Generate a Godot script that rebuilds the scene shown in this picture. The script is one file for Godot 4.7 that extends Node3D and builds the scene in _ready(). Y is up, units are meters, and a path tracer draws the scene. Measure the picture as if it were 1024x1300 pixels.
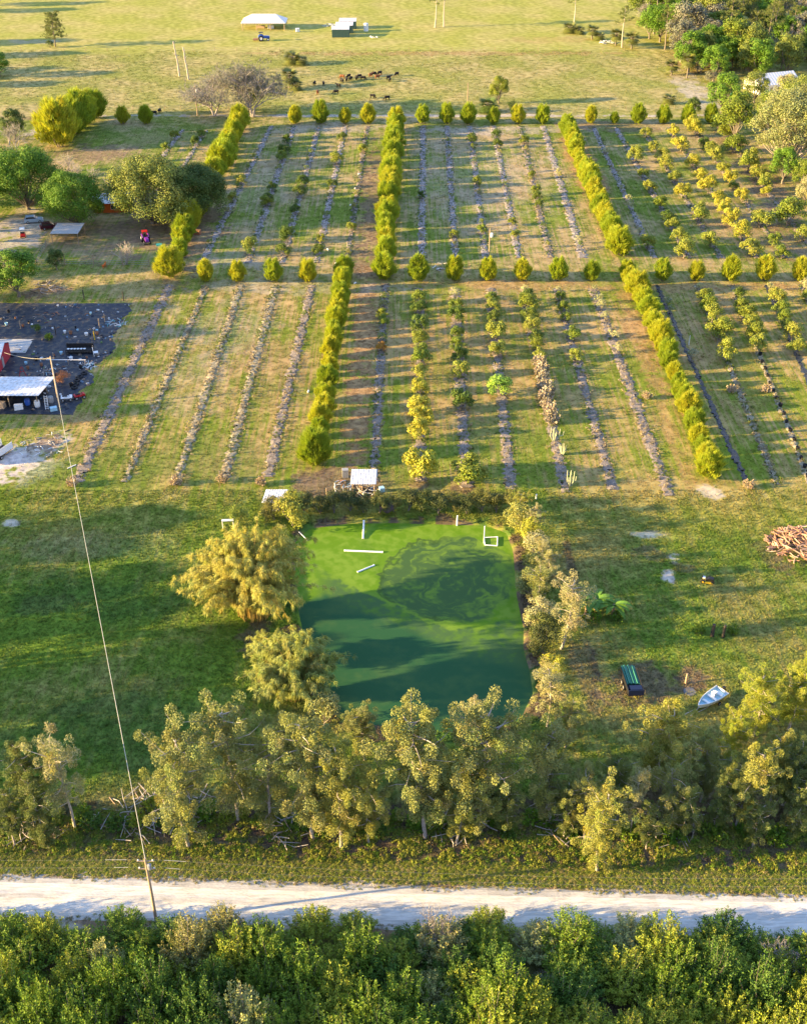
extends Node3D
# An orchard, a pond and a dirt road seen from the air in low evening sun.
# x runs right, y up, z towards the viewer; all places are metres on the ground.

const UNITS := ["", "first", "second", "third", "fourth", "fifth", "sixth", "seventh", "eighth", "ninth", "tenth", "eleventh", "twelfth", "thirteenth", "fourteenth", "fifteenth", "sixteenth", "seventeenth", "eighteenth", "nineteenth"]
const TENS := ["", "", "twenty", "thirty", "forty", "fifty", "sixty", "seventy", "eighty", "ninety"]
const TENTHS := ["", "", "twentieth", "thirtieth", "fortieth", "fiftieth", "sixtieth", "seventieth", "eightieth", "ninetieth"]
const MAP_X0 := -190.0
const MAP_Z0 := -48.0
const MAP_W := 380.0
const MAP_D := 560.0
const MAP_PX := 1330
const MAP_PZ := 1960
const WATER_Y := -0.55

var rng := RandomNumberGenerator.new()
var used_names := {}
var used_labels := {}
var M := {}
var P := {}
var hills := FastNoiseLite.new()
var map_image: Image


# ---------------------------------------------------------------- mesh building
class MB:
	var v := PackedVector3Array()
	var n := PackedVector3Array()
	var c := PackedColorArray()
	var ix := PackedInt32Array()

	func tri(a: Vector3, b: Vector3, d: Vector3, col := Color.WHITE) -> void:
		var k := v.size()
		var nn := (d - a).cross(b - a).normalized()
		v.append(a); v.append(b); v.append(d)
		n.append(nn); n.append(nn); n.append(nn)
		c.append(col); c.append(col); c.append(col)
		ix.append(k); ix.append(k + 1); ix.append(k + 2)

	func quad(a: Vector3, b: Vector3, d: Vector3, e: Vector3, col := Color.WHITE) -> void:
		var k := v.size()
		var nn := (d - a).cross(b - a).normalized()
		if nn == Vector3.ZERO:
			nn = (e - a).cross(d - a).normalized()
		v.append(a); v.append(b); v.append(d); v.append(e)
		for i in 4:
			n.append(nn)
			c.append(col)
		ix.append(k); ix.append(k + 1); ix.append(k + 2)
		ix.append(k); ix.append(k + 2); ix.append(k + 3)

	func box(at: Vector3, size: Vector3, b := Basis(), col := Color.WHITE) -> void:
		var h := size / 2
		var p := []
		for i in 8:
			p.append(at + b * Vector3(h.x if i & 1 else -h.x, h.y if i & 2 else -h.y, h.z if i & 4 else -h.z))
		for f in [[4, 6, 7, 5], [1, 3, 2, 0], [5, 7, 3, 1], [0, 2, 6, 4], [6, 2, 3, 7], [0, 4, 5, 1]]:
			quad(p[f[0]], p[f[1]], p[f[2]], p[f[3]], col)

	# a box whose top is smaller, all its edges cut
	func wedge(at: Vector3, size: Vector3, top: Vector2, shift := 0.0, col := Color.WHITE) -> void:
		var h := size / 2
		var p := [at + Vector3(-h.x, -h.y, -h.z), at + Vector3(h.x, -h.y, -h.z), at + Vector3(h.x, -h.y, h.z), at + Vector3(-h.x, -h.y, h.z),
			at + Vector3(-h.x * top.x + shift, h.y, -h.z * top.y), at + Vector3(h.x * top.x + shift, h.y, -h.z * top.y), at + Vector3(h.x * top.x + shift, h.y, h.z * top.y), at + Vector3(-h.x * top.x + shift, h.y, h.z * top.y)]
		for f in [[3, 7, 6, 2], [1, 5, 4, 0], [2, 6, 5, 1], [0, 4, 7, 3], [7, 4, 5, 6], [0, 3, 2, 1]]:
			quad(p[f[0]], p[f[1]], p[f[2]], p[f[3]], col)

	func tube(pts: Array, rad: Array, sides := 6, col := Color.WHITE) -> void:
		var k := v.size()
		var m := pts.size()
		var side := Vector3.ZERO
		for i in m:
			var dir: Vector3 = (pts[mini(i + 1, m - 1)] - pts[maxi(i - 1, 0)]).normalized()
			if side == Vector3.ZERO:
				side = dir.cross(Vector3(0.31, 0.2, 0.93)).normalized()
			side = (side - dir * side.dot(dir)).normalized()
			var up := dir.cross(side)
			for j in sides:
				var a := TAU * j / sides
				var o := side * cos(a) + up * sin(a)
				v.append(pts[i] + o * rad[i]); n.append(o); c.append(col)
		for i in m - 1:
			for j in sides:
				var a := k + i * sides + j
				var b := k + i * sides + (j + 1) % sides
				ix.append(a); ix.append(b + sides); ix.append(b)
				ix.append(a); ix.append(a + sides); ix.append(b + sides)
		for e in [0, m - 1]:
			var r0: int = v.size()
			var dir2: Vector3 = (pts[0] - pts[1]).normalized() if e == 0 else (pts[m - 1] - pts[m - 2]).normalized()
			for j in sides:
				v.append(v[k + e * sides + j]); n.append(dir2); c.append(col)
			for j in range(1, sides - 1):
				if e != 0:
					ix.append(r0); ix.append(r0 + j + 1); ix.append(r0 + j)
				else:
					ix.append(r0); ix.append(r0 + j); ix.append(r0 + j + 1)

	# profile of (radius, height) turned about the y axis
	func lathe(prof: Array, sides := 12, at := Vector3.ZERO, b := Basis(), col := Color.WHITE) -> void:
		for i in prof.size() - 1:
			var p: Vector2 = prof[i]
			var q: Vector2 = prof[i + 1]
			for j in sides:
				var a0 := TAU * j / sides
				var a1 := TAU * (j + 1) / sides
				quad(at + b * Vector3(cos(a1) * p.x, p.y, sin(a1) * p.x), at + b * Vector3(cos(a1) * q.x, q.y, sin(a1) * q.x),
					at + b * Vector3(cos(a0) * q.x, q.y, sin(a0) * q.x), at + b * Vector3(cos(a0) * p.x, p.y, sin(a0) * p.x), col)

	# an outline in the xy plane (clockwise seen from +z) given thickness along z
	func extrude(poly: Array, z0: float, z1: float, inset := 0.0, col := Color.WHITE) -> void:
		var m := poly.size()
		var mid := Vector2.ZERO
		for p in poly:
			mid += p / m
		var pk := PackedVector2Array()
		for p in poly:
			pk.append(p)
		var tris := Geometry2D.triangulate_polygon(pk)
		for s in [0, 1]:
			for t in range(0, tris.size(), 3):
				var q := []
				for e in 3:
					var w: Vector2 = pk[tris[t + e]]
					w = mid + (w - mid) * (1.0 - inset)
					q.append(Vector3(w.x, w.y, maxf(z0, z1) if s == 0 else minf(z0, z1)))
				var up: bool = (q[2] - q[0]).cross(q[1] - q[0]).z > 0
				if up == (s == 0):
					tri(q[0], q[1], q[2], col)
				else:
					tri(q[0], q[2], q[1], col)
		for i in m:
			var a: Vector2 = poly[i]
			var b: Vector2 = poly[(i + 1) % m]
			var ai := mid + (a - mid) * (1.0 - inset)
			var bi := mid + (b - mid) * (1.0 - inset)
			var zh := maxf(z0, z1)
			var zl := minf(z0, z1)
			if Geometry2D.is_polygon_clockwise(pk):
				quad(Vector3(ai.x, ai.y, zl), Vector3(bi.x, bi.y, zl), Vector3(bi.x, bi.y, zh), Vector3(ai.x, ai.y, zh), col)
			else:
				quad(Vector3(ai.x, ai.y, zh), Vector3(bi.x, bi.y, zh), Vector3(bi.x, bi.y, zl), Vector3(ai.x, ai.y, zl), col)

	# a leaf: a rhombus folded along its middle
	func leaf(at: Vector3, along: Vector3, across: Vector3, fold: Vector3, col: Color) -> void:
		var k := v.size()
		var nn := along.cross(across).normalized()
		v.append(at - along); v.append(at + across + fold); v.append(at + along); v.append(at - across + fold)
		for i in 4:
			n.append(nn)
			c.append(col)
		ix.append(k); ix.append(k + 1); ix.append(k + 2)
		ix.append(k); ix.append(k + 2); ix.append(k + 3)

	# a narrow blade: one triangle
	func blade(at: Vector3, to: Vector3, half: Vector3, col: Color) -> void:
		var k := v.size()
		var nn := half.cross(to - at).normalized()
		v.append(at - half); v.append(to); v.append(at + half)
		for i in 3:
			n.append(nn)
			c.append(col)
		ix.append(k); ix.append(k + 1); ix.append(k + 2)

	func mesh(mat: Material = null) -> ArrayMesh:
		var a := []
		a.resize(Mesh.ARRAY_MAX)
		a[Mesh.ARRAY_VERTEX] = v
		a[Mesh.ARRAY_NORMAL] = n
		a[Mesh.ARRAY_COLOR] = c
		a[Mesh.ARRAY_INDEX] = ix
		var m := ArrayMesh.new()
		m.add_surface_from_arrays(Mesh.PRIMITIVE_TRIANGLES, a)
		if mat:
			m.surface_set_material(0, mat)
		return m


# ---------------------------------------------------------------- objects
func nth(i: int) -> String:
	var k := i + 1
	if k < 20:
		return UNITS[k]
	return TENTHS[k / 10] if k % 10 == 0 else TENS[k / 10] + "-" + UNITS[k % 10]


func numbered(base: String) -> String:
	var k: int = used_names.get(base, 0)
	used_names[base] = k + 1
	return base if k == 0 else "%s_%03d" % [base, k]


func tag(o: Node3D, label: String, category: String, group := "") -> void:
	if used_labels.has(label):
		used_labels[label] += 1
		print("same label: ", label)
	used_labels[label] = 1
	o.set_meta("label", label)
	o.set_meta("category", category)
	if group:
		o.set_meta("group", group)


func thing(called: String, label: String, category: String, at: Vector3, yaw := 0.0, group := "", size := 1.0) -> Node3D:
	var o := Node3D.new()
	o.name = numbered(called)
	add_child(o)
	o.position = at
	o.rotation.y = yaw
	o.scale = Vector3.ONE * size
	tag(o, label, category, group)
	return o


func part(parent: Node3D, called: String, mesh: Mesh, mat: Material = null) -> MeshInstance3D:
	var o := MeshInstance3D.new()
	o.name = called
	o.mesh = mesh
	if mat:
		o.material_override = mat
	parent.add_child(o, true)
	return o


func single(called: String, mesh: Mesh, mat: Material, label: String, category: String, at: Vector3, yaw := 0.0, group := "", size := 1.0) -> MeshInstance3D:
	var o := part(self, numbered(called), mesh, mat)
	o.position = at
	o.rotation.y = yaw
	o.scale = Vector3.ONE * size
	tag(o, label, category, group)
	return o


func setting(called: String, mesh: Mesh, mat: Material = null, kind := "structure") -> MeshInstance3D:
	var o := part(self, numbered(called), mesh, mat)
	o.set_meta("kind", kind)
	return o


func mat(r: float, g: float, b: float, rough := 0.85, spec := 0.4) -> StandardMaterial3D:
	var m := StandardMaterial3D.new()
	m.albedo_color = Color(r, g, b).linear_to_srgb()
	m.roughness = rough
	m.metallic_specular = spec
	return m


func leafy(r: float, g: float, b: float, through := 0.55) -> StandardMaterial3D:
	var m := mat(r, g, b, 0.6, 0.35)
	m.vertex_color_use_as_albedo = true
	m.backlight_enabled = true
	m.backlight = Color(through, through, through * 0.7)
	m.cull_mode = BaseMaterial3D.CULL_DISABLED
	return m


func noise_tex(px: int, freq: float, stops: Array, octaves := 4, seed_ := 1, kind := FastNoiseLite.TYPE_SIMPLEX_SMOOTH) -> ImageTexture:
	var f := FastNoiseLite.new()
	f.seed = seed_
	f.noise_type = kind
	f.frequency = freq
	f.fractal_octaves = octaves
	var im := f.get_seamless_image(px, px)
	im.convert(Image.FORMAT_RGB8)
	if stops:
		var d := im.get_data()
		var lut := PackedByteArray()
		lut.resize(768)
		for i in 256:
			var t := i / 255.0 * (stops.size() - 1)
			var k := mini(int(t), stops.size() - 2)
			var col: Color = stops[k].lerp(stops[k + 1], t - k).linear_to_srgb()
			lut[i * 3] = col.r8; lut[i * 3 + 1] = col.g8; lut[i * 3 + 2] = col.b8
		for i in range(0, d.size(), 3):
			var q := d[i] * 3
			d[i] = lut[q]; d[i + 1] = lut[q + 1]; d[i + 2] = lut[q + 2]
		im = Image.create_from_data(px, px, false, Image.FORMAT_RGB8, d)
	return ImageTexture.create_from_image(im)


func noisy(stops: Array, metres: float, rough := 0.9, bump := 0.0, freq := 0.02, seed_ := 3) -> StandardMaterial3D:
	var m := StandardMaterial3D.new()
	m.albedo_texture = noise_tex(256, freq, stops, 5, seed_)
	m.uv1_triplanar = true
	m.uv1_world_triplanar = true
	m.uv1_scale = Vector3.ONE / metres
	m.roughness = rough
	if bump > 0:
		m.heightmap_enabled = true
		m.heightmap_texture = P.grain
		m.heightmap_scale = bump
	return m


func smooth(a: float, b: float, x: float) -> float:
	return smoothstep(a, b, x)


# ---------------------------------------------------------------- terrain height
func pond_distance(x: float, z: float) -> float:
	if x < -24 or x > 26 or z < -160 or z > -96:
		return 9.0
	var p := Vector2(x, z)
	var best := 1e9
	var m := POND.size()
	var inside := false
	for i in m:
		var a: Vector2 = POND[i]
		var b: Vector2 = POND[(i + 1) % m]
		var e := b - a
		var t := clampf((p - a).dot(e) / e.length_squared(), 0.0, 1.0)
		best = minf(best, p.distance_squared_to(a + e * t))
		if (a.y > z) != (b.y > z) and x < (b.x - a.x) * (z - a.y) / (b.y - a.y) + a.x:
			inside = not inside
	return -sqrt(best) if inside else sqrt(best)


func gh(x: float, z: float) -> float:
	var h := hills.get_noise_2d(x, z) * 0.16
	if z > -260 and z < -90:
		var d := pond_distance(x, z)
		if d < 2.5:
			h -= 1.7 * smooth(1.6, -2.4, d)
	# the shallow ditch along the verge
	var dr := z - road_mid(x)
	if absf(x) < 150 and dr < 0 and dr > -16:
		h -= 0.5 * smooth(-4.0, -7.0, dr) * (1.0 - smooth(-7.5, -11.0, dr))
	return h


func road_mid(x: float) -> float:
	return ROAD_A + ROAD_B * x


func on(x: float, z: float, lift := 0.0) -> Vector3:
	return Vector3(x, gh(x, z) + lift, z)


# ---------------------------------------------------------------- the scene
func _ready() -> void:
	rng.seed = 42
	hills.seed = 4
	hills.frequency = 0.035
	hills.fractal_octaves = 3
	var cam := Camera3D.new()
	cam.name = "camera"
	add_child(cam)
	cam.position = Vector3(0, 100, 0)
	cam.rotation_degrees = Vector3(-33.5576, 0, 0)
	cam.fov = 46.857
	cam.near = 1.0
	cam.far = 8000.0
	cam.current = true
	var sky := ProceduralSkyMaterial.new()
	sky.sky_top_color = Color(0.42, 0.53, 0.70)
	sky.sky_horizon_color = Color(0.84, 0.79, 0.71)
	sky.sky_curve = 0.15
	sky.ground_bottom_color = Color(0.25, 0.27, 0.16)
	sky.ground_horizon_color = Color(0.6, 0.58, 0.5)
	sky.energy_multiplier = 1.0
	sky.sun_angle_max = 12.0
	var env := Environment.new()
	env.background_mode = Environment.BG_SKY
	env.sky = Sky.new()
	env.sky.sky_material = sky
	env.tonemap_mode = Environment.TONE_MAPPER_LINEAR
	env.tonemap_exposure = 4.5
	env.background_energy_multiplier = 0.72
	env.sdfgi_enabled = true
	env.ssao_enabled = true
	env.ssil_enabled = true
	var we := WorldEnvironment.new()
	we.name = "environment"
	we.environment = env
	add_child(we)
	var sun := DirectionalLight3D.new()
	sun.name = "sun"
	sun.light_energy = 1.6
	sun.light_color = Color(1.0, 0.86, 0.59)
	sun.light_angular_distance = 0.6
	sun.shadow_enabled = true
	add_child(sun)
	var el := deg_to_rad(12.5)
	sun.look_at_from_position(Vector3.ZERO, Vector3(cos(el), -sin(el), -0.17 * cos(el)), Vector3.UP)
	make_materials()
	build_ground()
	build_road()
	build_water()
	build_beds()
	print("ground ", Time.get_ticks_msec())
	make_plants()
	print("prototypes ", Time.get_ticks_msec())
	build_orchard()
	build_trees()
	build_thicket()
	print("trees ", Time.get_ticks_msec())
	build_farm()
	build_yard()
	build_pond_things()
	build_lawn_things()
	build_power_line()
	build_grass()
	print("done ", Time.get_ticks_msec())


func make_materials() -> void:
	P.grain = noise_tex(512, 0.1, [], 5, 41)
	M.bark = noisy([Color(0.10, 0.08, 0.06), Color(0.2, 0.17, 0.14), Color(0.3, 0.27, 0.23)], 1.5, 0.95, 2.0)
	M.pale_bark = noisy([Color(0.25, 0.2, 0.16), Color(0.45, 0.39, 0.33), Color(0.6, 0.55, 0.5)], 1.5, 0.95, 1.0)
	M.dead = noisy([Color(0.22, 0.18, 0.16), Color(0.36, 0.32, 0.30), Color(0.5, 0.46, 0.44)], 1.5, 0.95, 0.0)
	M.cane = mat(0.42, 0.30, 0.08)
	M.wood = noisy([Color(0.16, 0.11, 0.07), Color(0.3, 0.22, 0.15), Color(0.42, 0.34, 0.26)], 0.8, 0.9, 0.5)
	M.dark_wood = noisy([Color(0.02, 0.018, 0.016), Color(0.05, 0.04, 0.035), Color(0.09, 0.07, 0.06)], 0.8, 0.9, 0.5)
	M.mulch = noisy([Color(0.11, 0.085, 0.065), Color(0.21, 0.165, 0.13), Color(0.31, 0.26, 0.22), Color(0.46, 0.40, 0.35)], 3.1, 1.0, 6.0, 0.045)
	M.sandbed = noisy([Color(0.13, 0.105, 0.08), Color(0.24, 0.195, 0.165), Color(0.36, 0.32, 0.30), Color(0.56, 0.52, 0.51)], 5.3, 1.0, 6.0, 0.035)
	M.weedbed = noisy([Color(0.13, 0.13, 0.05), Color(0.24, 0.21, 0.12), Color(0.38, 0.32, 0.22), Color(0.48, 0.42, 0.36)], 4.3, 1.0, 6.0, 0.04)
	M.plastic = noisy([Color(0.01, 0.012, 0.016), Color(0.02, 0.024, 0.034), Color(0.05, 0.06, 0.08)], 2.0, 0.35, 3.0)
	M.cloth = noisy([Color(0.004, 0.006, 0.011), Color(0.007, 0.012, 0.024), Color(0.012, 0.02, 0.038), Color(0.06, 0.05, 0.04), Color(0.12, 0.10, 0.08)], 13.0, 0.6, 4.0, 0.03)
	for k in ["mulch", "sandbed", "weedbed"]:
		M[k].vertex_color_use_as_albedo = true
	M.white = noisy([Color(0.62, 0.62, 0.62), Color(0.78, 0.78, 0.77), Color(0.84, 0.84, 0.83)], 2.5, 0.5)
	M.roof = noisy([Color(0.36, 0.30, 0.25), Color(0.58, 0.56, 0.54), Color(0.72, 0.72, 0.72), Color(0.78, 0.78, 0.78)], 4.5, 0.5)
	M.pipe = mat(0.85, 0.85, 0.85, 0.4)
	M.grey = noisy([Color(0.2, 0.2, 0.2), Color(0.32, 0.32, 0.32), Color(0.42, 0.42, 0.42)], 1.5, 0.6)
	M.concrete = noisy([Color(0.3, 0.29, 0.27), Color(0.42, 0.41, 0.39), Color(0.52, 0.5, 0.48)], 2.0, 0.9)
	M.dark_lid = noisy([Color(0.08, 0.08, 0.09), Color(0.13, 0.13, 0.14), Color(0.2, 0.2, 0.2)], 1.0)
	M.black = mat(0.018, 0.018, 0.02, 0.5)
	M.rubber = mat(0.022, 0.022, 0.024, 0.8)
	M.red = mat(0.45, 0.02, 0.02, 0.4)
	M.barn_red = noisy([Color(0.32, 0.02, 0.03), Color(0.42, 0.03, 0.045), Color(0.48, 0.06, 0.07)], 2.0, 0.7)
	M.rust = noisy([Color(0.16, 0.06, 0.03), Color(0.3, 0.13, 0.06), Color(0.36, 0.2, 0.12)], 0.8, 0.9)
	M.orange = mat(0.55, 0.12, 0.02, 0.7)
	M.blue = mat(0.03, 0.10, 0.42, 0.35)
	M.navy = mat(0.012, 0.02, 0.06, 0.25)
	M.sky_blue = noisy([Color(0.2, 0.42, 0.55), Color(0.34, 0.58, 0.7), Color(0.6, 0.72, 0.78)], 1.0, 0.4)
	M.silver_blue = mat(0.32, 0.40, 0.46, 0.25)
	M.maroon = mat(0.06, 0.01, 0.02, 0.25)
	M.purple = mat(0.16, 0.03, 0.3, 0.4)
	M.green_steel = noisy([Color(0.03, 0.07, 0.06), Color(0.05, 0.11, 0.09), Color(0.08, 0.14, 0.12)], 2.0, 0.6)
	M.green_pipe = mat(0.05, 0.22, 0.15, 0.45)
	M.yellow = mat(0.6, 0.4, 0.03, 0.45)
	M.teal = mat(0.05, 0.35, 0.36, 0.4)
	M.glass = mat(0.02, 0.025, 0.03, 0.08, 0.6)
	M.hide_black = mat(0.015, 0.012, 0.011, 0.7)
	M.hide_brown = mat(0.20, 0.075, 0.03, 0.7)
	M.wire = mat(0.50, 0.48, 0.40, 0.5)
	M.timber = noisy([Color(0.24, 0.16, 0.10), Color(0.38, 0.28, 0.19), Color(0.48, 0.38, 0.28)], 0.9, 0.9)
	# leaves
	M.plume = [leafy(0.42, 0.48, 0.045, 0.9), leafy(0.36, 0.45, 0.045, 0.9), leafy(0.48, 0.50, 0.05, 0.9), leafy(0.30, 0.39, 0.04, 0.9)]
	M.citrus = {"c": [leafy(0.18, 0.24, 0.028), leafy(0.22, 0.26, 0.03)], "d": [leafy(0.10, 0.16, 0.022), leafy(0.13, 0.18, 0.025)], "y": [leafy(0.42, 0.40, 0.045), leafy(0.38, 0.38, 0.04)], "v": [leafy(0.31, 0.33, 0.05), leafy(0.27, 0.31, 0.045)], "p": [leafy(0.48, 0.46, 0.22), leafy(0.42, 0.42, 0.2)], "g": [leafy(0.26, 0.28, 0.17)], "s": [leafy(0.20, 0.25, 0.04), leafy(0.13, 0.20, 0.03), leafy(0.30, 0.29, 0.08)], "o": [leafy(0.5, 0.25, 0.04)], "l": [leafy(0.26, 0.42, 0.06)]}
	M.cas = {"o": leafy(0.28, 0.30, 0.10), "y": leafy(0.335, 0.34, 0.08), "k": leafy(0.17, 0.21, 0.06), "w": leafy(0.38, 0.37, 0.18)}
	M.bamboo = leafy(0.45, 0.43, 0.10)
	M.boat_tree = leafy(0.36, 0.40, 0.06, 0.8)
	M.bamboo_green = leafy(0.33, 0.37, 0.10)
	M.oak = leafy(0.115, 0.225, 0.02)
	M.live_oak = leafy(0.21, 0.25, 0.05)
	M.dark_oak = leafy(0.09, 0.14, 0.03)
	M.grey_green = leafy(0.27, 0.30, 0.12)
	M.moss = leafy(0.20, 0.20, 0.15, 0.2)
	M.pine_leaf = leafy(0.16, 0.19, 0.05)
	M.palm_leaf = leafy(0.17, 0.19, 0.05)
	M.bright = leafy(0.14, 0.26, 0.025)
	M.banana = leafy(0.10, 0.21, 0.03)
	M.hedge_leaf = [leafy(0.10, 0.125, 0.03), leafy(0.16, 0.16, 0.04), leafy(0.075, 0.095, 0.03)]
	M.cactus = mat(0.42, 0.44, 0.28, 0.7)
	mat_dry = leafy(0.42, 0.36, 0.27, 0.3)
	mat_straw = leafy(0.46, 0.36, 0.24, 0.3)
	M.thicket = {"g": leafy(0.17, 0.265, 0.03), "y": leafy(0.28, 0.34, 0.04), "d": leafy(0.095, 0.18, 0.03), "b": leafy(0.30, 0.30, 0.11), "w": leafy(0.36, 0.38, 0.14)}


func make_plants() -> void:
	P.plume = []
	for i in 5:
		P.plume.append(make_plume(rng.randf_range(5.3, 6.6), rng.randf_range(2.2, 3.0), 460, 15, rng.randf_range(0.85, 1.25), 0.1))
	P.citrus = []
	for i in 6:
		P.citrus.append(make_round(3.1, rng.randf_range(1.6, 1.85), 18, 2600, 0.23, 0.04, 0.95, 0.55, 0.33))
	P.sparse = []
	for i in 3:
		P.sparse.append(make_round(2.5, 1.25, 10, 560, 0.21, 0.2, 0.8, 0.5, 0.35))
	P.cas = []
	for i in 7:
		P.cas.append(make_feather(13.5, rng.randf_range(2.8, 4.0), 32 + 2 * i, 210, 0.22, 0.075, 0.1 + 0.06 * (i % 4), 0.2, 0.1, rng.randf_range(0.52, 0.7)))
	P.airy = []
	for i in 3:
		P.airy.append(make_feather(11.0, 2.4, 24, 120, 0.2, 0.07, 0.32, 0.35, 0.09, 0.52))
	P.oak = []
	for i in 3:
		P.oak.append(make_round(14.5, 9.6, 120, 44000, 0.34, -0.06, 0.95, 0.55, 0.19))
	P.tree = []
	for i in 4:
		P.tree.append(make_round(12.0, 5.0, 44, 8000, 0.42, 0.08, 0.95, 0.55, 0.26))
	P.pine = [make_pine(17.0, 4.0, 0.55, 16), make_pine(16.0, 3.6, 0.62, 12), make_pine(13.0, 5.0, 0.22, 52)]
	P.palm = [make_palm(2.6, 46, 2.0), make_palm(4.6, 46, 2.0), make_palm(1.3, 44, 1.9)]
	P.big = make_round(23.0, 11.0, 190, 42000, 0.42, -0.02, 0.95, 0.55, 0.16)
	P.bare = [make_bare(10.0, 5, 0.62, 1, 140), make_bare(9.0, 5, 0.7, 2, 90)]
	P.mossy = [make_bare(17.0, 6, 0.75, 3, 1500), make_bare(16.0, 6, 0.8, 3, 700)]
	P.shrub_bare = [make_bare(4.5, 4, 0.75, 5), make_bare(3.5, 4, 0.8, 4)]
	P.thicket = []
	for i in 6:
		P.thicket.append(make_shoots(5.4, 2.6, 150, 60, 0.22, 0.42))
	P.low = []
	for i in 3:
		P.low.append(make_shoots(1.6, 1.1, 40, 22, 0.24, 0.55))
	P.hedge = []
	for i in 3:
		P.hedge.append(make_round(3.6, 1.9, 18, 2800, 0.2, 0.0, 0.9, 0.5, 0.33))
	P.bamboo = make_bamboo(15.5, 7.6, 200, 34)
	P.bamboo_small = make_bamboo(10.5, 5.4, 110, 30)


func build_beds() -> void:
	for r in ROWS:
		var m: Material = {"mulch": M.mulch, "sand": M.sandbed, "weedy": M.weedbed, "plastic": M.plastic, "pots": M.weedbed}[r[3]]
		bed(r[1], r[2], r[4], m, 0.08)


func build_orchard() -> void:
	var looks := {"c": "green", "d": "dark green", "y": "yellow", "v": "olive", "p": "pale leafed", "g": "thin", "s": "tiny", "o": "orange", "l": "bright green"}
	for r in ROWS:
		var k := 0
		for t in r[5]:
			var sparse: bool = t[2] in ["s", "p", "g"]
			var kind: Dictionary = pick(P.sparse if sparse and t[3] < 1.25 else P.citrus)
			var st := Vector3(rng.randf_range(0.9, 1.15), rng.randf_range(0.85, 1.1), rng.randf_range(0.9, 1.15))
			plant("fruit_tree", "%s fruit tree, %s from near in %s" % [looks[t[2]], nth(k), r[0]], "fruit tree", kind, pick(M.citrus[t[2]]), M.bark, t[0], t[1], t[3], "fruit trees in the orchard rows", st)
			k += 1
	for h in HEDGES:
		var k := 0
		for t in h[1]:
			plant("windbreak_shrub", "feathery yellow-green shrub, %s from near end of the %s" % [nth(k), h[0]], "shrub", pick(P.plume), pick(M.plume), M.bark, t.x, t.y, t.z, "windbreak hedge shrubs", Vector3(rng.randf_range(1.0, 1.3), 1, rng.randf_range(1.0, 1.3)), "stems", "foliage")
			k += 1
	for set_ in [[DIVIDER, "the row dividing near and far fields"], [TOP_ROW, "the row closing the far field"], [YARD_SHRUBS, "the pair beside the far left hedge"]]:
		var k := 0
		for t in set_[0]:
			plant("windbreak_shrub", "feathery rounded shrub, %s from left in %s" % [nth(k), set_[1]], "shrub", pick(P.plume), pick(M.plume), M.bark, t.x, t.y, t.z * 0.97, "rounded shrubs dividing the fields", Vector3.ONE, "stems", "foliage")
			k += 1


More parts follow.
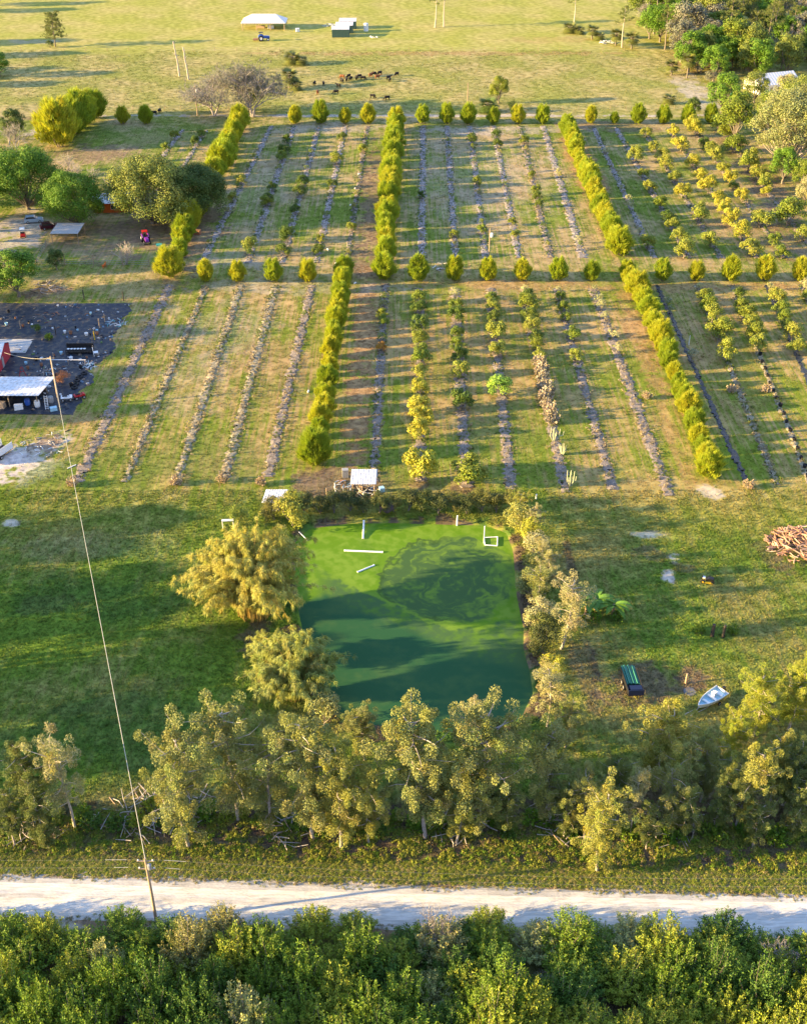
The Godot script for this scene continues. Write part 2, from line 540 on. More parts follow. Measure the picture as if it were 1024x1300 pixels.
func build_trees() -> void:
	# the belt above the road, from left to right
	var belt := BELT.duplicate()
	belt.sort_custom(func(a, b): return a[0] < b[0])
	var say := {"o": "olive feathery", "y": "yellow-green feathery", "k": "dark green feathery", "w": "pale half-bare feathery"}
	var k := 0
	for t in belt:
		var kind: Dictionary = pick(P.airy if t[3] == "w" else P.cas)
		var s: float = t[2] / (12.0 if t[3] == "w" else 14.5)
		plant("casuarina_tree", "%s tree, %s from left in the belt behind the road" % [say[t[3]], nth(k)], "tree", kind, M.cas[t[3]], M.pale_bark if k % 2 else M.dead, t[0], t[1], s, "trees in the belt behind the road", Vector3(0.66, 1, 0.66) if t[3] == "w" else Vector3(0.84, 1, 0.84))
		k += 1
	# low bushes at the foot of the belt
	k = 0
	for i in 46:
		var x := -46.0 + i * 2.05 + rng.randf_range(-0.7, 0.7)
		var z := road_mid(x) - rng.randf_range(9.5, 12.5)
		plant("low_bush", "low bright green bush, %s from left at the belt's foot" % nth(k), "bush", pick(P.low), pick([M.bright, M.thicket.g, M.thicket.y, M.thicket.d]), M.bark, x, z, rng.randf_range(0.7, 1.35), "low bushes at the foot of the tree belt", Vector3.ONE, "stems", "foliage")
		k += 1
	# right of the belt: a pair of tall plumes beside the boat
	for q in [[41.5, -102.5, 0.95, "tall feathery green tree overhanging the blue boat"], [46.0, -103.5, 1.0, "tall feathery green tree right of the boat, tallest of its clump"], [49.5, -105.5, 0.9, "feathery green tree at the right edge beside the boat clump"], [38.0, -98.5, 0.7, "smaller feathery tree below the blue boat"]]:
		plant("plume_tree", q[3], "tree", P.cas[k % 3], M.boat_tree, M.pale_bark, q[0], q[1], q[2] * 0.85, "feathery trees beside the boat")
		k += 1
	# bamboo
	plant("bamboo_clump", "huge golden bamboo clump arching on the pond's left bank", "bamboo", P.bamboo, M.bamboo, M.cane, -20.2, -125.8, 1.0, "", Vector3.ONE, "culms", "foliage")
	plant("bamboo_clump", "smaller yellow-green bamboo clump below the golden one", "bamboo", P.bamboo_small, M.bamboo_green, M.cane, -13.3, -109.5, 1.0, "", Vector3.ONE, "culms", "foliage")
	plant("bamboo_clump", "low greenish bamboo clump linking the two larger ones", "bamboo", P.bamboo_small, M.bamboo_green, M.cane, -17.0, -116.0, 0.52, "", Vector3.ONE, "culms", "foliage")
	# pond banks
	k = 0
	for i in 17:
		var x := -19.5 + i * 2.25
		var z := -150.6 + rng.randf_range(-0.5, 0.5) + (1.5 if i == 0 else 0.0)
		plant("bank_shrub", "dark shrub, %s from left in the hedge along the pond's far bank" % nth(k), "shrub", pick(P.hedge), pick(M.hedge_leaf), M.bark, x, z, rng.randf_range(0.8, 1.1), "shrubs along the pond's far bank", Vector3.ONE, "stems", "foliage")
		k += 1
	var bank := [["bank_shrub", "big leafy bush at the pond's far left corner", P.hedge, M.citrus.v[0], -16.8, -147.2, 1.5], ["bank_shrub", "sprawling thin shrub beside the small corrugated roof", P.hedge, M.citrus.s[0], -25.0, -147.0, 0.9],
		["bank_shrub", "olive bush at the pond's far right corner", P.hedge, M.cas.y, 17.6, -146.0, 1.35], ["bank_shrub", "yellow bush on the pond's right bank beside the white frame", P.hedge, M.citrus.y[1], 18.4, -141.5, 1.25],
		["bank_tree", "pale leafy tree midway on the pond's right bank", P.airy, M.cas.w, 19.4, -136.0, 0.55], ["bank_tree", "slender pale tree with bare trunk on the right bank", P.airy, M.cas.w, 20.4, -118.5, 1.12],
		["bank_tree", "leaning pale tree behind the slender one on the right bank", P.airy, M.cas.o, 18.4, -127.0, 0.75], ["bank_shrub", "dark bush at the foot of the slender bank tree", P.hedge, M.hedge_leaf[2], 18.2, -117.6, 1.15],
		["bank_shrub", "dry yellowish bush below the slender bank tree", P.hedge, M.citrus.y[0], 18.6, -112.8, 1.0], ["bank_tree", "twiggy half-bare tree at the pond's near right corner", P.airy, M.cas.w, 17.2, -104.0, 0.95],
		["bank_tree", "broad olive tree beside the pond's near right corner", P.cas, M.cas.o, 19.0, -100.5, 0.62], ["bank_shrub", "leafy shrub on the pond's near left bank", P.hedge, M.cas.o, -9.5, -104.0, 1.3],
		["bank_tree", "olive feathery tree at the pond's near edge, left of its middle", P.cas, M.cas.o, -4.5, -98.5, 0.62], ["bank_tree", "pale feathery tree at the pond's near edge, right of its middle", P.airy, M.cas.w, 8.6, -98.0, 0.95]]
	bank += [["bank_shrub", "tan leafy bush on the right bank, nearest the white frame", P.hedge, M.cas.w, 18.8, -138.6, 1.2], ["bank_shrub", "straw coloured bush below the pale bank tree", P.hedge, M.cas.y, 18.6, -133.0, 1.25],
		["bank_tree", "tall straw coloured tree on the right bank", P.cas, M.cas.w, 20.0, -131.0, 0.55], ["bank_shrub", "olive bush halfway down the right bank", P.hedge, M.cas.o, 18.0, -129.5, 1.2],
		["bank_shrub", "grey-green bush before the slender bank tree", P.hedge, M.cas.w, 18.0, -123.5, 1.25], ["bank_shrub", "dark green bush left of the slender tree's trunk", P.hedge, M.hedge_leaf[0], 18.0, -120.4, 1.2],
		["bank_tree", "olive tree at the pond's far right end", P.cas, M.cas.y, 17.4, -148.3, 0.42], ["bank_tree", "tan tree right of the pond's far right end", P.cas, M.cas.w, 19.6, -143.8, 0.45]]
	for b in bank:
		plant(b[0], b[1], "shrub" if b[0] == "bank_shrub" else "tree", pick(b[2]), b[3], M.pale_bark if b[0] == "bank_tree" else M.bark, b[4], b[5], b[6], "plants on the pond's banks")
	# the house yard
	plant("oak_tree", "broad dark green oak left of the parked cars' lane", "tree", P.oak[0], M.oak, M.bark, -93.0, -287.0, 1.1)
	plant("oak_tree", "round dark green oak shading the grey pergola", "tree", P.oak[1], M.oak, M.bark, -78.5, -275.5, 0.92, "", Vector3(0.95, 1, 0.95))
	plant("oak_tree", "great olive green oak beside the left far hedge", "tree", P.oak[2], M.live_oak, M.bark, -60.5, -277.0, 1.12, "", Vector3(1.15, 1, 1.1))
	plant("oak_tree", "darker oak joined behind the great olive oak", "tree", P.oak[0], M.dark_oak, M.bark, -50.5, -281.5, 0.9)
	plant("oak_tree", "round glossy green tree beside the black cloth yard", "tree", P.tree[0], M.oak, M.bark, -81.0, -233.0, 0.86, "", Vector3(1.2, 1, 1.2))
	plant("oak_tree", "small dark tree behind the glossy one at the yard corner", "tree", P.tree[1], M.dark_oak, M.bark, -76.5, -247.5, 0.42)
	plant("bare_tree", "grey bare tree at the left edge behind the oaks", "tree", P.bare[0], M.moss, M.dead, -106.0, -312.0, 1.0)
	plant("bare_tree", "grey mossy tree beside the pale lane at the left edge", "tree", P.bare[1], M.moss, M.dead, -109.0, -333.0, 1.0)
	plant("bare_tree", "dark leafy tree left of the outermost hedge", "tree", P.tree[2], M.dark_oak, M.bark, -113.0, -347.0, 0.75)
	plant("yard_tree", "golden lit tall shrub at the left edge before the oaks", "tree", P.tree[3], M.citrus.y[1], M.bark, -101.5, -276.0, 0.85)
	k = 0
	for q in [[-81.0, -306.0, 1.1], [-76.0, -303.0, 1.0], [-86.0, -309.0, 1.15], [-71.5, -306.5, 0.95], [-91.0, -318.0, 1.1]]:
		plant("bare_shrub", "leafless grey shrub, %s in the row behind the oaks" % nth(k), "shrub", P.shrub_bare[k % 2], null, M.dead, q[0], q[1], q[2] * 1.1, "leafless shrubs behind the oaks")
		k += 1
	plant("bare_tree", "small bare pale tree before the yard fence", "tree", P.shrub_bare[0], null, M.pale_bark, -62.3, -251.3, 1.25)
	# the mossy oaks at the far edge
	plant("mossy_tree", "large grey oak hung with moss at the pasture's edge", "tree", P.mossy[0], M.moss, M.dead, -46.5, -371.5, 1.0, "", Vector3(1.25, 1, 1.2))
	plant("mossy_tree", "grey leafless oak left of the larger mossy oak", "tree", P.mossy[1], M.moss, M.dead, -58.5, -372.5, 0.82, "", Vector3(1.3, 1, 1.2))
	plant("mossy_tree", "green topped tree behind the mossy oaks", "tree", P.tree[1], M.live_oak, M.bark, -48.5, -379.0, 1.15)
	# the pasture
	plant("pine_tree", "lone broad pine standing in the far left pasture", "tree", P.pine[2], M.pine_leaf, M.bark, -131.0, -468.3, 0.92)
	plant("pasture_bush", "dark bush at the far left edge of the pasture", "bush", P.tree[2], M.oak, M.bark, -139.0, -422.0, 0.72, "", Vector3(1.3, 1, 1.3))
	plant("pasture_bush", "little bush at the foot of the lone pine", "bush", P.hedge[0], M.dark_oak, M.bark, -132.5, -466.0, 0.8)
	for q in [["palm thicket in the pasture below the containers", -39.5, -440.5, 1.35, 2], ["palm left in the pair behind the mossy oaks", -38.0, -406.5, 1.2, 0], ["stubby palm beside the tractor pasture palms", -36.5, -439.0, 1.0, 2], ["short palm at the foot of the mossy oak's palm", -35.5, -404.0, 1.0, 2]]:
		plant("palm_clump", q[0], "palm", P.palm[q[4]], M.palm_leaf, M.bark, q[1], q[2], q[3] * 1.3)
	plant("pasture_tree", "single green tree behind the far shrub row's middle", "tree", P.tree[0], M.citrus.c[1], M.bark, 30.3, -386.5, 0.72, "", Vector3(0.95, 1, 0.95))
	plant("pasture_bush", "dark palm bush left of the single green tree", "bush", P.palm[2], M.dark_oak, M.bark, 26.2, -377.0, 1.7)
	plant("pasture_bush", "dark bush right of the single green tree", "bush", P.hedge[1], M.dark_oak, M.bark, 33.5, -376.0, 1.0)
	plant("pine_tree", "left trunk of the far pasture's pair of tall pines", "tree", P.pine[0], M.pine_leaf, M.pale_bark, 12.6, -502.0, 0.9)
	plant("pine_tree", "right trunk of the far pasture's pair of tall pines", "tree", P.pine[1], M.pine_leaf, M.pale_bark, 16.2, -503.6, 0.95)
	plant("pine_tree", "tall pine over palms left of the far woodland", "tree", P.pine[1], M.pine_leaf, M.pale_bark, 68.4, -504.0, 0.85)
	plant("pine_tree", "pine between palms at the woodland's left corner", "tree", P.pine[0], M.pine_leaf, M.pale_bark, 82.0, -466.5, 0.85)
	for q in [["broad palm left of the far tall pine", 65.1, -491.8, 1.6, 2], ["dark palm right of the far tall pine", 69.0, -490.0, 1.3, 2], ["tall palm cluster in the pasture corner", 72.5, -480.5, 1.3, 0], ["palm beside the white rubble heap", 75.0, -479.0, 1.2, 2], ["palm left of the woodland corner pine", 80.0, -469.6, 1.5, 0], ["palm right of the woodland corner pine", 85.2, -464.4, 1.5, 0], ["palm on the pasture's right edge", 92.5, -424.0, 1.3, 0], ["taller palm on the pasture's right edge", 97.0, -420.0, 1.3, 1], ["small palm before the right lane", 84.5, -387.0, 1.2, 2]]:
		plant("palm_clump", q[0], "palm", P.palm[q[4]], M.palm_leaf, M.bark, q[1], q[2], q[3], "palms along the pasture's edge")
	plant("lane_tree", "bright green tree at the far field's right corner", "tree", P.tree[2], M.bright, M.bark, 99.0, -375.0, 1.05)
	plant("lane_tree", "small dark tree beside the far field's right corner", "tree", P.tree[3], M.dark_oak, M.bark, 89.0, -371.5, 0.5)
	plant("lane_tree", "tall grey-green tree at the far field's right edge", "tree", P.big, M.grey_green, M.pale_bark, 103.0, -318.0, 1.0)
	plant("lane_tree", "dark tree left behind the tall grey-green one", "tree", P.tree[0], M.citrus.c[0], M.bark, 95.5, -344.0, 1.2)
	plant("lane_tree", "grey-green tree right behind the tall one", "tree", P.tree[1], M.cas.w, M.pale_bark, 111.0, -330.0, 1.5)
	plant("lane_tree", "leafy tree before the hidden house's roof", "tree", P.tree[2], M.live_oak, M.bark, 112.0, -388.0, 0.85)
	plant("lane_tree", "grey-green tree at the hidden house's front corner", "tree", P.tree[3], M.cas.w, M.bark, 121.0, -384.0, 0.85)
	for q in [[108.0, -352.0, 1.1, "tall leafy tree between the corner tree and the house"], [116.0, -360.0, 1.2, "leafy tree below the hidden house"], [124.0, -372.0, 1.1, "leafy tree at the right edge below the hidden house"], [131.0, -422.0, 1.2, "leafy tree rising behind the hidden house"], [118.0, -420.0, 1.1, "olive tree behind the hidden house's left end"]]:
		plant("lane_tree", q[3], "tree", P.tree[1], pick([M.live_oak, M.grey_green, M.citrus.c[0]]), M.bark, q[0], q[1], q[2])
	k = 0
	for q in [[99.5, -307.0, 0.8, "b"], [103.0, -300.0, 0.75, "o"], [101.0, -291.0, 0.6, "w"], [104.0, -283.0, 0.7, "o"], [108.0, -295.0, 1.0, "b"], [100.0, -272.0, 0.5, "w"]]:
		plant("lane_tree", "leafy tree, %s going back along the right edge" % nth(k), "tree", P.tree[k % 4], {"b": M.bright, "o": M.citrus.c[0], "w": M.cas.w}[q[3]], M.bark, q[0], q[1], q[2], "trees along the far field's right edge")
		k += 1
	# the woodland behind
	k = 0
	var kinds := {"pine": "tall pine", "round": "green crowned tree", "bare": "leafless grey tree", "palm": "palm", "grey": "grey-green tree"}
	var count := {}
	for t in WOOD:
		count[t[2]] = count.get(t[2], -1) + 1
		var kind: Dictionary = {"pine": P.pine[k % 2], "round": P.tree[k % 4], "bare": P.bare[k % 2], "palm": P.palm[1], "grey": P.tree[(k + 1) % 4]}[t[2]]
		var lf: Material = {"pine": M.pine_leaf, "round": pick([M.citrus.c[0], M.live_oak, M.oak, M.bright]), "bare": M.moss, "palm": M.palm_leaf, "grey": M.moss}[t[2]]
		plant("woodland_tree", "%s, %s nearest of its kind in the far right woodland" % [kinds[t[2]], nth(count[t[2]])], "tree", kind, lf, M.dead if t[2] in ["bare", "grey"] else M.bark, t[0], t[1], t[3] * (1.0 if t[2] == "pine" else 1.25), "trees of the far woodland")
		k += 1
	k = 0
	for i in 26:
		var t: Array = WOOD[i]
		plant("woodland_bush", "leafy understorey bush, %s nearest in the far right woodland" % nth(k), "bush", pick(P.hedge), pick([M.citrus.c[0], M.dark_oak, M.moss, M.oak]), M.bark, t[0] + rng.randf_range(-4, 4), t[1] + 3.0, rng.randf_range(1.2, 1.9), "bushes of the far woodland")
		k += 1
	# trees to the left whose shadows lie across the lawn, the yard and the pasture
	k = 0
	for q in [[-72, -94], [-66, -99], [-71, -106], [-67, -112], [-84, -119], [-80, -127], [-86, -134], [-82, -141], [-92, -176], [-96, -184], [-93, -191], [-97, -199], [-92, -207], [-98, -214], [-94, -221], [-100, -229], [-101, -243], [-100, -250], [-103, -257], [-101, -264], [-108, -270], [-112, -278], [-116, -290]]:
		plant("shade_tree", "leafy tree left of the lawn, %s counting from the road" % nth(k), "tree", P.tree[k % 4], M.live_oak, M.bark, q[0], q[1], rng.randf_range(0.85, 1.08), "trees left of the lawn", Vector3(1.05, 1, 1.05))
		k += 1
	k = 0
	for q in [[-185, -420], [-178, -425], [-190, -412], [-196, -530], [-190, -545], [-182, -470], [-190, -468], [-172, -404], [-176, -448]]:
		plant("shade_tree", "leafy tree left of the pasture, %s of its row" % nth(k), "tree", P.tree[k % 4], M.live_oak, M.bark, q[0], q[1], 1.1, "trees left of the pasture")
		k += 1


func build_thicket() -> void:
	var say := {"g": "green", "y": "yellow-green", "d": "dark green", "b": "brownish", "w": "pale leafed"}
	var ranks := [[], [], [], []]
	for t in THICKET:
		var d: float = t[1] - road_mid(t[0])
		ranks[clampi(int((d - 3.4) / 2.6), 0, 3)].append(t)
	for i in 4:
		var list: Array = ranks[i]
		list.sort_custom(func(a, b): return a[0] < b[0])
		var k := 0
		for t in list:
			var tall := rng.randf_range(0.6, 1.3) * (0.62 if i == 0 else (0.88 if i == 1 else 1.08))
			var kind: Dictionary = pick(P.thicket)
			plant("thicket_shrub", "%s leafy shrub, %s from left in the thicket's %s rank from the road" % [say[t[2]], nth(k), nth(i)], "shrub", kind, M.thicket[t[2]], M.dead if t[2] in ["b", "w"] else M.bark, t[0], t[1], t[3], "shrubs of the roadside thicket", Vector3(1, tall, 1), "stems", "foliage")
			k += 1
	k_thicket_bare()


func k_thicket_bare() -> void:
	var k := 0
	for q in [[3.5, -74.0, 1.1], [36.5, -71.0, 1.2], [9.5, -68.0, 0.9], [14.0, -68.0, 0.9]]:
		plant("bare_shrub", "leafless grey shrub, %s sticking out of the roadside thicket" % nth(k), "shrub", P.shrub_bare[k % 2], null, M.dead, q[0], q[1], q[2] * 1.1, "leafless shrubs in the thicket")
		k += 1


# ---------------------------------------------------------------- plants
func rv() -> Vector3:
	while true:
		var q := Vector3(rng.randf_range(-1, 1), rng.randf_range(-1, 1), rng.randf_range(-1, 1))
		var l := q.length_squared()
		if l < 1.0 and l > 0.01:
			return q / sqrt(l)
	return Vector3.UP


func tone(spread := 0.25) -> Color:
	var k := 1.0 + rng.randf_range(-spread, spread)
	return Color(k * rng.randf_range(0.88, 1.16), k, k * rng.randf_range(0.75, 1.2))


# leaves spread over clumps; clumps is an array of [centre, radius, squash]
func leaf_cloud(mb: MB, clumps: Array, count: int, size: float, slim := 0.5, spread := 0.25) -> void:
	var total := 0.0
	for k in clumps:
		total += k[1] * k[1]
	for k in clumps:
		var here := int(count * k[1] * k[1] / total)
		var own := tone(spread * 0.6)
		for i in here:
			var d := rv()
			if d.y < -0.35 and rng.randf() < 0.5:
				d.y = -d.y
			var at: Vector3 = k[0] + d * Vector3(1, k[2], 1) * k[1] * pow(rng.randf(), 0.3)
			var nn := (d + rv() * 0.8 + Vector3(0, 0.4, 0)).normalized()
			var al := nn.cross(rv()).normalized()
			var ac := nn.cross(al)
			var s := size * rng.randf_range(0.65, 1.3)
			mb.leaf(at, al * s * 0.5, ac * s * slim * 0.5, nn * s * 0.08, own * tone(spread))


# a bunch of narrow blades from one point
func bunch(mb: MB, at: Vector3, dir: Vector3, count: int, spread: float, length: float, width: float, scatter: float, col: Color, droop := 0.0) -> void:
	for i in count:
		var p := at + rv() * scatter * sqrt(rng.randf())
		var d := (dir + rv() * spread).normalized()
		var l := length * rng.randf_range(0.55, 1.25)
		var to := p + d * l - Vector3(0, droop * l, 0)
		var hf := d.cross(rv()).normalized() * width * 0.5
		mb.blade(p, to, hf, col * tone(0.22))


func limb(mb: MB, a: Vector3, b: Vector3, r0: float, r1: float, bend: float, sides := 5, steps := 4) -> Array:
	var pts := []
	var rad := []
	var off := rv() * a.distance_to(b) * bend
	for i in steps + 1:
		var t := float(i) / steps
		pts.append(a.lerp(b, t) + off * sin(PI * t) + rv() * r0 * 0.3 * float(i > 0 and i < steps))
		rad.append(lerpf(r0, r1, t))
	mb.tube(pts, rad, sides, Color.WHITE * rng.randf_range(0.85, 1.1))
	return pts


# round-headed tree of leafy clumps: {trunk, crown} about h tall and 2 * r wide
func make_round(h: float, r: float, lobes: int, leaves: int, leaf: float, low := 0.25, squash := 0.8, slim := 0.55, lobe_r := 0.3) -> Dictionary:
	var t := MB.new()
	var c := MB.new()
	var ch := h * (1.0 - low) * 0.5
	var mid := Vector3(0, h * low + ch, 0)
	var fork := Vector3(rng.randf_range(-0.1, 0.1) * r, h * (low * 0.6 + 0.08), rng.randf_range(-0.1, 0.1) * r)
	limb(t, Vector3(0, -0.3, 0), fork, h * 0.03 + 0.04, h * 0.022 + 0.03, 0.05, 7)
	var clumps := [[mid, r * 0.5, squash * 0.9]]
	for i in lobes:
		var d := rv()
		if d.y < -0.55:
			d.y *= -1
		var reach := rng.randf_range(0.62, 0.86)
		var at := mid + Vector3(d.x * r * reach, d.y * ch * reach, d.z * r * reach)
		var lr := r * lobe_r * rng.randf_range(0.7, 1.35)
		clumps.append([at, lr, squash])
		if i % 3 == 0:
			limb(t, fork, at, h * 0.012 + 0.015, 0.015, 0.1, 4, 3)
	leaf_cloud(c, clumps, leaves, leaf, slim)
	return {"trunk": t.mesh(), "crown": c.mesh()}


# tall tree of feathery tufts gathered in clumps on open limbs
func make_feather(h: float, r: float, limbs: int, per: int, length: float, width: float, start := 0.3, droop := 0.25, lean := 0.06, clump := 0.85) -> Dictionary:
	var t := MB.new()
	var c := MB.new()
	var top := Vector3(rng.randf_range(-lean, lean) * h, h * 0.88, rng.randf_range(-lean, lean) * h)
	var sp := limb(t, Vector3(0, -0.4, 0), top, h * 0.012 + 0.05, 0.03, 0.05, 6, 8)
	for i in limbs:
		var f := lerpf(start, 1.0, (i + rng.randf()) / limbs)
		var k := f * 8
		var a: Vector3 = sp[mini(int(k), 7)].lerp(sp[mini(int(k) + 1, 8)], k - int(k))
		var ang := i * 2.4 + rng.randf_range(-0.7, 0.7)
		var wide := r * (0.3 + 0.7 * sin(PI * clampf(0.3 + (1.0 - f) * 0.75, 0, 1))) * rng.randf_range(0.45, 1.2)
		if f > 0.93:
			wide *= 0.45
		var b := a + Vector3(cos(ang) * wide, wide * rng.randf_range(-0.1, 0.6), sin(ang) * wide)
		limb(t, a, b, h * 0.005 + 0.012, 0.012, 0.14, 4, 4)
		var own := tone(0.2)
		var lumps := 3 + int(wide > r * 0.5) + int(wide > r * 0.85)
		for q in lumps:
			var at := a.lerp(b, 1.05 - 0.26 * q) + rv() * 0.55
			var size := clump * rng.randf_range(0.6, 1.2)
			var col := own * tone(0.14)
			for j in per:
				var d := (rv() + Vector3(cos(ang) * 0.2, 0.25, sin(ang) * 0.2)).normalized()
				var p := at + d * size * pow(rng.randf(), 0.28) * Vector3(1, 1.15, 1)
				var e := (d * 0.45 + Vector3(0, 0.3 - droop, 0) + rv() * 0.8).normalized()
				var l := length * rng.randf_range(0.6, 1.3) * 0.5
				c.leaf(p, e * l, e.cross(rv()).normalized() * width * 0.5, Vector3.ZERO, col * tone(0.18))
	return {"trunk": t.mesh(), "crown": c.mesh()}


# shrub of upright plumes, narrow at the foot and broad above
func make_plume(h: float, r: float, bunches: int, per: int, length := 0.75, width := 0.12) -> Dictionary:
	var t := MB.new()
	var c := MB.new()
	var ph := rng.randf() * TAU
	for i in 9:
		var a := TAU * i / 9.0 + rng.randf_range(-0.2, 0.2)
		limb(t, Vector3(cos(a) * 0.2, -0.2, sin(a) * 0.2), Vector3(cos(a) * r * 0.55, h * rng.randf_range(0.55, 0.8), sin(a) * r * 0.55), 0.05, 0.015, 0.05, 4, 3)
	for i in bunches:
		var f := pow(rng.randf(), 0.75)
		var a := rng.randf() * TAU
		var wide := r * pow(sin(PI * clampf(0.1 + f * 0.8, 0, 1)), 0.85) * (0.85 + 0.22 * sin(4 * a + ph) * sin(7 * f + ph))
		wide *= sqrt(rng.randf_range(0.25, 1.0))
		var tall := h * (1.0 - 0.18 * (wide / r) * (wide / r)) * (1.0 + 0.1 * sin(3 * a + ph))
		var at := Vector3(cos(a) * wide, 0.25 + f * (tall - 0.9), sin(a) * wide)
		var out := Vector3(cos(a) * 0.45, 1.0, sin(a) * 0.45)
		bunch(c, at, out, per, 0.42, length, width, 0.28, tone(0.28), 0.02)
	return {"trunk": t.mesh(), "crown": c.mesh()}


# thicket shrub: leafy upright shoots
func make_shoots(h: float, r: float, shoots: int, per: int, leaf: float, slim := 0.42) -> Dictionary:
	var t := MB.new()
	var c := MB.new()
	for i in shoots:
		var a := rng.randf() * TAU
		var k := sqrt(rng.randf())
		var tall := h * (1.0 - 0.55 * k * k) * rng.randf_range(0.5, 1.25)
		var foot := Vector3(cos(a) * k * r * 0.35, 0, sin(a) * k * r * 0.35)
		var tip := Vector3(cos(a) * k * r, tall, sin(a) * k * r)
		if i % 3 == 0:
			limb(t, foot - Vector3(0, 0.2, 0), tip, 0.05, 0.012, 0.06, 4, 3)
		var own := tone(0.28)
		var dir := (tip - foot).normalized()
		for j in per:
			var f := 1.0 - 0.62 * pow(rng.randf(), 1.3)
			var p := foot.lerp(tip, f)
			var out := (rv() + dir * 0.7 + Vector3(0, 0.3, 0)).normalized()
			var s := leaf * rng.randf_range(0.7, 1.3)
			var al := out * s * 0.5
			var ac := out.cross(rv()).normalized() * s * slim * 0.5
			c.leaf(p + rv() * 0.16 * (1.6 - f) * h * 0.25 + al, al, ac, Vector3.ZERO, own * tone(0.2))
	return {"trunk": t.mesh(), "crown": c.mesh()}


func twigs(mb: MB, a: Vector3, dir: Vector3, length: float, r: float, depth: int, fan: float) -> void:
	var b := a + dir * length
	var mid := (a + b) * 0.5 + rv() * length * 0.09
	mb.tube([a, mid, b], [r, r * 0.8, r * 0.62], 3 if depth < 3 else 5, Color.WHITE * rng.randf_range(0.8, 1.15))
	if depth == 0:
		return
	var kids := 2 + int(rng.randf() < 0.6) + int(depth > 2)
	for i in kids:
		var d := (dir + rv() * fan + Vector3(0, 0.12, 0)).normalized()
		twigs(mb, b if i < 2 else mid, d, length * rng.randf_range(0.58, 0.85), r * 0.58, depth - 1, fan)


func make_bare(h: float, depth: int, fan: float, stems: int, wisps := 0) -> Dictionary:
	var t := MB.new()
	for s in stems:
		var lean := rv() * (0.5 if stems > 1 else 0.1)
		lean.y = 1
		twigs(t, Vector3(lean.x, -0.6, lean.z) * 0.3, lean.normalized(), h * 0.33, h * 0.018 + 0.03, depth, fan)
	var c := MB.new()
	if wisps:
		var q := t.v.size()
		for i in wisps:
			var p: Vector3 = t.v[rng.randi() % q]
			if p.y > h * 0.35:
				bunch(c, p, Vector3(0, -0.5, 0) + rv() * 0.5, 6, 0.6, 0.7, 0.1, 0.25, tone(0.2), 0.4)
	return {"trunk": t.mesh(), "crown": c.mesh() if wisps else null}


func make_bamboo(h: float, r: float, culms: int, twig_count: int) -> Dictionary:
	var t := MB.new()
	var c := MB.new()
	for i in culms:
		var a := rng.randf() * TAU
		var k := sqrt(rng.randf())
		var foot := Vector3(cos(a) * k * r * 0.28, -0.3, sin(a) * k * r * 0.28)
		var reach := r * (0.15 + 0.85 * k) * rng.randf_range(0.55, 1.2)
		var tall := h * rng.randf_range(0.7, 1.08) * (1.0 - 0.25 * k)
		var a2 := a + rng.randf_range(-0.5, 0.5)
		var pts := []
		var rad := []
		for j in 9:
			var f := j / 8.0
			pts.append(foot + Vector3(cos(a2) * reach * pow(f, 2.1), tall * (1.25 * f - 0.38 * f * f * f * (0.6 + k)), sin(a2) * reach * pow(f, 2.1)))
			rad.append(lerpf(0.06, 0.012, f))
		t.tube(pts, rad, 4, tone(0.15))
		var own := tone(0.25)
		for q in twig_count:
			var f := rng.randf_range(0.22, 1.0) * 8.0
			var j := mini(int(f), 7)
			var at: Vector3 = pts[j].lerp(pts[j + 1], f - j)
			var out := (Vector3(cos(a2), -0.1, sin(a2)) * 0.6 + rv() * 0.9).normalized()
			bunch(c, at + out * 0.25, out, 24, 0.9, 0.5, 0.065, 0.32, own * tone(0.15), 0.75)
	return {"trunk": t.mesh(), "crown": c.mesh()}


func make_palm(h: float, fronds: int, size: float) -> Dictionary:
	var t := MB.new()
	var c := MB.new()
	limb(t, Vector3(0, -0.3, 0), Vector3(0.1, h, 0), 0.22, 0.18, 0.02, 7, 4)
	for i in fronds:
		var a := i * 2.4
		var up := rng.randf_range(-1.1, 1.5)
		var d := Vector3(cos(a), up, sin(a)).normalized()
		var hub := Vector3(0.1, h, 0) + d * size * 0.5
		t.tube([Vector3(0.1, h - 0.1, 0), hub], [0.035, 0.02], 3)
		var own := tone(0.25)
		var side := d.cross(Vector3.UP).normalized()
		var nn := side.cross(d)
		for q in 15:
			var w := (q - 7) / 7.0 * 1.5
			var e := (d * cos(w) + side * sin(w) - nn * 0.1).normalized()
			c.blade(hub, hub + e * size * 0.75 - Vector3(0, 0.14, 0) * size, side * 0.06 + e.cross(nn).normalized() * 0.05, own * tone(0.15))
	return {"trunk": t.mesh(), "crown": c.mesh()}


